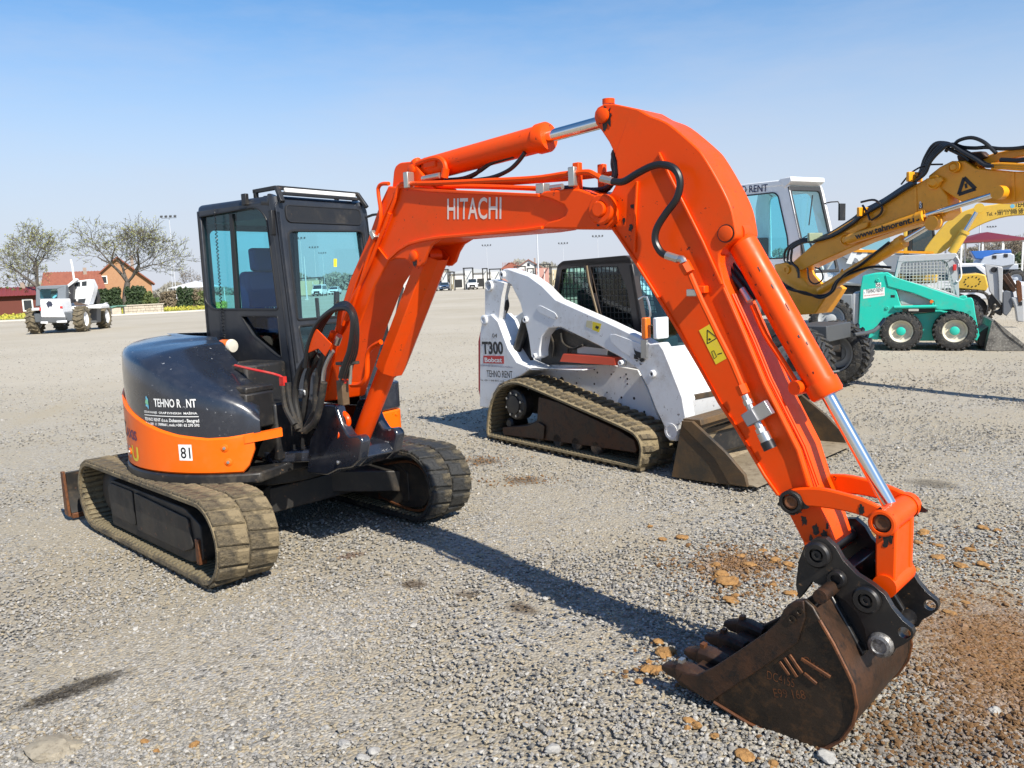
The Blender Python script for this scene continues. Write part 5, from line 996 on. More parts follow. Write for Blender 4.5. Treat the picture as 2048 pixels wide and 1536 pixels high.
# engine body, tail, red tail strip
xr = KPx(.15, [(354, 800)])[0][0]; xt = KPx(.15, [(335, 800)])[0][0]
kp(MB().plate(KPY(0), KPx(.30, [(372, 460), (470, 470), (620, 720), (620, 830), (380, 980), (372, 980)]), -.43, -(KW-.43)), 'engine_body', WHITEP, bevel=.02)
kp(MB().plate(KPY(0), KPx(.15, [(358, 520), (356, 940), (345, 935), (335, 880), (334, 600), (345, 545)]), -.17, -(KW-.17)), 'tail_guard', REDD, bevel=.01)
kp(MB().plate(KPY(0), KPx(.45, [(480, 500), (610, 400), (640, 560), (660, 760), (560, 720)]), -.50, -(KW-.50)), 'engine_cover', plain('light_grey_cover', (.42, .45, .48), .5), bevel=.02)
kp(MB().b2((KPx(.5, [(620, 0)])[0][0], .46, .25), (KPx(.5, [(1350, 0)])[0][0], KW-.46, .95)), 'chassis', BLACK, bevel=.02)
kp(MB().tube([K.onY(*q, .26) for q in z8([(512, 262), (500, 330), (512, 380), (490, 430), (475, 480)])], .02, 8, 4).tube([K.onY(*q, .30) for q in z8([(520, 262), (512, 330), (520, 390), (500, 440), (480, 490)])], .015, 8, 4), 'lift_hose', HOSEDUST)
for y in (.27, KW-.27):
    kp(MB().cyl(K.onY(*z8([(628, 470)])[0], .27)+Vector((0, y-.27, 0)), K.onY(*z8([(560, 690)])[0], .27)+Vector((0, y-.27, 0)), .05, n=18), 'lift_cylinder', BLACK)
# cab
CYc = .50; kcab = PY(K, CYc)
co_ = fillet(KPx(CYc, [(782, 345), (810, 155), (840, 126), (1210, 92), (1240, 110), (1262, 200), (1325, 560), (1330, 640), (1000, 660), (860, 500)]), [.02, .06, .06, .04, .04, .05, .03, 0, 0, 0])
w1 = fillet(KPx(CYc, [(806, 338), (838, 172), (968, 152), (1045, 470), (985, 450)]), .02); w2 = fillet(KPx(CYc, [(1005, 158), (1168, 152), (1225, 300), (1262, 520), (1255, 555), (1075, 470)]), .02)
far_y = KW-CYc
ck = kp(MB().plate(kcab, co_, -.06, 0, [w1, w2]), 'cab_frame', BROWNC, bevel=.008); kp(MB().plate(KPY(far_y), co_, -.03, .03, [w1, w2]), 'cab_frame', BROWNC, bevel=.008)
kp(MB().plate(kcab, fillet(KPx(CYc, [(806, 175), (810, 150), (840, 124), (1215, 90), (1245, 108), (1250, 140), (830, 160)]), .03), -(far_y-CYc), -.0), 'cab_roof', BROWNC, ck, bevel=.02)
rb = KPx(CYc, [(800, 200), (812, 200), (795, 340), (782, 345)]); kp(MB().plate(kcab, rb, -(far_y-CYc), -.02), 'cab_rear', DARKGL, ck)
def wire_mesh(P, poly, sp, r, name, mat, par, d, ang=0, build=None):
    mb = MB(); xs = [p[0] for p in poly]; zs = [p[1] for p in poly]
    def clip(c, ax):
        hit = []
        for i in range(len(poly)):
            a, b = poly[i-1], poly[i]
            if (a[ax]-c)*(b[ax]-c) < 0: t_ = (c-a[ax])/(b[ax]-a[ax]); hit.append(a[1-ax]+(b[1-ax]-a[1-ax])*t_)
        return sorted(hit)
    for ax, lo, hi in ((0, min(xs), max(xs)), (1, min(zs), max(zs))):
        v = lo+sp*.6
        while v < hi:
            h = clip(v, ax)
            for a, b in zip(h[::2], h[1::2]):
                A, Bq = ((v, a), (v, b)) if ax == 0 else ((a, v), (b, v)); mb.bar(P.to(*A, d), P.to(*Bq, d), r, r)
            v += sp
    return mb.build(name, mat, par)
for w in (w1, w2):
    kp(MB().plate(kcab, w, -.045, -.04), 'side_window', glassm('green_glass', (.6, .8, .75)) if w is w1 else DARKGL, ck); wire_mesh(kcab, w, .055, .007, 'window_mesh', BLACK, ck, -.012)
    kp(MB().plate(KPY(far_y), w, .0, .006), 'far_window', CLEARGL, ck); wire_mesh(KPY(far_y), w, .055, .007, 'window_mesh', BLACK, ck, .0)
kp(MB().tube([kcab.to(*p, .0) for p in KPx(CYc, [(985, 152), (1000, 250), (1058, 470)])], .012, 8), 'window_bar', plain('brass_bar', (.16, .11, .05), .5), ck)
xf = KPx(CYc, [(1262, 200)])[0]; xf2 = KPx(CYc, [(1328, 600)])[0]
PKf = Plane(K, (xf2[0], 0, xf2[1]), (0, 1, 0), (xf[0]-xf2[0], 0, xf[1]-xf2[1])); Lh = math.hypot(xf[0]-xf2[0], xf[1]-xf2[1])
fo_ = [(CYc, -.22), (far_y, -.22), (far_y, Lh+.10), (CYc, Lh+.10)]; fh = fillet([(CYc+.08, -.16), (far_y-.08, -.16), (far_y-.08, Lh), (CYc+.08, Lh)], .08)
kp(MB().plate(PKf, fo_, -.05, 0, [fh]), 'cab_front', BLACK, ck, bevel=.01); kp(MB().plate(PKf, fh, -.03, -.025), 'front_glass', CABGLASS, ck)
wire_mesh(KPY(KW-.56), KPx(.5, [(1270, 220), (1330, 200), (1400, 560), (1330, 560)]), .055, .007, 'inner_mesh', BLACK, ck, .0)
kp(MB().tube([PKf.to(CYc-.01, Lh*.62, .02), PKf.to(CYc-.01, Lh*.62, .12), PKf.to(CYc-.01, Lh*.35, .13), PKf.to(CYc-.01, Lh*.28, .05)], .010, 8, 3), 'grab_handle', STEEL, ck)
kp(MB().b2((-.25, .6, .95), (.45, KW-.6, 1.1)).b2((-.35, .65, 1.05), (-.2, KW-.65, 1.6)), 'seat', plain('seat_black', (.015, .016, .017), .7), ck, bevel=.03)
am_ = K.onY(*z8([(1345, 520)])[0], .24); lt = kp(MB().box(am_+Vector((-.02, 0, 0)), (.06, .07, .19)), 'side_light', AMBER, label='amber and white side light by the cab', bevel=.012); kp(MB().box(am_+Vector((.10, .06, 0)), (.05, .16, .19)), 'headlight', plain('lamp_glass', (.75, .78, .8), .15), lt, bevel=.012)
# front cross member, steps, hoses
fx = KPx(.5, [(1480, 700)])[0]
kp(MB().plate(KPY(0), KPx(.30, [(1380, 640), (1470, 670), (1560, 950), (1520, 1080), (1430, 1060)]), -.36, -(KW-.36)), 'front_panel', WHITEP, bevel=.01)
kp(MB().b2((fx[0]+.10, .45, .62), (fx[0]+.32, KW-.45, .67)).b2((fx[0]+.18, .40, .33), (fx[0]+.44, KW-.40, .38)), 'step', BKTSTEEL, bevel=.006)
kp(MB().b2((fx[0]+.16, .5, .12), (fx[0]+.40, KW-.5, .40)), 'attachment_plate', BLACK, bevel=.01)
# bucket, turned a little on its coupler
Kb = Frame(K.o, 44.5); kb = zoomed(1220, 700, 4.267); ynear = Kb.loc(gnd(1344, 955)).y; yfar = Kb.loc(gnd(1664, 891)).y; Pn_ = PY(Kb, ynear)
KBY = lambda y: Plane(Kb, (0, y, 0), (1, 0, 0), (0, 0, 1))
def kbp(mb, name, mat, par=None, bevel=0):
    o = mb.build(name, mat, par or TL, bevel)
    if par is None: o.rotation_euler.z = Kb.rz-K.rz
    return o
prof_ = Pn_.pp(kb([(620, 602), (530, 1082), (540, 1100), (1030, 1132), (1185, 1132), (1160, 1062), (995, 868), (712, 606)]))
prof_ = [(x, max(z, .008) if i not in (2, 3, 4) else .008+.012*(i-2)) for i, (x, z) in enumerate(prof_)]
bk = None
for y, s in ((ynear, 1), (yfar, -1)):
    o = kbp(MB().plate(KBY(y), prof_, -.012, .012), 'bucket_side', BKTSTEEL, bk, bevel=.004); bk = bk or o
    rim = [prof_[0], prof_[7], prof_[6], prof_[5], prof_[4]]
    kbp(MB().plate(KBY(y), [rim[0], rim[1], rim[2], rim[3], rim[4], (rim[4][0]-.16, rim[4][1]), (rim[2][0]-.10, rim[2][1]-.06), (rim[0][0]+.02, rim[0][1]-.05)], .013*s, .026*s), 'side_strip', BKTSTEEL, bk, bevel=.004)
wd = yfar-ynear; print('bucket', ynear, yfar, prof_)
kbp(MB().plate(KBY(ynear), [prof_[0], (prof_[0][0]+.03, prof_[0][1]), (prof_[1][0]+.06, prof_[1][1]+.07), (prof_[2][0]+.1, prof_[2][1]+.02), prof_[2], prof_[1]], -.012, -wd+.012), 'bucket_back', TANDUST, bk, bevel=.004)
kbp(MB().plate(KBY(ynear), [prof_[2], (prof_[2][0]+.1, prof_[2][1]+.022), (prof_[4][0]+.03, prof_[4][1]+.012), (prof_[4][0]+.07, prof_[4][1])], -.012, -wd+.012), 'bucket_floor', TANDUST, bk, bevel=.002)
kbp(MB().plate(KBY(ynear), [(prof_[0][0]-.01, prof_[0][1]+.012), (prof_[0][0]+.16, prof_[0][1]+.02), (prof_[0][0]+.17, prof_[0][1]-.03), (prof_[0][0]+.02, prof_[0][1]-.05)], -.012, -wd+.012), 'bucket_top_edge', BKTSTEEL, bk, bevel=.006)
kbp(MB().plate(KBY(ynear), [(prof_[0][0]+.03, prof_[0][1]-.055), (prof_[0][0]+.12, prof_[0][1]-.045), (prof_[0][0]+.125, prof_[0][1]-.075), (prof_[0][0]+.03, prof_[0][1]-.085)], -.012, -wd+.012), 'inner_rib', BKTSTEEL, bk, bevel=.004)
# ------------------------------------------------------------------ turquoise skid steer
G = Frame(gnd(1800, 702), 25.0); zg = zoomed(1440, 500, 3.368); zh = zoomed(1440, 250, 3.368)
TEAL = paint('turquoise_paint', (.014, .50, .385), .38, (.25, .22, .15), .25, 4, (.12, .08, .05), .08, .2, var=.05); CREAM = paint('cream_rim', (.62, .58, .47), .5, (.3, .24, .15), .35, 6); GREYW = paint('pale_grey_paint', (.42, .44, .46), .45, (.3, .25, .18), .4, 5, None, 0, .1)
SK = thing('skid_steer_loader', G, 'turquoise skid steer loader with cream wheels and mesh cab', 'skid steer')
GP = lambda y, pts: PY(G, y).pp(zg(pts)); GH = lambda y, pts: PY(G, y).pp(zh(pts)); GPY = lambda y: Plane(G, (0, y, 0), (1, 0, 0), (0, 0, 1)); GW = 1.55
def gp(mb, name, mat, par=None, bevel=0): return mb.build(name, mat, par or SK, bevel)
TYRE = muddy('tyre_rubber', (.02, .02, .02), (.16, .14, .11), .18, 6, .8)
for x, zc in ((.01, .385), (.952, .385)):
    wheel(SK, (x, .14, .388), .388, .27, .225, CREAM, TEAL, (0, -1, 0), 24, .02, TYRE); wheel(SK, (x, GW-.14, .388), .388, .27, .225, CREAM, TEAL, (0, 1, 0), 24, .02, TYRE)
for y0, y1 in ((.10, .30), (GW-.30, GW-.10)):
    s = y0 < .5
    rear = [(920, 568), (932, 500), (945, 262), (960, 176), (1040, 158), (1130, 150), (1182, 182), (1184, 262), (1218, 370), (1232, 425), (1175, 440), (1110, 500), (1075, 560), (1062, 606), (990, 598)]
    r = gp(MB().plate(GPY(0), GP(.10, rear), -y0, -y1), 'rear_upright', TEAL, bevel=.015)
    ar = [(1112, 168), (1182, 184), (1400, 252), (1640, 333), (1668, 322), (1698, 322), (1708, 345), (1722, 440), (1748, 575), (1730, 612), (1712, 600), (1696, 500), (1650, 430), (1560, 402), (1450, 406), (1440, 346), (1300, 290), (1190, 262), (1130, 246)]
    la = gp(MB().plate(GPY(0), GP(.08, ar), -(y0-.02), -(y1-.06)), 'lift_arm', TEAL, bevel=.012)
    if s:
        gp(MB().cyl(G.onY(*zg([(1172, 386)])[0], .07), G.onY(*zg([(1470, 380)])[0], .07), .034, n=16), 'lift_cylinder', TEAL, la); gp(MB().cyl(G.onY(*zg([(1470, 380)])[0], .04), G.onY(*zg([(1470, 380)])[0], .12), .045, n=16), 'cylinder_eye', TEAL, la)
        gp(MB().lathe([(0, .035), (.03, .033), (.03, .001)], G.onY(*zg([(1425, 347)])[0], .08), (0, -1, 0), 18), 'amber_marker', AMBER, la)
        for q in ((1062, 202), (1125, 390), (1678, 420)): gp(MB().lathe([(0, .035), (.02, .03), (.02, .014), (.008, .012), (.008, .001)], G.onY(*zg([q])[0], y0), (0, -1, 0), 16), 'pivot_pin', TEAL, r)
        pp = PY(G, .10); gp(MB().plate(pp, GP(.10, [(966, 268), (1108, 250), (1110, 308), (964, 328)]), .001, .003), 'name_board', WHITE, r); text('TEHNO RENT', pp, *zg([(985, 292), (1102, 278)]), .075, BLACKD, r, d=.005, bold=.0); text('IZDAVANJE GRAĐEVINSKIH MAŠINA', pp, *zg([(972, 312), (1104, 298)]), .025, REDD, r, d=.005, bold=0)
        gp(MB().plate(pp, GP(.10, [(1050, 222), (1085, 218), (1085, 248), (1050, 252)]), .001, .003), 'number_plate', WHITE, r); text('56', pp, *zg([(1053, 248), (1082, 245)]), .085, BLACKD, r, d=.005, bold=.01); gp(MB().lathe([(0, .01), (.003, .01), (.003, .001)], G.onY(*zg([(973, 288)])[0], .096), (0, -1, 0), 10), 'logo', LOGO, r)
        gp(MB().plate(pp, GP(.10, [(1150, 303), (1178, 303), (1178, 320), (1150, 320)]), .001, .004), 'vent', BLACKD, r)
gp(MB().plate(GPY(0), GP(.30, [(1060, 600), (1180, 440), (1480, 415), (1700, 460), (1722, 595), (1460, 612), (1340, 612), (1100, 606)]), -.30, -(GW-.30)), 'chassis', TEAL, bevel=.015)
gp(MB().plate(GPY(0), GP(.16, [(1186, 266), (1300, 296), (1432, 346), (1430, 372), (1222, 368)]), -.18, -(GW-.18)), 'engine_panel', GREYW, bevel=.01); gp(MB().plate(GPY(0), GP(.2, [(1225, 392), (1450, 392), (1450, 418), (1235, 425)]), -.22, -.5), 'belly_panel', BLACK); gp(MB().plate(GPY(0), GP(.18, [(1270, 398), (1340, 396), (1338, 412), (1270, 412)]), -.19, -.3), 'battery', plain('pale_box', (.5, .5, .48), .5))
gp(MB().plate(GPY(0), GP(.12, [(892, 296), (940, 285), (930, 560), (918, 566), (894, 550)]), -.16, -(GW-.16)), 'rear_door', GREYW, bevel=.02); gp(MB().plate(GPY(0), GP(.12, [(945, 262), (962, 178), (1130, 152), (1180, 190), (1180, 300), (1000, 330)]), -.30, -(GW-.30)), 'engine_hood', TEAL, bevel=.02)
oc = GH(.28, [(1172, 1040), (1205, 890), (1225, 880), (1585, 864), (1604, 880), (1612, 1166), (1400, 1100)]); hc = fillet(GH(.28, [(1192, 1032), (1222, 935), (1245, 922), (1500, 910), (1530, 925), (1596, 1148), (1400, 1085)]), .03)
cg = gp(MB().plate(PY(G, .28), oc, -.06, 0, [hc]), 'cab_frame', GREYW, bevel=.01); gp(MB().plate(PY(G, GW-.34), oc, -.06, 0, [hc]), 'cab_frame', GREYW, bevel=.01)
wire_mesh(PY(G, .28), hc, .062, .010, 'side_mesh', plain('galvanised_wire', (.5, .5, .48), .5), cg, -.02); wire_mesh(PY(G, GW-.30), hc, .062, .010, 'side_mesh', MATS['galvanised_wire'], cg, -.02)
gp(MB().plate(PY(G, .28), fillet(GH(.28, [(1195, 920), (1205, 885), (1225, 878), (1588, 862), (1606, 880), (1606, 905), (1225, 925)]), .02), -(GW-.6), 0.004), 'cab_roof', GREYW, cg, bevel=.012)
gp(MB().b2((.15, .5, .95), (.6, GW-.5, 1.08)).b2((.08, .52, 1.05), (.2, GW-.52, 1.5)), 'seat', plain('skid_seat', (.015, .015, .015), .7), cg, bevel=.03)
gp(MB().tube([G.onY(*q, .26) for q in zh([(1590, 885), (1612, 920), (1626, 1010), (1605, 1055), (1590, 1050)])], .014, 8, 4), 'front_rail', WHITE, cg); gp(MB().box(G.onY(*zh([(1580, 960)])[0], .24), (.06, .05, .12)), 'tail_light', REDD, cg, bevel=.01)
bkp = GP(.0, [(1786, 682), (1795, 640), (1832, 482), (1850, 476), (1930, 540), (2012, 605), (2052, 640), (2055, 684)]); bz = min(p[1] for p in bkp); bkp = [(x, z-bz+.005) for x, z in bkp]
DIRTYB = rusty('dirty_grey_bucket', ((.07, .065, .06), (.20, .19, .17), (.34, .33, .30)), 5, .7, .2, .4)
bk2 = gp(MB().plate(GPY(0), bkp, -.0, -.015), 'bucket_side', DIRTYB, bevel=.004); gp(MB().plate(GPY(0), bkp, -(GW+.0), -(GW+.015)), 'bucket_side', DIRTYB, bk2, bevel=.004)
gp(MB().plate(GPY(0), [bkp[0], bkp[2], bkp[3], (bkp[1][0]+.06, bkp[1][1]), (bkp[0][0]+.08, .03), (bkp[-1][0], .022), bkp[-1]], -.016, -GW), 'bucket_shell', DIRTYB, bk2); gp(MB().plate(GPY(0), [(bkp[3][0], bkp[3][1]), (bkp[4][0], bkp[4][1]), (bkp[6][0], bkp[6][1]), (bkp[6][0]-.02, bkp[6][1]-.05), (bkp[4][0]-.03, bkp[4][1]-.06)], .016, .0), 'side_strip', DIRTYB, bk2)
gp(MB().plate(GPY(0), GP(.3, [(1740, 560), (1800, 520), (1830, 510), (1810, 600), (1790, 660), (1740, 640)]), -.3, -(GW-.3)), 'attachment_plate', BLACK, bevel=.01); gp(MB().b2((.1, .35, .2), (.85, GW-.35, .6)), 'belly', BLACK)
# ------------------------------------------------------------------ wheeled excavator: white cab, yellow boom
yx, yy = Vector((math.cos(math.radians(60.5)), -math.sin(math.radians(60.5)), 0)), Vector((math.sin(math.radians(60.5)), math.cos(math.radians(60.5)), 0))
YO = Vector((4.62, 13.0, 0))-yx*.7+yy*.15
Y = Frame(YO, 60.5); YP = lambda y, pts: PY(Y, y).pp(zh(pts)); YPY = lambda y: Plane(Y, (0, y, 0), (1, 0, 0), (0, 0, 1))
YEL = paint('yellow_paint', (.82, .33, .008), .40, (.28, .13, .03), .3, 3, (.06, .035, .02), .12, .15, var=.08); WCAB = paint('white_cab_paint', (.80, .80, .80), .38, (.4, .34, .25), .15, 4)
YE = thing('wheeled_excavator', Y, 'wheeled excavator with white cab and hose-draped yellow articulated boom', 'excavator')
def yp(mb, name, mat, par=None, bevel=0, ang=35): return mb.build(name, mat, par or YE, bevel, ang)
# wheels: axle set square to the undercarriage
wa, wb = gnd(1590, 797), gnd(1673, 769); la_, lb_ = Y.loc(wa), Y.loc(wb); lat = (lb_-la_).normalized(); fwd = Vector((lat.y, -lat.x, 0))
BIGT = muddy('big_tyre_rubber', (.022, .022, .023), (.12, .105, .08), .2, 6, .8)
for c, ax in ((la_, -lat), (lb_, lat), (la_-fwd*2.1, -lat), (lb_-fwd*2.1, lat)): wheel(YE, Vector((c.x, c.y, .475)), .475, .36, .28, GREYW, BLACK, ax, 30, .022, BIGT, rimdepth=.12)
mid = (la_+lb_)/2; R_ = Matrix((fwd, lat, Vector((0, 0, 1)))).transposed()
yp(MB().box(mid+Vector((0, 0, .48)), (.22, (lb_-la_).length-.2, .2), R_).box(mid-fwd*2.1+Vector((0, 0, .48)), (.22, (lb_-la_).length-.2, .2), R_).box(mid-fwd*1.05+Vector((0, 0, .68)), (2.5, .7, .26), R_), 'undercarriage', FRAMEB, bevel=.02)
yp(MB().box(mid+fwd*.05+Vector((0, 0, .84)), (.5, .9, .22), R_).tube([mid+lat*.3+fwd*.4+Vector((0, 0, .78)), mid+lat*.8+fwd*.5+Vector((0, 0, .80)), mid+lat*1.1+fwd*.55+Vector((0, 0, .95))], .03, 8, 3), 'axle_bracket', plain('dark_steel', (.06, .065, .07), .5), bevel=.015)
# upper body and cab
tt = mid-fwd*1.05
yp(MB().cyl((tt.x, tt.y, .80), (tt.x, tt.y, .98), .55, n=28), 'turntable', BLACK)
yp(MB().b2((-1.9, -1.35, .96), (.25, 1.05, 1.30)), 'upper_body', plain('upper_grey', (.10, .105, .11), .5), bevel=.05); yp(MB().b2((-1.9, -1.3, 1.28), (-.9, 1.0, 1.85)), 'engine_cover', WCAB, bevel=.10); yp(MB().b2((-.95, -1.3, 1.28), (-.1, .15, 1.55)), 'side_tank', WCAB, bevel=.08); yp(MB().b2((-1.2, .2, 1.25), (.42, .94, 1.75)), 'cab_base', WCAB, bevel=.04)
yc0 = .18; so2 = YP(yc0, [(50, 1010), (30, 560), (55, 412), (430, 370), (442, 372), (470, 440), (540, 760), (545, 920), (500, 990)]); sw = fillet(YP(yc0, [(130, 900), (120, 500), (140, 480), (365, 455), (392, 475), (455, 760), (462, 880), (440, 895), (260, 905)]), .06)
cy = yp(MB().plate(PY(Y, yc0), so2, -.05, 0, [sw]), 'cab_frame', WCAB, bevel=.015); yp(MB().plate(PY(Y, yc0), sw, -.03, -.024), 'side_window', CABGLASS, cy)
yp(MB().plate(PY(Y, yc0+.78), so2, -.05, 0, [sw]), 'cab_frame', WCAB, cy, bevel=.015); yp(MB().plate(PY(Y, yc0+.78), sw, -.03, -.024), 'far_window', CABGLASS, cy)
for q in (sw,): yp(MB().tube([PY(Y, yc0).to(a, b, .004) for a, b in q+q[:2]], .012, 6, cap=False), 'window_seal', RUBBER, cy)
top = YP(yc0, [(50, 420), (55, 410), (430, 368), (445, 372), (452, 405)]); yp(MB().plate(PY(Y, yc0), [top[0], top[1], top[2], top[3], top[4], (top[1][0]+.02, top[1][1]-.10)], -.78, 0.01), 'cab_roof', WCAB, cy, bevel=.03)
p0, p1 = Vector(YP(yc0, [(470, 440)])[0]), Vector(YP(yc0, [(545, 780)])[0]); Pcf = Plane(Y, (p1.x, yc0, p1.y), (0, 1, 0), (p0.x-p1.x, 0, p0.y-p1.y)); Lc = (p0-p1).length
fr2 = [(0, -.55), (.78, -.55), (.78, Lc+.08), (0, Lc+.08)]; ho2 = fillet([(.05, -.5), (.73, -.5), (.73, Lc), (.05, Lc)], .05)
yp(MB().plate(Pcf, fr2, -.04, 0, [ho2]), 'cab_front', plain('cab_trim', (.03, .03, .03), .5), cy, bevel=.01); yp(MB().plate(Pcf, ho2, -.025, -.02), 'windscreen', CLEARGL, cy)
vis = YP(yc0, [(430, 368), (452, 405), (600, 400)]); v0 = Vector(vis[0]); yp(MB().plate(PY(Y, yc0), [(v0.x-.08, v0.y+.02), (v0.x+.16, v0.y+.03), (v0.x+.17, v0.y-.04), (v0.x+.02, v0.y-.14)], -.80, .02), 'sun_visor', WCAB, cy, bevel=.01)
yp(MB().bar(Pcf.to(.5, Lc*.9, .02), Pcf.to(.25, Lc*.3, .02), .015, .02), 'wiper', BLACK, cy)
yp(MB().tube([Pcf.to(.78, Lc*.75, 0), Pcf.to(.93, Lc*.72, .15), Pcf.to(.94, Lc*.55, .16)], .012, 6, 2).box(Pcf.to(.94, Lc*.5, .17), (.04, .14, .28)), 'mirror', BLACK, cy, bevel=.005)
text('TEHNO RENT', PY(Y, yc0), *zh([(18, 468), (322, 446)]), .12, plain('navy_print', (.02, .025, .08), .5), cy, d=.012, bold=.01)
yp(MB().lathe([(-.01, .17), (0, .185), (.012, .17)], (p1.x-.25, yc0+.5, p1.y+.05), (-.5, 0, 1), 24, False).tube([(p1.x-.25, yc0+.5, p1.y+.05), (p1.x+.0, yc0+.5, p1.y-.5)], .03, 8), 'steering_wheel', RUBBER, cy); yp(MB().b2((-1.0, yc0+.3, 1.4), (-.5, yc0+.8, 1.6)).b2((-1.0, yc0+.3, 1.6), (-.85, yc0+.8, 2.3)), 'seat', INTER, cy, bevel=.04)
# swing bracket and boom
br = YP(-.2, [(362, 940), (440, 925), (505, 945), (530, 1010), (600, 1085), (700, 1078), (745, 1105), (700, 1180), (640, 1272), (470, 1285), (440, 1200), (425, 1100), (372, 1010)]); yp(MB().plate(PY(Y, -.2), br, -.4, 0), 'boom_bracket', YEL, bevel=.02)
for q in ((452, 975), (715, 1090)): yp(MB().lathe([(0, .07), (.03, .065), (.03, .035), (.015, .03), (.015, .001)], PY(Y, -.2).to(*YP(-.2, [q])[0]), (0, -1, 0), 20), 'bracket_pin', YEL)
b1p = YP(-.15, [(470, 940), (640, 792), (700, 752), (1100, 512), (1390, 362), (1445, 368), (1525, 480), (1545, 585), (1480, 640), (1250, 690), (960, 792), (700, 908), (545, 982), (490, 985)])
BM = yp(MB().plate(PY(Y, -.15), b1p, -.30, 0), 'lower_boom', YEL, bevel=.015); yp(MB().plate(PY(Y, -.15), YP(-.15, [(1308, 420), (1325, 412), (1330, 600), (1312, 604)]), 0, .012), 'boom_rib', YEL, BM, bevel=.004)
b2p = YP(-.12, [(1405, 340), (1480, 282), (1560, 242), (1650, 240), (1725, 290), (1980, 315), (2800, 285), (3600, 240), (4700, 170), (4800, 420), (3600, 450), (2800, 480), (2050, 510), (1900, 532), (1620, 515), (1520, 452), (1435, 402), (1400, 375)])
B2 = yp(MB().plate(PY(Y, -.12), b2p, -.24, 0), 'upper_boom', YEL, bevel=.015); yp(MB().plate(PY(Y, -.12), YP(-.12, [(1962, 322), (1985, 320), (1990, 515), (1968, 518)]), 0, .012), 'boom_rib', YEL, B2, bevel=.004)
b3p = YP(.05, [(1640, 250), (1720, 240), (1860, 190), (2048, 150), (2400, 60), (3000, -80), (3000, 40), (2400, 150), (2048, 212), (1760, 282)]); yp(MB().plate(PY(Y, .0), b3p, -.16, 0), 'folded_arm', YEL, bevel=.012)
yp(MB().plate(PY(Y, -.05), YP(-.05, [(1590, 205), (1650, 185), (1760, 175), (1800, 215), (1700, 255), (1600, 245)]), -.12, 0), 'rotator', RUST, bevel=.02)
for q, r, P_ in (((1445, 385), .075, B2), ((1580, 283), .06, B2), ((1480, 630), .06, BM), ((850, 772), .07, BM)): yp(MB().lathe([(-.02, r*1.25), (.03, r*1.2), (.035, r), (.02, r*.9), (.045, r*.6), (.045, .001)], PY(Y, -.15).to(*YP(-.15, [q])[0]), (0, -1, 0), 22), 'boom_pin', YEL, P_)
yp(MB().plate(PY(Y, -.152), YP(-.152, [(1395, 360), (1500, 350), (1510, 375), (1460, 410), (1400, 405)]), 0, .03), 'hinge_plate', YEL, B2, bevel=.01)
def ycyl(a, b, y, r, rr, t, name):
    A, Bq = Y.onY(*zh([a])[0], y), Y.onY(*zh([b])[0], y); d = (Bq-A).normalized(); L = (Bq-A).length
    o = yp(MB().lathe([(-.05, r*.8), (0, r), (L*t-.1, r), (L*t-.1, r*1.12), (L*t, r*1.12), (L*t, rr)], A, d, 22), name, YEL); yp(MB().lathe([(L*t-.02, rr), (L, rr)], A, d, 16), 'piston_rod', CHROME, o)
    yp(MB().lathe([(-.06, rr*1.4), (-.06, rr*2.4), (.06, rr*2.4), (.06, rr*1.4)], Bq, (0, 1, 0), 20), 'rod_eye', YEL, o); return o
c1 = ycyl((880, 768), (1885, 455), -.26, .075, .035, .54, 'tilt_cylinder'); ycyl((690, 1112), (1440, 660), -.25, .085, .04, .76, 'boom_cylinder')
text('www.tehnorent.rs', PY(Y, -.34), *zh([(912, 770), (1345, 642)]), .085, BLACKD, c1, d=.0, bold=.03)
tw_ = YP(-.12, [(1645, 355), (1722, 430), (1608, 468)]); L_ = tw_+[tw_[0]]; mb = MB()
for p, q in zip(L_, L_[1:]): mb.bar(PY(Y, -.12).to(*p, .004), PY(Y, -.12).to(*q, .004), .004, .045)
mb.bar(PY(Y, -.12).to(*YP(-.12, [(1655, 395)])[0], .004), PY(Y, -.12).to(*YP(-.12, [(1660, 425)])[0], .004), .004, .03); yp(mb, 'warning_triangle', BLACKD, B2)
pn = YP(-.15, [(1340, 530), (1365, 525), (1366, 560), (1341, 565)]); yp(MB().plate(PY(Y, -.15), pn, .001, .003), 'number_plate', BLACKD, BM); text('8', PY(Y, -.15), *zh([(1346, 560), (1360, 557)]), .09, WHITE, BM, d=.004, bold=.01)
# black hoses draped along the boom
def yh(pts, y, r=.024, sm=5): yp(MB().tube([Y.onY(*q, y) for q in zh(pts)], r, 7, sm), 'boom_hose', HOSE)
for k in range(4): yh([(640-k*8, 775+k*4), (760, 720+k*9), (900, 630+k*10), (960, 580+k*10), (1100, 505+k*8), (1230, 420+k*8), (1320, 365+k*8)], -.05-.05*k)
for k in range(3): yh([(640, 765+k*12), (560, 770+k*10), (490, 800+k*14), (440+k*22, 850), (440+k*20, 920), (500+k*12, 970), (530, 1030)], -.12-.06*k, .02)
for k, (h, w) in enumerate(((100, 0), (120, 30), (150, 60), (175, 80), (195, 100))): yh([(1320, 360+k*4), (1350+k*8, 310+k*4), (1380+w*.4, 220+k*6), (1440+w*.5, 130+k*10), (1520+w*.3, 105+h*.15), (1600+w*.3, 150+k*8), (1700+k*5, 200+k*8), (1790, 260+k*4), (1840, 275)], -.02-.05*k, .022)
yh([(1560, 170), (1600, 110), (1690, 85), (1770, 110), (1830, 160), (1860, 190)], -.1); yh([(1520, 180), (1560, 130), (1640, 150), (1720, 155), (1800, 150), (1900, 160), (2048, 150), (2300, 90)], -.08); yh([(1440, 190), (1500, 150), (1560, 170), (1640, 210), (1680, 240)], -.1); yh([(1890, 235), (1980, 240), (2048, 235), (2300, 200)], -.1, .03)
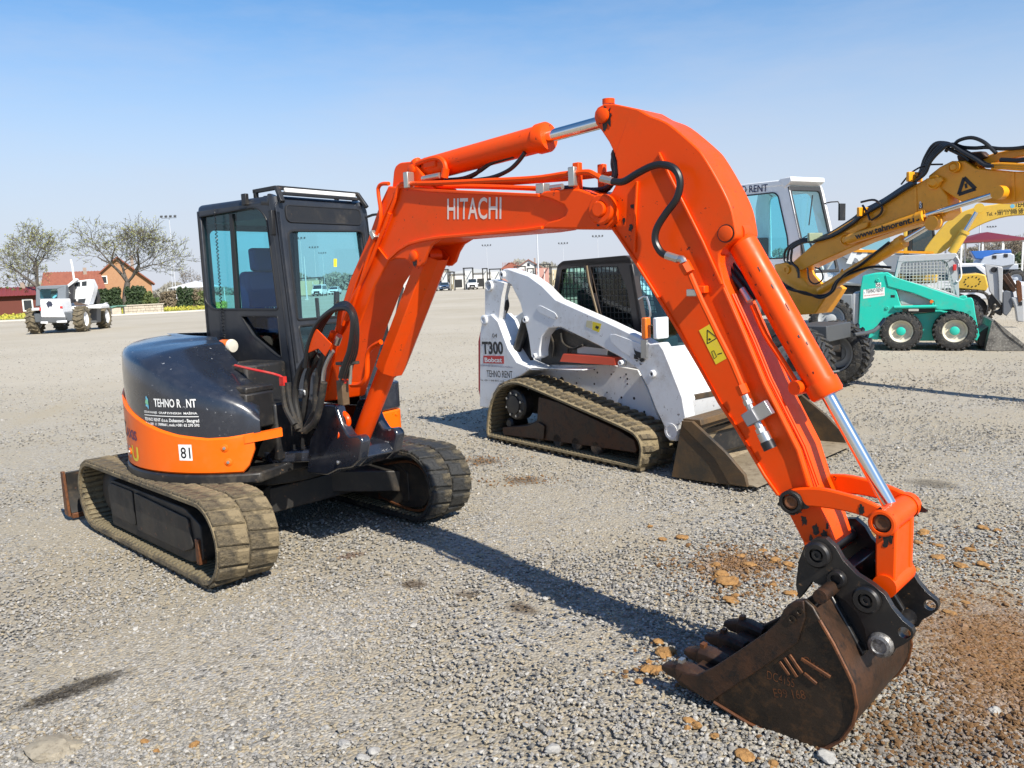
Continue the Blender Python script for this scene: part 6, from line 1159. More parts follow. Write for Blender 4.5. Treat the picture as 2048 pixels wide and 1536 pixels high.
yh([(1220, 400), (1270, 340), (1320, 300), (1390, 270), (1500, 265)], -.16, .012); yh([(950, 520), (1040, 505), (1090, 550), (1080, 600), (1020, 640)], -.2, .016); yh([(960, 540), (990, 590), (1010, 640)], -.2, .016)
yh([(1140, 790), (1050, 860), (950, 940), (850, 1000), (790, 1060), (760, 1120), (680, 1165), (580, 1130), (480, 1110), (380, 1060), (330, 1000)], -.36, .02); yh([(1150, 960), (1000, 960), (800, 1040), (740, 1130), (650, 1150), (520, 1120), (400, 1050), (310, 990)], -.33, .02); yh([(590, 960), (600, 1040), (640, 1070), (690, 1040), (680, 980), (640, 960)], -.3, .012)
for q in ((640, 755), (1310, 350), (975, 585)): yp(MB().box(Y.onY(*zh([q])[0], -.14), (.05, .3, .13)), 'hose_clamp', plain('green_zinc', (.25, .3, .2), .5) if q[0] == 640 else YEL, bevel=.01)
for k in range(3): yp(MB().tube([Y.onY(*q, -.14) for q in zh([(1830, 265+k*14), (1900, 262+k*14), (2048, 268+k*16), (2300, 262+k*16)])], .018, 8), 'steel_pipe', YEL, B2)
yp(MB().tube([Y.onY(*q, -.2) for q in zh([(800, 1055), (810, 1010), (825, 970), (815, 1030), (790, 1070)])], .015, 6, 3), 'pipe_bend', YEL)
yp(MB().plate(PY(Y, -.16), YP(-.16, [(850, 720), (960, 660), (1010, 655), (1000, 690), (900, 735)]), 0, .04), 'pipe_manifold', YEL, BM, bevel=.01)
# ------------------------------------------------------------------ machines and things behind, right-hand side
def plates(th, base_px, D, label, cat, name, base_z=0):
    f = Frame(gnd(*base_px) if D is None else Vector((*atY(*base_px, D).xy, 0)), th); return f, thing(name, f, label, cat)
# white telehandler with a grey lettered boom
Wf, WT = plates(24, (1690, 640), 18.6, 'white loader standing behind the skid steer, grey boom lettered RK', 'telehandler', 'telehandler')
wp = lambda mb, n, m, p=None, b=0: mb.build(n, m, p or WT, b)
WP = lambda y, pts: PY(Wf, y).pp(zh(pts)); GREYB = paint('grey_boom_paint', (.24, .26, .29), .45, (.3, .27, .2), .2, 4)
wp(MB().plate(PY(Wf, .2), WP(.2, [(600, 1060), (680, 930), (760, 862), (1150, 862), (1190, 1060), (940, 1085), (790, 1075)]), -1.6, 0), 'body', WCAB, b=.06)
bm_ = wp(MB().plate(PY(Wf, 0), WP(0, [(780, 868), (820, 850), (1250, 868), (1600, 880), (1600, 1000), (1250, 1010), (1040, 975), (900, 930)]), -.4, 0), 'boom', GREYB, b=.02)
text('RK', PY(Wf, 0), *zh([(850, 928), (1165, 975)]), .36, WHITE, bm_, d=.004, bold=.03, shear=.15); wp(MB().plate(PY(Wf, 0), WP(0, [(900, 838), (1440, 852), (1440, 868), (900, 856)]), -.5, .02), 'boom_cover', YEL, bm_)
wp(MB().plate(PY(Wf, .3), WP(.3, [(950, 850), (965, 740), (1140, 735), (1160, 850)]), -.9, 0), 'cab_glass', CABGLASS, b=.03); wp(MB().plate(PY(Wf, .32), WP(.32, [(940, 742), (960, 722), (1150, 716), (1165, 738)]), -.95, 0), 'cab_roof', WCAB, b=.03)
wp(MB().plate(PY(Wf, .3), WP(.3, [(660, 1085), (950, 1085), (940, 1150), (660, 1150)]), -1.2, 0), 'chassis', BLACK, b=.03); wp(MB().plate(PY(Wf, .1), WP(.1, [(790, 1142), (892, 1140), (892, 1284), (790, 1284)]), -.6, 0), 'tool_box', plain('tool_box_grey', (.20, .22, .24), .5), b=.02)
st_ = MB()
for q in ((1150, 1160), (1205, 1218), (1265, 1284)): st_.plate(PY(Wf, .12), WP(.12, [(680, q[0]+20), (788, q[0]+18), (788, q[1]-30), (680, q[1]-28)]), -.4, 0)
wp(st_, 'access_step', plain('step_grey', (.3, .31, .32), .5), b=.01); text('TEHNO RENT', PY(Wf, .2), *zh([(725, 1022), (860, 1005)]), .09, plain('pale_blue_print', (.2, .4, .6), .5), WT, d=.004, bold=0)
for x in (-.3, 2.3): wheel(WT, (x, .15, .5), .5, .38, .3, GREYW, GREYW, (0, -1, 0), 18, .04, BIGT); wheel(WT, (x, 1.75, .5), .5, .38, .3, GREYW, GREYW, (0, 1, 0), 18, .04, BIGT)
# second yellow excavator on steel tracks
Zf, ZT = plates(28, (1900, 640), 21.5, 'yellow tracked excavator behind the skid steer, phone number on its boom', 'excavator', 'tracked_excavator')
zp = lambda mb, n, m, p=None, b=0: mb.build(n, m, p or ZT, b); ZP = lambda y, pts: PY(Zf, y).pp(zh(pts)); YEL2 = paint('pale_yellow_paint', (.66, .42, .05), .45, (.3, .2, .08), .25, 3, None, 0, .1)
zb1 = zp(MB().plate(PY(Zf, 0), crom(ZP(0, [(1370, 862), (1450, 740), (1560, 625), (1700, 560), (1850, 535), (2060, 500), (2300, 490), (2500, 540), (2480, 640), (2280, 610), (2050, 605), (1890, 625), (1740, 680), (1620, 760), (1490, 862)]), 3), -.35, 0), 'boom', YEL2, b=.02)
text('TEHNO RENT', PY(Zf, 0), *zh([(1985, 553), (2200, 545)]), .13, BLACKD, zb1, d=.004, bold=.01); text('IZDAVANJE GRAĐEVINSKIH', PY(Zf, 0), *zh([(1870, 590), (2190, 565)]), .07, BLACKD, zb1, d=.004, bold=.0); text('Tel. +381 11 848 88 61 . mob', PY(Zf, 0), *zh([(1795, 612), (2160, 588)]), .09, BLACKD, zb1, d=.004, bold=.0); zp(MB().lathe([(0, .05), (.003, .05), (.003, .001)], PY(Zf, 0).to(*ZP(0, [(1970, 546)])[0]), (0, -1, 0), 10), 'logo', LOGO, zb1)
A, Bq = Zf.onY(*zh([(1560, 862)])[0], -.2), Zf.onY(*zh([(1745, 560)])[0], -.2); d = (Bq-A).normalized(); L = (Bq-A).length
cz = zp(MB().lathe([(0, .11), (L*.44, .11), (L*.44, .13), (L*.5, .13), (L*.5, .05)], A, d, 18), 'boom_cylinder', YEL2); zp(MB().lathe([(L*.48, .055), (L, .055)], A, d, 14), 'piston_rod', CHROME, cz); zp(MB().lathe([(-.08, .07), (-.08, .12), (.08, .12), (.08, .07)], Bq, (0, 1, 0), 18), 'rod_eye', YEL2, cz)
zc = zp(MB().plate(PY(Zf, .3), ZP(.3, [(1262, 860), (1268, 690), (1290, 672), (1440, 655), (1460, 860)]), -1., 0, [fillet(ZP(.3, [(1290, 845), (1292, 705), (1425, 690), (1440, 845)]), .05)]), 'cab_frame', plain('dark_cab', (.02, .02, .02), .5), b=.02); zp(MB().plate(PY(Zf, .3), ZP(.3, [(1285, 850), (1288, 700), (1430, 685), (1445, 850)]), -.5, -.48), 'cab_window', DARKGL, zc)
zp(MB().plate(PY(Zf, .3), ZP(.3, [(1235, 705), (1262, 690), (1262, 870), (1235, 870)]), -1.5, 0), 'cab_door', YEL2, b=.02); zp(MB().b2((ZP(.3, [(1150, 0)])[0][0]-1.5, .35, 1.15), (ZP(.3, [(1500, 0)])[0][0], 2.3, 1.75)), 'upper_body', YEL2, b=.08)
zy = ZP(.2, [(1560, 1100), (1620, 1010), (1740, 1000), (1790, 1010), (1808, 1090), (1790, 1120)]); zp(MB().plate(PY(Zf, .2), zy, -1.6, 0), 'track_cover', YEL2, b=.03)
tx0 = ZP(-.1, [(1300, 1180)])[0][0]; tx1 = ZP(-.1, [(1715, 1180)])[0][0]
for y0, y1 in ((-.2, .3), (1.7, 2.2)):
    pth = circ((tx1, .47), .42, 12, -90, 90)+circ((tx0, .47), .42, 12, 90, 270); belt('steel_track', pth, y0, y1, .03, FRAMEB, FRAMEB, ZT, 0, lugmesh(.12, .48, .04, FRAMEB, 0, 'track_shoe'), None, 40, (((y0+y1)/2, 0, 0),), rib=False); zp(MB().lathe([(-.05, .30), (.02, .30), (.05, .2), (.05, .001)], (tx1, (y0+y1)/2, .47), (0, -1, 0), 22), 'idler_wheel', BLACK); zp(MB().b2((tx0, y0+.1, .25), (tx1-.1, y1-.1, .65)), 'track_frame', FRAMEB)
ringz = MB(); cc = ZP(.2, [(1700, 1055)])[0]
for k in range(12): a = 2*math.pi*k/12; p = PY(Zf, .2).to(cc[0]+.18*math.cos(a), cc[1]+.13*math.sin(a)); ringz.lathe([(0, .018), (.01, .018), (.01, .001)], p, (0, -1, 0), 8)
zp(ringz, 'cover_bolts', BLACKD)
# parked white car
def car(fr, name, label, body, cat='car', group=None, scale=1., van=False, suv=False):
    o = thing(name, fr, label, cat, group); P = Plane(fr, (0, -.86, 0), (1, 0, 0), (0, 0, 1)); h = 1.95 if van else (1.62 if suv else 1.46); L = 4.6 if van else 4.2; x0, x1 = -L/2, L/2
    if van: pr = [(x0, .3), (x0, .95), (x0+.05, h-.1), (x0+.2, h), (x1-1.5, h), (x1-1.2, h-.06), (x1-.55, 1.15), (x1-.05, .95), (x1, .7), (x1-.02, .3)]; gl = [(x0+.3, 1.15), (x0+.3, h-.2), (x1-1.35, h-.2), (x1-.75, 1.15)]
    else: pr = [(x0, .3), (x0+.02, .75), (x0+.15, .98), (x0+.55, 1.05), (x0+1.15, h-.04), (x0+1.5, h), (x1-1.9, h), (x1-1.6, h-.05), (x1-.95, .98), (x1-.15, .82), (x1, .6), (x1-.02, .3)]; gl = [(x0+.75, 1.02), (x0+1.2, h-.13), (x1-1.75, h-.12), (x1-1.2, .98)]
    def at(z): k = max(0, (z-.95)/(h-.95)); return .86-.16*k
    def loft(poly, grow): 
        mb = MB(); L_ = [Vector((x, -at(z)-grow, z)) for x, z in poly]; R2 = [Vector((x, at(z)+grow, z)) for x, z in poly]; mb.rings([L_, R2]); return mb
    b_ = loft(pr, 0).build('body', body, o, .05); loft(gl, .006).build('side_window', DARKGL2, o)
    w0, w1 = (pr[5], pr[6]) if van else (pr[7], pr[8])
    for (a, c), nm in (((w0, w1), 'windscreen'), (((pr[4] if not van else pr[3]), (pr[3] if not van else pr[1])), 'rear_window')):
        ys, yt = at(c[1])-.08, at(a[1])-.06; n = Vector((c[1]-a[1], 0, -(c[0]-a[0]))).normalized(); n = n if n.z > 0 or (nm == 'rear_window' and van) else -n
        if n.x*(1 if nm == 'windscreen' else -1) < 0: n = -n
        A_ = Vector((a[0]*.94+c[0]*.06, 0, a[1]*.94+c[1]*.06)); C_ = Vector((a[0]*.08+c[0]*.92, 0, a[1]*.08+c[1]*.92))
        vs = [A_+Vector((0, -yt, 0)), A_+Vector((0, yt, 0)), C_+Vector((0, ys, 0)), C_+Vector((0, -ys, 0))]; mb = MB(); mb.rings([[v+n*.004 for v in vs], [v+n*.012 for v in vs]]); mb.build(nm, DARKGL2, o)
    for x in (x0+.8, x1-.8):
        for s in (-1, 1): MB().lathe([(-.1, .2), (-.1, .31), (.08, .32), (.1, .29), (.1, .2)], (x, s*.76, .32), (0, s, 0), 20).build('wheel', RUBBER, o); MB().lathe([(.06, .2), (.1, .19), (.08, .05), (.08, .001)], (x, s*.76, .32), (0, s, 0), 16, False).build('rim', ALLOY, o)
    for s in (-1, 1): MB().box((x1-.1, s*.62, .74), (.16, .36, .14)).build('headlight', HEADL, o, .03); MB().box((x0+.06, s*.66, .85), (.1, .26, .2)).build('tail_light', REDD, o, .02); MB().box((x1-1.3, s*1.0, 1.05), (.1, .2, .14)).build('mirror', body, o, .03)
    MB().box((x1-.02, 0, .62 if not van else .66), (.06, 1.0, .18 if not van else .42)).build('grille', BLACKD, o, .02); MB().box((x1-.0, 0, .42), (.08, 1.5, .14)).build('bumper', BLACK if van else body, o, .03); MB().box((x1+.03, 0, .48), (.02, .5, .11)).build('number_plate', WHITE, o)
    o.scale = (scale,)*3; return o
DARKGL2 = plain('car_glass', (.02, .03, .04), .05); ALLOY = plain('alloy_rim', (.4, .4, .42), .35, .6); HEADL = plain('headlamp', (.7, .73, .76), .15); CARW = paint('car_white', (.75, .75, .76), .3, None, coat=.5); CARB = paint('car_blue_grey', (.06, .10, .17), .3, None, coat=.5); CARS = paint('car_silver', (.42, .44, .46), .3, None, coat=.5, metal=.3)
cw = atY(1935, 545, 30); car(Frame((cw.x, cw.y, 0), 38), 'parked_car', 'white car parked behind the yellow tracked excavator', CARW, suv=True)
# blue boom lift
Lf, LT = plates(20, (2010, 545), 46, 'grey and blue self-propelled boom lift with black wheels', 'boom lift', 'boom_lift')
lp = lambda mb, n, m, p=None, b=0: mb.build(n, m, p or LT, b); LP = lambda y, pts: PY(Lf, y).pp(zh(pts)); BLUE = paint('blue_boom', (.02, .12, .42), .4, None); LGREY = plain('lift_grey', (.40, .44, .50), .45)
lp(MB().plate(PY(Lf, 0), LP(0, [(1690, 850), (1960, 838), (1965, 862), (1850, 865), (1770, 905), (1720, 900)]), -.6, 0), 'boom', BLUE, b=.03)
bd = lp(MB().plate(PY(Lf, -.2), LP(-.2, [(1745, 935), (1780, 890), (1860, 870), (1960, 862), (1985, 875), (1985, 940), (1900, 955)]), -2., 0), 'body', LGREY, b=.05); lp(MB().plate(PY(Lf, -.2), LP(-.2, [(1835, 878), (1862, 878), (1862, 900), (1835, 900)]), .01, .03).plate(PY(Lf, -.2), LP(-.2, [(1912, 868), (1938, 868), (1938, 890), (1912, 890)]), .01, .03), 'access_panel', BLACKD, bd); lp(MB().plate(PY(Lf, 0), LP(0, [(1700, 930), (2010, 935), (2010, 975), (1700, 975)]), -1.8, 0), 'chassis', LGREY, b=.04)
for q in ((1990, 968), (1750, 968)):
    c = LP(0, [q])[0]; wheel(LT, (c[0], -.1, .55), .55, .4, .3, LGREY, LGREY, (0, -1, 0), 18, .03, BIGT); wheel(LT, (c[0], 2.0, .55), .55, .4, .3, LGREY, LGREY, (0, 1, 0), 18, .03, BIGT)
# attachments standing on the yard
Af, AT = plates(26, (2005, 655), None, 'pale grey steel attachment frame with bent plate and dark claw', 'attachment', 'attachment_frame')
ap = lambda mb, n, m, p=None, b=0: mb.build(n, m, p or AT, b); AP = lambda y, pts: PY(Af, y).pp(zh(pts)); PGREY = paint('attachment_grey', (.40, .41, .42), .5, (.3, .26, .2), .3, 5)
ap(MB().plate(PY(Af, 0), AP(0, [(1782, 935), (1902, 955), (1905, 1000), (1895, 1170), (1895, 1215), (1850, 1160), (1815, 1120)]), -.10, 0), 'plate', PGREY, b=.015); ap(MB().plate(PY(Af, -.02), AP(-.02, [(1868, 955), (1904, 962), (1900, 1200), (1880, 1180), (1876, 1060)]), -.04, .04), 'edge_flange', PGREY, b=.01)
ap(MB().lathe([(0, .07), (.02, .07), (.02, .001)], PY(Af, 0).to(*AP(0, [(1845, 975)])[0]), (0, -1, 0), 16), 'pin_hole', BLACKD); ap(MB().plate(PY(Af, .05), crom(AP(.05, [(1815, 1170), (1850, 1130), (1900, 1200), (1900, 1280), (1860, 1270), (1820, 1230)]), 3), -.25, 0, [circ(AP(.05, [(1862, 1225)])[0], .10, 12)]), 'claw', BLACK, b=.02)
ap(MB().plate(PY(Af, -.05), AP(-.05, [(1905, 1130), (1930, 1115), (1975, 1125), (1985, 1180), (1960, 1250), (1930, 1288), (1905, 1270)]), -.2, 0), 'knuckle', plain('dark_grey_steel', (.12, .13, .15), .5), b=.02); ap(MB().plate(PY(Af, -.1), AP(-.1, [(1960, 1160), (2055, 1165), (2050, 1330), (2000, 1325), (1985, 1220)]), -.2, 0), 'breaker_body', PGREY, b=.03); ap(MB().plate(PY(Af, -.12), AP(-.12, [(1995, 1050), (2012, 1045), (2030, 1060), (2038, 1180), (2010, 1200), (1998, 1120)]), -.1, 0), 'breaker_tool', RUSTBR, b=.01)
ap(MB().plate(PY(Af, -.102), AP(-.102, [(2010, 1190), (2035, 1190), (2035, 1215), (2010, 1215)]), 0, .01), 'slot', BLACKD)
Bf = Frame(gnd(2010, 625), 30)
for k, (a, b) in enumerate((((1905, 1010), (1985, 1120)), ((1900, 1040), (1960, 1130)), ((1930, 1000), (1990, 1100)), ((1895, 1075), (1940, 1130)))):
    A, Bq = Bf.onY(*zh([a])[0], .1*k), Bf.onY(*zh([b])[0], .1*k); A.z = max(A.z, .1); Bq.z = max(Bq.z, .06); pl0 = thing('rusty_plank', Frame(Bf.wld((Bq.x, Bq.y, 0)), 30), 'rusty brown beam leaning behind the pale grey attachment frame', 'beam', 'rusty beams behind the attachment'); off = Vector((Bq.x, Bq.y, 0)); MB().bar(A-off, Bq-off, .16, .12).build('beam', RUSTDARK if k % 2 else RUST, pl0, .01)
# ------------------------------------------------------------------ far surroundings
def tree(px, D, top_px, spread_px, name, label, seed, leafmat, leafn=1, group=None, cat='tree', depth=7, lean=0., nleaf=2, twig=.012):
    rn = random.Random(seed); b0 = atY(*px, D); Ht = (atY(px[0], top_px, D).z); Wd = spread_px/FPX*D
    f = Frame((b0.x, b0.y, 0), 0); o = thing(name, f, label, cat, group); tr, br, lv = MB(), MB(), []
    def grow(p, d, L, r, k):
        n = 3 if k < 2 else 2; pts = [p]; q = p.copy(); dd = d.copy()
        for i in range(n):
            dd = (dd+Vector((rn.gauss(0, .12), rn.gauss(0, .12), rn.gauss(0, .08)+.05))).normalized(); q = q+dd*(L/n); pts.append(q.copy())
        r1 = r*.70; (tr if k == 0 else br).tube(pts, [max(.009, r+(r1-r)*i/n) for i in range(n+1)], 7 if k < 2 else (4 if k < 4 else 3), cap=False)
        if k >= depth-1:
            for _ in range(nleaf): lv.append(q+Vector((rn.gauss(0, .02), rn.gauss(0, .02), rn.gauss(0, .02))))
        if k >= depth: return
        m = rn.choice((3, 4)) if k < 2 else rn.choice((2, 3, 3))
        for i in range(m):
            a = 2*math.pi*(i+rn.random()*.7)/m; t = rn.uniform(.45, .95) if k else rn.uniform(.5, .85); ux = dd.orthogonal().normalized(); uy = dd.cross(ux)
            nd_ = (dd*math.cos(t)+(ux*math.cos(a)+uy*math.sin(a))*math.sin(t)); nd_ = Vector((nd_.x*wx, nd_.y*wx, nd_.z+.16)).normalized(); j = rn.uniform(.62, .88)
            st = pts[-1] if i else pts[-1]; st = pts[rn.choice((-1, -1, -2))] if k else pts[-1]; grow(st.copy(), nd_, L*j, r1*rn.uniform(.5, .8), k+1)
    wx = 1.25; grow(Vector((0, 0, -.05)), Vector((lean, 0, 1)).normalized(), Ht*.20, Ht*.024, 0)
    allv = np.array([v for v in br.v]); s = Ht/allv[:, 2].max(); w = Wd/2/np.percentile(np.abs(allv[:, 0]-0), 98)
    S = lambda v: (v[0]*w, v[1]*w, v[2]*s)
    tr.v = [S(v) for v in tr.v]; br.v = [S(v) for v in br.v]; tr.build('trunk', BARK, o, ang=60); bo = br.build('crown', BARK, o, ang=60)
    if leafn:
        V, Fc = [], []
        for p in lv:
            p = Vector(S(p))
            for _ in range(leafn):
                c = p+Vector((rn.gauss(0, .05), rn.gauss(0, .05), rn.gauss(0, .05))); u = Vector((rn.gauss(0, 1), rn.gauss(0, 1), rn.gauss(0, 1))).normalized()*rn.uniform(.03, .08); v = u.orthogonal()*1.0; k = len(V); V += [c-u-v*.4, c+u-v*.4, c+u*.3+v]; Fc.append((k, k+1, k+2))
        MB().add(V, Fc).build('foliage', leafmat, bo, ang=0)
    return o
def leafmat(name, a, b):
    m, t, bb = nodes(name); gg = nd(t, 'ShaderNodeNewGeometry'); t.links.new(mixc(t, gg.outputs['Random Per Island'], a, b), bb.inputs['Base Color']); bb.inputs['Roughness'].default_value = .7; bb.inputs['Subsurface Weight'].default_value = 0; return m
BARK = plain('bark', (.11, .096, .082), .9); BUDS = leafmat('spring_buds', (.13, .15, .03), (.30, .30, .09)); DKGR = leafmat('evergreen', (.012, .028, .010), (.035, .065, .018)); MIDGR = leafmat('shrub_green', (.04, .07, .015), (.12, .14, .04)); DRY = leafmat('dry_twigs', (.10, .075, .05), (.2, .16, .10)); YELF = leafmat('yellow_flowers', (.45, .38, .03), (.25, .28, .05))
tree((90, 618), 80, 436, 165, 'deciduous_tree', 'half-bare budding tree standing behind the cab of the telehandler', 11, BUDS, 1, lean=-.05, nleaf=1); tree((252, 612), 84, 424, 225, 'deciduous_tree', 'tall wide half-bare tree with one trunk before the brick gable house', 4, BUDS, 1, nleaf=1); tree((52, 620), 88, 480, 110, 'deciduous_tree', 'thin bare tree beside the dark red roofed hut', 21, BUDS, 1, lean=-.1, nleaf=1, depth=6); tree((372, 600), 118, 532, 58, 'deciduous_tree', 'small bare tree rising beside the white tent roof', 31, DRY, 1, depth=5)
def shrub(px, D, w, h, mat, name, label, seed, group, n=900, cat='shrub', cone=.5, leaf=.06):
    rn = random.Random(seed); b0 = atY(*px, D); o = thing(name, Frame((b0.x, b0.y, 0), 0), label, cat, group); V, Fc = [], []
    for _ in range(n):
        z = rn.random(); r = w/2*(1-cone*z**1.6)*math.sqrt(rn.uniform(.25, 1))*(1+.18*math.sin(z*9+seed)); a = rn.uniform(0, 6.283); c = Vector((r*math.cos(a), r*math.sin(a), h*z*(1+.05*math.sin(a*3+seed)))); u = Vector((rn.gauss(0, 1), rn.gauss(0, 1), rn.gauss(0, 1.2))).normalized()*leaf*rn.uniform(.6, 1.5); v = u.orthogonal(); k = len(V); V += [c-u-v*.5, c+u-v*.5, c+v]; Fc.append((k, k+1, k+2))
    MB().add(V, Fc).build('foliage', mat, o, ang=0); MB().tube([(0, 0, 0), (0, 0, h*.7)], [.05, .02], 6).build('stem', BARK, o); MB().lathe([(0, w*.2), (h*.4, w*.27*(1-cone*.2)), (h*.82, w*.12*(1-cone*.5)), (h*.9, .001)], (0, 0, 0), (0, 0, 1), 8).build('inner_twigs', mat, o); return o
for k, (x, h) in enumerate(((200, 1.5), (212, 1.55), (224, 1.5), (236, 1.6), (262, 1.6), (274, 1.65), (287, 1.6))): shrub((x, 614), 82, .98, h*1.45, DKGR, 'thuja', 'dark green thuja in the clipped hedge before the brick house', 40+k, 'thuja hedge', 800, 'shrub', .25, .09)
for k, (x, w, h, m) in enumerate(((298, .9, 1.3, MIDGR), (312, .7, .8, MIDGR), (345, .8, 1.3, DRY), (366, .8, 1.5, DKGR), (384, .7, 1.4, DKGR), (398, .8, 1.3, DRY), (325, .8, .7, DKGR), (330, .7, 1.2, DRY), (404, .8, 1.2, MIDGR))): shrub((x, 610), 82, w*1.5, h*1.4, m, 'garden_shrub', 'loose garden shrub between the stone wall and the white tent' if x > 340 else 'loose garden shrub behind the low stone wall', 60+k, 'shrubs behind the tent side of the verge' if x > 340 else 'shrubs behind the stone wall', 600, 'shrub', .35, .09)
for k, (x, w, h, m) in enumerate(((58, 1.2, 1.7, MIDGR), (72, 1.0, 1.5, DRY), (50, .9, .9, DKGR), (38, 1.0, 1.9, MIDGR), (14, 1.1, 2.0, MIDGR))): shrub((x, 622), 80, w*1.5, h*1.35, m, 'garden_shrub', 'overgrown shrub beside the dark red roofed hut', 80+k, 'shrubs by the red hut', 700, 'shrub', .3, .09)
# verge, kerb, wall
def gpoly(pxs, z, name, mat, kind='structure'):
    P = [gnd(*q) for q in pxs]; o = MB().add([Vector((p.x, p.y, z)) for p in P], [tuple(range(len(P)))]).build(name, mat); tag(o, kind=kind); return o
VERGE = muddy('verge_grass', (.10, .12, .03), (.30, .27, .04), .55, 3); KERB = plain('kerb_white', (.52, .50, .46), .8)
gpoly([(-250, 655), (0, 641), (100, 637), (220, 630), (405, 620), (455, 617.5), (455, 604), (405, 606), (220, 612), (0, 619), (-250, 628)], .02, 'verge', VERGE)
A = [gnd(*q) for q in ((-250, 657), (0, 643.5), (110, 638.5), (220, 632), (405, 622), (455, 619))]; k_ = MB()
for a, b in zip(A, A[1:]): k_.bar(Vector((a.x, a.y, .05)), Vector((b.x, b.y, .05)), .18, .12)
tag(k_.build('kerb', KERB), kind='structure')
V, Fc = [], []; rn = random.Random(3)
for _ in range(9000):
    x = rn.uniform(-150, 452); base = np.interp(x, [-250, 0, 220, 405, 640], [653, 640, 629, 619, 611]); top = np.interp(x, [-250, 0, 220, 405, 640], [630, 621, 613, 607, 601]); p = gnd(x, base+(top-base)*rn.random()**1.2); c = Vector((p.x, p.y, rn.uniform(.03, .28))); u = Vector((rn.gauss(0, 1), rn.gauss(0, 1), rn.gauss(0, 1))).normalized()*.09; v = u.orthogonal(); k = len(V); V += [c-u, c+u, c+v*1.2]; Fc.append((k, k+1, k+2))
tag(MB().add(V, Fc).build('verge_flowers', YELF, ang=0), 'yellow-green flowering ground cover along the verge', 'flowers', kind='stuff')
STONEW = rusty('stone_wall', ((.42, .37, .29), (.52, .47, .38), (.30, .24, .17)), 3, .85, 0, .6)
a, b = gnd(250, 629.5), gnd(328, 625); ln_ = (b-a).length; wf = Frame(a, math.degrees(math.atan2(-(b-a).y, (b-a).x))); sw_ = thing('stone_wall', wf, 'low pale stone planter wall with capping on the verge', 'wall')
rn = random.Random(8); hW = .75
for r_ in range(3):
    x = -.1*r_
    while x < ln_:
        w = rn.uniform(.28, .55); x0, x1 = max(x, 0)+.01, min(x+w, ln_)-.01
        if x1-x0 > .08: MB().b2((x0, rn.uniform(-.015, .01), .23*r_+.01), (x1, .35, .23*(r_+1)-.01)).build('stone', STONEW, sw_, .015)
        x += w
MB().b2((0, .05, 0), (ln_, .33, .69)).build('wall_core', plain('mortar', (.3, .28, .24), .9), sw_); MB().b2((-.06, -.06, .70), (ln_+.06, .42, .79)).build('capping', STONEW, sw_, .015)
a = gnd(225, 631.5); wf = Frame(a, wf.rz*-57.3); wl = thing('stone_well', wf, 'square stone well covered by a sagging green lid', 'well'); MB().b2((0, 0, 0), (.72, .7, .62)).build('well_wall', STONEW, wl, .02); MB().plate(Plane(wf, (0, -.1, 0), (1, 0, 0), (0, 0, 1)), [(-.05, .63), (.4, .74), (1.15, .72), (1.1, .79), (.4, .80), (-.08, .70)], -.9, 0).build('lid', plain('green_lid', (.12, .26, .2), .6), wl, .01)
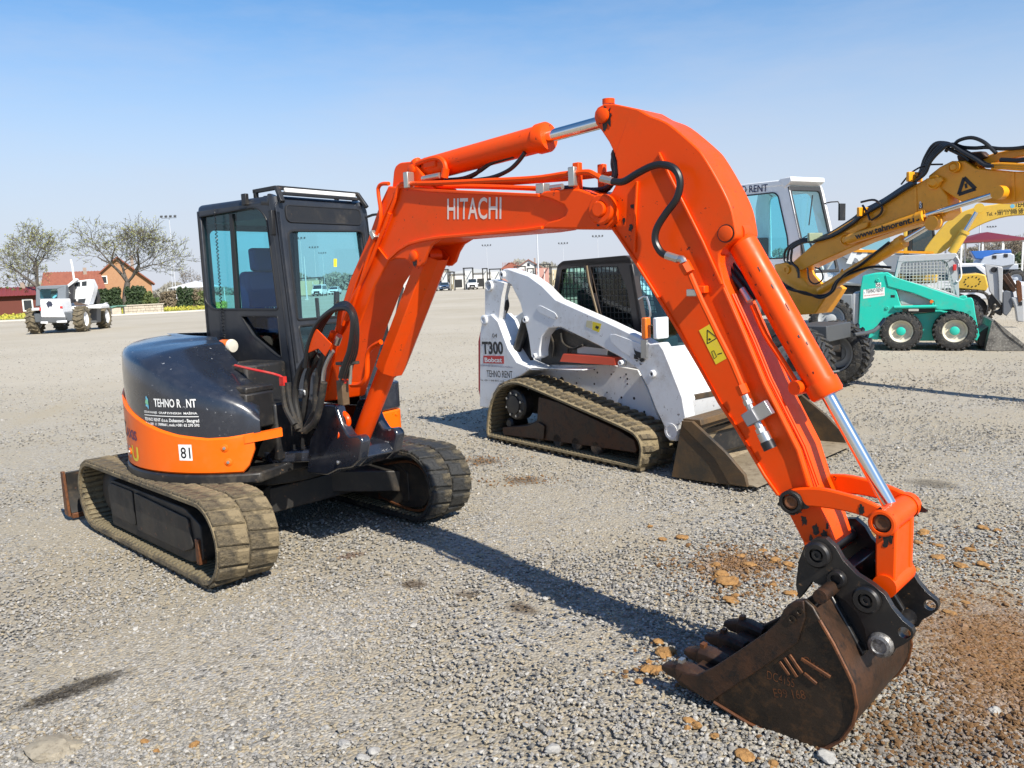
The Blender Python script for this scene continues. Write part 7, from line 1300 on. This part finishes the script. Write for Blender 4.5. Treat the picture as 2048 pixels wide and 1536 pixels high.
# houses
TILE = rusty('roof_tile', ((.23, .075, .045), (.29, .10, .06), (.16, .055, .036)), 2, .8, 0, .4); BRICKO = rusty('orange_brick', ((.36, .19, .10), (.40, .23, .13), (.30, .15, .08)), 2.5, .85, 0, .3); WALLW = plain('render_white', (.62, .60, .56), .85); CHIM = plain('chimney_grey', (.30, .24, .20), .9); DKWIN = plain('dark_window', (.03, .035, .04), .1); WFR = plain('white_frame', (.7, .7, .68), .5)
def house(px, D, w, h, roof_h, dep, th, wall, label, wins, gable_front=True, name='house', roof=TILE, over=.4):
    b0 = atY(*px, D); f = Frame((b0.x, b0.y, 0), th); o = thing(name, f, label, 'house'); P = Plane(f, (0, 0, 0), (1, 0, 0), (0, 0, 1))
    if gable_front:
        MB().plate(P, [(-w/2, 0), (w/2, 0), (w/2, h), (0, h+roof_h), (-w/2, h)], -dep, 0).build('wall', wall, o); sl = math.hypot(w/2, roof_h); ro = None
        for s in (-1, 1):
            k = 1+over/(w/2); mb = MB().plate(P, [(0, h+roof_h+.15), (s*w/2*k, h-roof_h*(k-1)+.15), (s*w/2*k, h-roof_h*(k-1)), (0, h+roof_h)], -dep-.5, .5); r = mb.build('roof', roof, o, .01)
            tm = MB().b2((-.15, -.03, -.02), (.15, .03, .05)).mesh('roof_tile', roof)
            # tile courses as ribs running down the slope
            n = Vector((s*roof_h, 0, w/2)).normalized(); dn = Vector((s*w/2, 0, -roof_h)).normalized(); cm = MB()
            for j in range(int((dep+1)/.3)): y = -.45+j*.3; A_ = Vector((0, y, h+roof_h+.16)); cm.bar(A_, A_+dn*(sl*k), .12, .06)
            cm.build('tile_courses', roof, r)
    else:
        MB().b2((-w/2, 0, 0), (w/2, dep, h)).build('wall', wall, o); mb = MB()
        r = MB().add([(-w/2-over, -over, h), (w/2+over, -over, h), (w/2+over, dep+over, h), (-w/2-over, dep+over, h), (-w/2+(0 if over < .6 else dep/2), dep/2, h+roof_h), (w/2-(0 if over < .6 else dep/2), dep/2, h+roof_h)], [(0, 1, 5, 4), (2, 3, 4, 5), (1, 2, 5), (3, 0, 4), (3, 2, 1, 0)]).build('roof', roof, o); cm = MB()
        for j in range(int(w/.35)): x = -w/2+.2+j*.35; cm.bar((x, -over, h+.03), (x, dep/2, h+roof_h+.03), .1, .05)
        cm.build('tile_courses', roof, r)
    for (x, z, ww, hh) in wins:
        q = MB().plate(P, [(x-ww/2, z), (x+ww/2, z), (x+ww/2, z+hh), (x-ww/2, z+hh)], -.02, .05).build('window', WFR, o); MB().plate(P, [(x-ww/2+.12, z+.12), (x+ww/2-.12, z+.12), (x+ww/2-.12, z+hh-.12), (x-ww/2+.12, z+hh-.12)], .051, .06).build('pane', DKWIN, q)
    MB().b2((w*.2, dep*.4, h+roof_h*.4), (w*.2+.4, dep*.4+.4, h+roof_h+.45)).build('chimney', CHIM, o); return o
house((243, 600), 106, 7.6, 3.1, 3.3, 10, -25, BRICKO, 'orange brick gable house with one small square window', [(-1.9, 3.1, 1.0, 1.05), (2.1, 1.2, 1., 1.1)]); house((150, 605), 100, 6.4, 2.4, 2.4, 9, -28, plain('brown_eaves', (.09, .06, .05), .8), 'red tiled roof house standing behind the white telehandler', [], False)
house((14, 625), 78, 6.6, 1.95, .85, 5, -30, plain('dark_red_wood', (.12, .03, .02), .8), 'low dark red roofed hut beside the verge', [(1.8, .4, .9, 1.2)], False, 'hut', plain('maroon_roof', (.19, .035, .035), .6), .5)
t_ = thing('party_tent', Frame(atY(385, 600, 112).xy, 0), 'white peaked tent roof behind the garden shrubs', 'tent'); MB().add([(-2.6, -2, 2.2), (3.6, -2, 2.2), (3.6, 3, 2.2), (-2.6, 3, 2.2), (.5, .5, 3.1)], [(0, 1, 4), (1, 2, 4), (2, 3, 4), (3, 0, 4), (3, 2, 1, 0)]).build('canopy', WFR, t_)
for x in (-2.5, 3.5):
    for y in (-1.9, 2.9): MB().tube([(x, y, 0), (x, y, 2.2)], .06, 6).build('tent_pole', WFR, t_)
# white telehandler on the left
z1 = zoomed(0, 400, 4.876); pRL, pRR = gnd(82, 668), gnd(158, 663); TF = Frame(((pRL+pRR)/2), -98.0)
HT = thing('telehandler', TF, 'white telehandler seen from behind, boom and raised basket, by the verge', 'telehandler'); TWp = 1.05
hp = lambda mb, n, m, p=None, b=0: mb.build(n, m, p or HT, b); MUDT = muddy('brown_tyre', (.05, .045, .035), (.17, .14, .09), .6, 4, .85)
for x in (0, 2.9):
    for s in (-1, 1): wheel(HT, (x, s*TWp, .62), .62, .46, .36, WCAB, WCAB, (0, s, 0), 16, .05, MUDT)
PRr = Plane(TF, (-.75, 0, 0), (0, -1, 0), (0, 0, 1)); PS = PY(TF, -.75); rp = lambda pts: PRr.pp(z1(pts)); sp2 = lambda y, pts: PY(TF, y).pp(z1(pts))
hp(MB().plate(PRr, fillet(rp([(388, 968), (588, 965), (615, 1110), (630, 1145), (398, 1145), (392, 1060)]), .06), -1.2, 0), 'engine_cover', WHITEP, b=.05)
hp(MB().plate(PRr, rp([(450, 1010), (470, 985), (500, 990), (515, 1020), (500, 1045), (488, 1035), (470, 1055)]), .001, .008), 'star_decal', plain('navy', (.03, .035, .06), .5)); hp(MB().plate(PRr, rp([(385, 1050), (400, 1048), (402, 1078), (388, 1080)]), .001, .03).plate(PRr, rp([(585, 1035), (610, 1035), (612, 1056), (588, 1056)]), .001, .03), 'tail_light', REDD)
hp(MB().plate(PRr, rp([(392, 1145), (640, 1140), (640, 1205), (392, 1195)]), -.5, -.02), 'rear_bumper', plain('bumper_grey', (.10, .105, .11), .5), b=.04); hp(MB().plate(PRr, rp([(400, 1185), (470, 1185), (470, 1208), (400, 1205)]), -.01, .06).plate(PRr, rp([(555, 1178), (655, 1172), (655, 1195), (555, 1198)]), -.01, .06), 'tow_beam', WHITEP, b=.02); hp(MB().plate(PRr, rp([(305, 1055), (385, 1052), (385, 1078), (305, 1082)]), -.9, 0), 'fender', WHITEP, b=.03)
hp(MB().b2((-.6, -.85, .55), (3.4, .85, 1.0)), 'chassis', plain('chassis_grey', (.09, .10, .11), .5), b=.05)
PC = Plane(TF, (.3, 0, 0), (0, -1, 0), (0, 0, 1)); cpx = PC.pp(z1([(345, 1040), (350, 850), (385, 838), (640, 828), (640, 965), (580, 1000)])); cw_ = fillet(PC.pp(z1([(388, 962), (386, 880), (400, 870), (552, 868), (560, 890), (556, 960)])), .05)
ct = hp(MB().plate(PC, cpx, -1.3, 0, [cw_]), 'cab_frame', plain('cab_grey_blue', (.16, .18, .20), .5), b=.03); hp(MB().plate(PC, cw_, -.06, -.05), 'rear_window', CABGLASS, ct); hp(MB().plate(PC, cw_, -1.25, -1.24), 'windscreen', CABGLASS, ct)
RX = lambda x: Plane(TF, (x, 0, 0), (0, -1, 0), (0, 0, 1)); rx = lambda x, pts: RX(x).pp(z1(pts))
hp(MB().plate(RX(.6), rx(.6, [(505, 950), (735, 762), (752, 780), (522, 966)]), -.3, 0), 'boom', WHITEP, b=.02); hp(MB().plate(RX(.7), rx(.7, [(560, 945), (722, 800), (705, 1000), (640, 1018), (600, 985)]), -.3, 0), 'boom_side', plain('boom_dark', (.03, .03, .035), .5), b=.02); text('RENT', RX(.7), *z1([(622, 960), (695, 905)]), .16, WHITE, HT, d=.004, bold=.0)
bs = hp(MB().plate(RX(1.0), rx(1.0, [(718, 792), (850, 775), (858, 800), (845, 1022), (690, 972)]), -.9, 0), 'raised_basket', WHITEP, b=.04); hp(MB().plate(RX(1.15), rx(1.15, [(850, 775), (880, 772), (915, 850), (905, 905), (868, 1022), (845, 1022)]), -.6, 0), 'basket_side', WHITEP, bs, b=.02)
for q in ([(733, 806), (782, 800), (782, 842), (730, 842)], [(800, 797), (846, 790), (846, 835), (800, 838)], [(765, 966), (838, 960), (828, 1003), (760, 1003)], [(694, 972), (745, 966), (740, 998), (694, 996)]): hp(MB().plate(RX(1.0), rx(1.0, q), .002, .02), 'basket_window', DKWIN, bs)
hp(MB().plate(RX(.9), rx(.9, [(622, 1000), (640, 1035), (830, 1035), (960, 1015), (985, 1030), (985, 1058), (850, 1058), (835, 1078), (630, 1062)]), -1.2, 0), 'deck', WHITEP, b=.03); hp(MB().plate(RX(1.5), rx(1.5, [(835, 1080), (860, 1050), (945, 1045), (945, 1195), (870, 1205)]), -.6, 0), 'side_tank', plain('tank_grey', (.12, .125, .13), .5), b=.04); hp(MB().plate(RX(3.4), rx(3.4, [(960, 1030), (1035, 998), (1020, 1050), (985, 1085)]), -.3, 0), 'fork_carriage', WHITEP, b=.02); hp(MB().plate(RX(2.2), rx(2.2, [(885, 890), (930, 880), (950, 960), (940, 1015), (895, 1015)]), -.5, 0), 'boom_head', BLACK, b=.03); hp(MB().tube([TF.onP(*q, (1.6, 0, 0), Vector((1, 0, 0))) for q in z1([(722, 780), (705, 650), (690, 580)])], .05, 8), 'work_light_mast', WFR)
# light masts
def mast(px, top, D, label, heads=4, r=.07):
    b0 = atY(px, top, D); o = thing('light_mast', Frame((b0.x, b0.y, 0), 0), label, 'lamp', 'floodlight masts across the yard'); h = b0.z
    MB().tube([(0, 0, 0), (0, 0, h)], [r, r*.6], 8).build('pole', MASTM, o); MB().bar((-1.1, 0, h), (1.1, 0, h), .06, .06).build('crossbar', LAMPG, o)
    for k in range(heads): x = -1.0+2.0*k/(heads-1); MB().box((x, -.25, h+.22), (.32, .3, .24), Matrix.Rotation(.5, 3, 'X')).build('floodlight', LAMPG, o, .02)
LAMPG = plain('lamp_grey', (.09, .095, .10), .5); MASTM = plain('galvanised_mast', (.55, .57, .6), .5, .2)
for px, top, D, lb in ((338, 436, 120, 'tall floodlight mast above the shrubs by the white tent'), (337, 484, 190, 'farther floodlight mast rising behind the wide bare tree'), (600, 478, 165, 'floodlight mast seen through the excavator windscreen'), (628, 496, 200, 'floodlight mast seen through the excavator windscreen'), (645, 507, 240, 'floodlight mast seen through the excavator windscreen'), (973, 492, 200, 'floodlight mast beyond the row of stalls, under the boom'), (1126, 488, 190, 'floodlight mast beyond the row of stalls, under the boom'), (1195, 474, 170, 'floodlight mast above the track loader cab roof'), (862, 538, 330, 'tiny distant floodlight mast beside the boom cylinder'), (1982, 455, 200, 'thin floodlight mast behind the pavilion ridge')): mast(px, top, D, lb)
for px, top, D, lb in ((1073, 440, 95, 'bare white flagpole rising behind the stalls'), (608, 515, 100, 'bare white flagpole seen through the excavator windscreen'), (1961, 425, 95, 'bare grey pole in front of the pavilion')):
    b0 = atY(px, top, D); o = thing('flagpole', Frame((b0.x, b0.y, 0), 0), lb, 'pole'); MB().tube([(0, 0, 0), (0, 0, b0.z*.5), (0, 0, b0.z)], [.11, .09, .05], 8).build('shaft', MASTM, o); MB().lathe([(0, .06), (.12, .05), (.14, .001)], (0, 0, b0.z), (0, 0, 1), 8).build('cap', MASTM, o); MB().box((0, 0, .1), (.4, .4, .2)).build('base', KERB, o, .02)
# row of steel-framed stalls
BLKST = plain('black_steel_frame', (.02, .02, .02), .6); PANEL = plain('stall_panel', (.60, .60, .57), .8); PINK = plain('stall_pink', (.45, .25, .21), .8); BEIG = plain('stall_beige', (.52, .45, .30), .8)
stalls = [(800, 832, 545, PANEL), (838, 858, 548, PANEL), (880, 896, 539, PANEL), (900, 908, 544, BEIG), (928, 946, 536, PANEL), (966, 975, 537, PANEL), (980, 1002, 538, PANEL), (1030, 1052, 533, PINK), (1056, 1068, 537, PANEL), (1072, 1102, 529, PINK), (1104, 1140, 533, BEIG), (700, 740, 550, PANEL), (590, 640, 556, BEIG), (745, 790, 549, PANEL), (1150, 1200, 530, PANEL)]
names_ = ['pale', 'white', 'narrow', 'slim beige', 'tall', 'slender', 'square', 'pinkish', 'small', 'wide pink', 'beige', 'far white', 'low beige', 'plain', 'far right']
for k, (x0, x1, yt, mt) in enumerate(stalls):
    D = 138+(k % 3)*4; a, b, t = atY(x0, 570, D), atY(x1, 570, D), atY((x0+x1)/2, yt, D); w = b.x-a.x; h = t.z; o = thing('market_stall', Frame((a.x, D, 0), 0), {PANEL: 'black steel framed stall with pale panels beyond the parked cars', PINK: 'black steel framed stall with pinkish back panel beyond the loader', BEIG: 'black steel framed stall with beige back panel beyond the parked cars'}[mt], 'stall', 'steel framed stalls beyond the cars')
    for x in (0, w):
        for y in (0, 3): MB().bar((x, y, 0), (x, y, h), .13, .13).build('post', BLKST, o)
    for y in (0, 3): MB().bar((-.1, y, h), (w+.1, y, h), .13, .16).build('beam', BLKST, o)
    for x in (0, w): MB().bar((x, 0, h), (x, 3, h), .13, .16).build('beam', BLKST, o)
    MB().b2((.15, 2.6, .1), (w-.15, 2.8, h*.86)).build('back_panel', mt, o); 
    for j in range(max(1, int(w/1.2))): MB().b2((.3+j*1.2, 1.2, 0), (.42+j*1.2, 1.35, h*.8)).build('inner_post', PANEL, o)
    MB().b2((.2, 1.2, .2), (w*.6, 1.5, 1.1)).build('counter', mt, o)
for (x0, x1, y0, y1, D, m, rf, lb) in ((900, 1000, 546, 575, 175, WALLW, plain('grey_sheet', (.4, .42, .44), .6), 'long low pale shed beyond the row of stalls'), (800, 890, 552, 575, 185, WALLW, MATS['grey_sheet'], 'low pale shed behind the stalls by the boom cylinder'), (1040, 1180, 545, 570, 180, BEIG, MATS['grey_sheet'], 'beige shed behind the pink stalls')):
    a, b, t = atY(x0, y1, D), atY(x1, y1, D), atY((x0+x1)/2, y0, D); o = thing('shed', Frame((a.x, D, 0), 0), lb, 'shed'); w, h = b.x-a.x, t.z; MB().b2((0, 0, 0), (w, 8, h)).build('wall', m, o); MB().plate(Plane(None, (0, -.4, 0), (1, 0, 0), (0, 0, 1)), [(-.4, h), (w+.4, h), (w+.4, h+.25), (w*.5, h+.9), (-.4, h+.25)], -8.8, 0).build('roof', rf, o)
    for k in range(4): MB().b2((w*(.1+.22*k), -.06, .2), (w*(.1+.22*k)+1.6, 0, h*.6)).build('opening', DKWIN if k % 2 else BLKST, o)
house((1022, 560), 200, 4.2, 4.0, 1.6, 5, 0, PINK, 'far house with orange hip roof above the loader arm pivot', [], False, over=.7); house((1058, 560), 190, 7.0, 3.6, 2.2, 6, 0, WALLW, 'far cream gable house with orange roof and attic window', [(0, 4.2, .9, 1.0)])
# parked vehicles far off
for px, nm, lb, m, kw in (((890, 581), 'parked_car', 'blue-grey car parked facing the yard before the stalls', CARB, {}), ((864, 583), 'parked_car', 'white car half hidden by the orange boom cylinder', CARW, {}), ((808, 582), 'parked_car', 'silver car seen between the boom and its cylinder', CARS, {}), ((946, 579), 'parked_van', 'white van with black grille parked facing the yard', CARW, dict(van=True, cat='van')), ((602, 592), 'parked_car', 'silver car seen through the excavator windscreen', CARS, {}), ((640, 592), 'parked_van', 'white van seen through the excavator windscreen', CARW, dict(van=True, cat='van')), ((670, 588), 'parked_car', 'white car seen through the excavator windscreen', CARW, {}), ((878, 572), 'parked_car', 'pale car parked behind the blue-grey car', CARS, {})):
    p = gnd(*px); D = min(p.y, 150); p = atY(px[0], px[1], D); car(Frame((p.x, D, 0), 90 if nm != 'parked_car' or px[0] != 602 else 20), nm, lb, m, **kw)
# pavilion at the right, kiosk, fence, trees
q0 = atY(1985, 510, 75); PV = Frame((q0.x, q0.y, 0), 12); pv = thing('pavilion', PV, 'open pavilion with dark red hipped roof on white posts', 'pavilion'); MAR = plain('maroon_sheet', (.16, .02, .028), .5)
hP = atY(2020, 476, 75).z; rP = atY(1985, 468, 75).z; wP = 5.6
MB().add([(-wP/2, 0, hP-.05), (wP/2, 0, hP-.05), (wP/2, 5, hP-.05), (-wP/2, 5, hP-.05), (0, 1.5, rP+.25), (0, 3.5, rP+.25), (-wP/2, 0, hP-.25), (wP/2, 0, hP-.25), (wP/2, 5, hP-.25), (-wP/2, 5, hP-.25)], [(0, 1, 4), (1, 2, 5, 4), (2, 3, 5), (3, 0, 4, 5), (0, 6, 7, 1), (1, 7, 8, 2), (2, 8, 9, 3), (3, 9, 6, 0), (9, 8, 7, 6)]).build('roof', MAR, pv)
for x in (-wP/2+.2, -.8, .9, wP/2-.2):
    for y in (.2, 4.8): MB().bar((x, y, 0), (x, y, hP-.2), .14, .14).build('post', WFR, pv)
q0 = atY(1968, 512, 70); kf = Frame((q0.x, q0.y, 0), 10); ko = thing('kiosk', kf, 'small white kiosk standing before the dark red pavilion', 'kiosk'); MB().b2((-.5, 0, 0), (.5, 1, 1.95)).build('wall', WFR, ko, .02); MB().b2((-.56, -.06, 1.95), (.56, 1.06, 2.08)).build('roof', WFR, ko); MB().b2((-.2, -.02, .3), (.25, 0, 1.75)).build('door', DKWIN, ko)
f0, f1 = atY(1985, 517, 72), atY(2200, 512, 74); ff = Frame((f0.x, f0.y, 0), 0); fe = thing('wire_fence', ff, 'pale post and wire fence in front of the dark trees', 'fence'); d_ = Vector((f1.x-f0.x, f1.y-f0.y, 0)); L = d_.length; d_.normalize()
for k in range(int(L/1.2)): p = d_*1.2*k; MB().bar(p, p+Vector((0, 0, 1.45)), .09, .09).build('fence_post', plain('fence_post', (.42, .41, .36), .7) if k == 0 else MATS['fence_post'], fe)
for z in (.4, .8, 1.2): MB().tube([Vector((0, 0, z)), d_*L+Vector((0, 0, z))], .018, 5).build('fence_wire', STEEL, fe)
tag(MB().plate(Plane(None, (0, 0, 0), (1, 0, 0), (0, 1, 0)), [(f0.x-2, f0.y-3.2), (f1.x+2, f1.y-3.2), (f1.x+2, f1.y-1.6), (f0.x-2, f0.y-1.6)], .0, .10).build('pavement', plain('concrete', (.5, .48, .42), .85)), kind='structure')
for k, (x, top, w) in enumerate(((2005, 470, 40), (2022, 474, 34), (2036, 468, 36), (2052, 464, 40), (2075, 470, 40), (2100, 466, 50), (1950, 478, 40))): tree((x, 515), 96+k*2, top, w, 'roadside_tree', 'bare grey tree in the dark row behind the wire fence', 100+k, DRY, 2, 'trees behind the fence', depth=5)
for k, x in enumerate((1940, 1965, 1990, 2008, 2026, 2044, 2062, 2082)): shrub((x, 514), 92, 1.9, 1.7+.3*(k % 3), MIDGR if k % 2 else DKGR, 'hedge_bush', 'dark bush in the row behind the wire fence', 130+k, 'bushes behind the fence', 700, 'shrub', .3, .10)
# low far tree line all round the horizon
V, Fc = [], []; rn = random.Random(5)
for _ in range(42000):
    a = rn.uniform(-.75, .75); D = 270+rn.uniform(-12, 12); hh = 4.2+1.8*math.sin(a*23+1)+1.3*math.sin(a*61)+.8*math.sin(a*140); z = max(.2, hh)*rn.random()**.8; c = Vector((math.sin(a)*D, math.cos(a)*D, z)); u = Vector((rn.gauss(0, .5), rn.gauss(0, .5), rn.gauss(0, 1))).normalized()*rn.uniform(.3, .9); v = u.orthogonal()*.35; k = len(V); V += [c-u-v, c+u-v, c+v]; Fc.append((k, k+1, k+2))
tag(MB().add(V, Fc).build('far_trees', leafmat('far_wood', (.16, .15, .13), (.28, .27, .22)), ang=0), 'low grey-green far wood along the horizon', 'wood', kind='stuff')
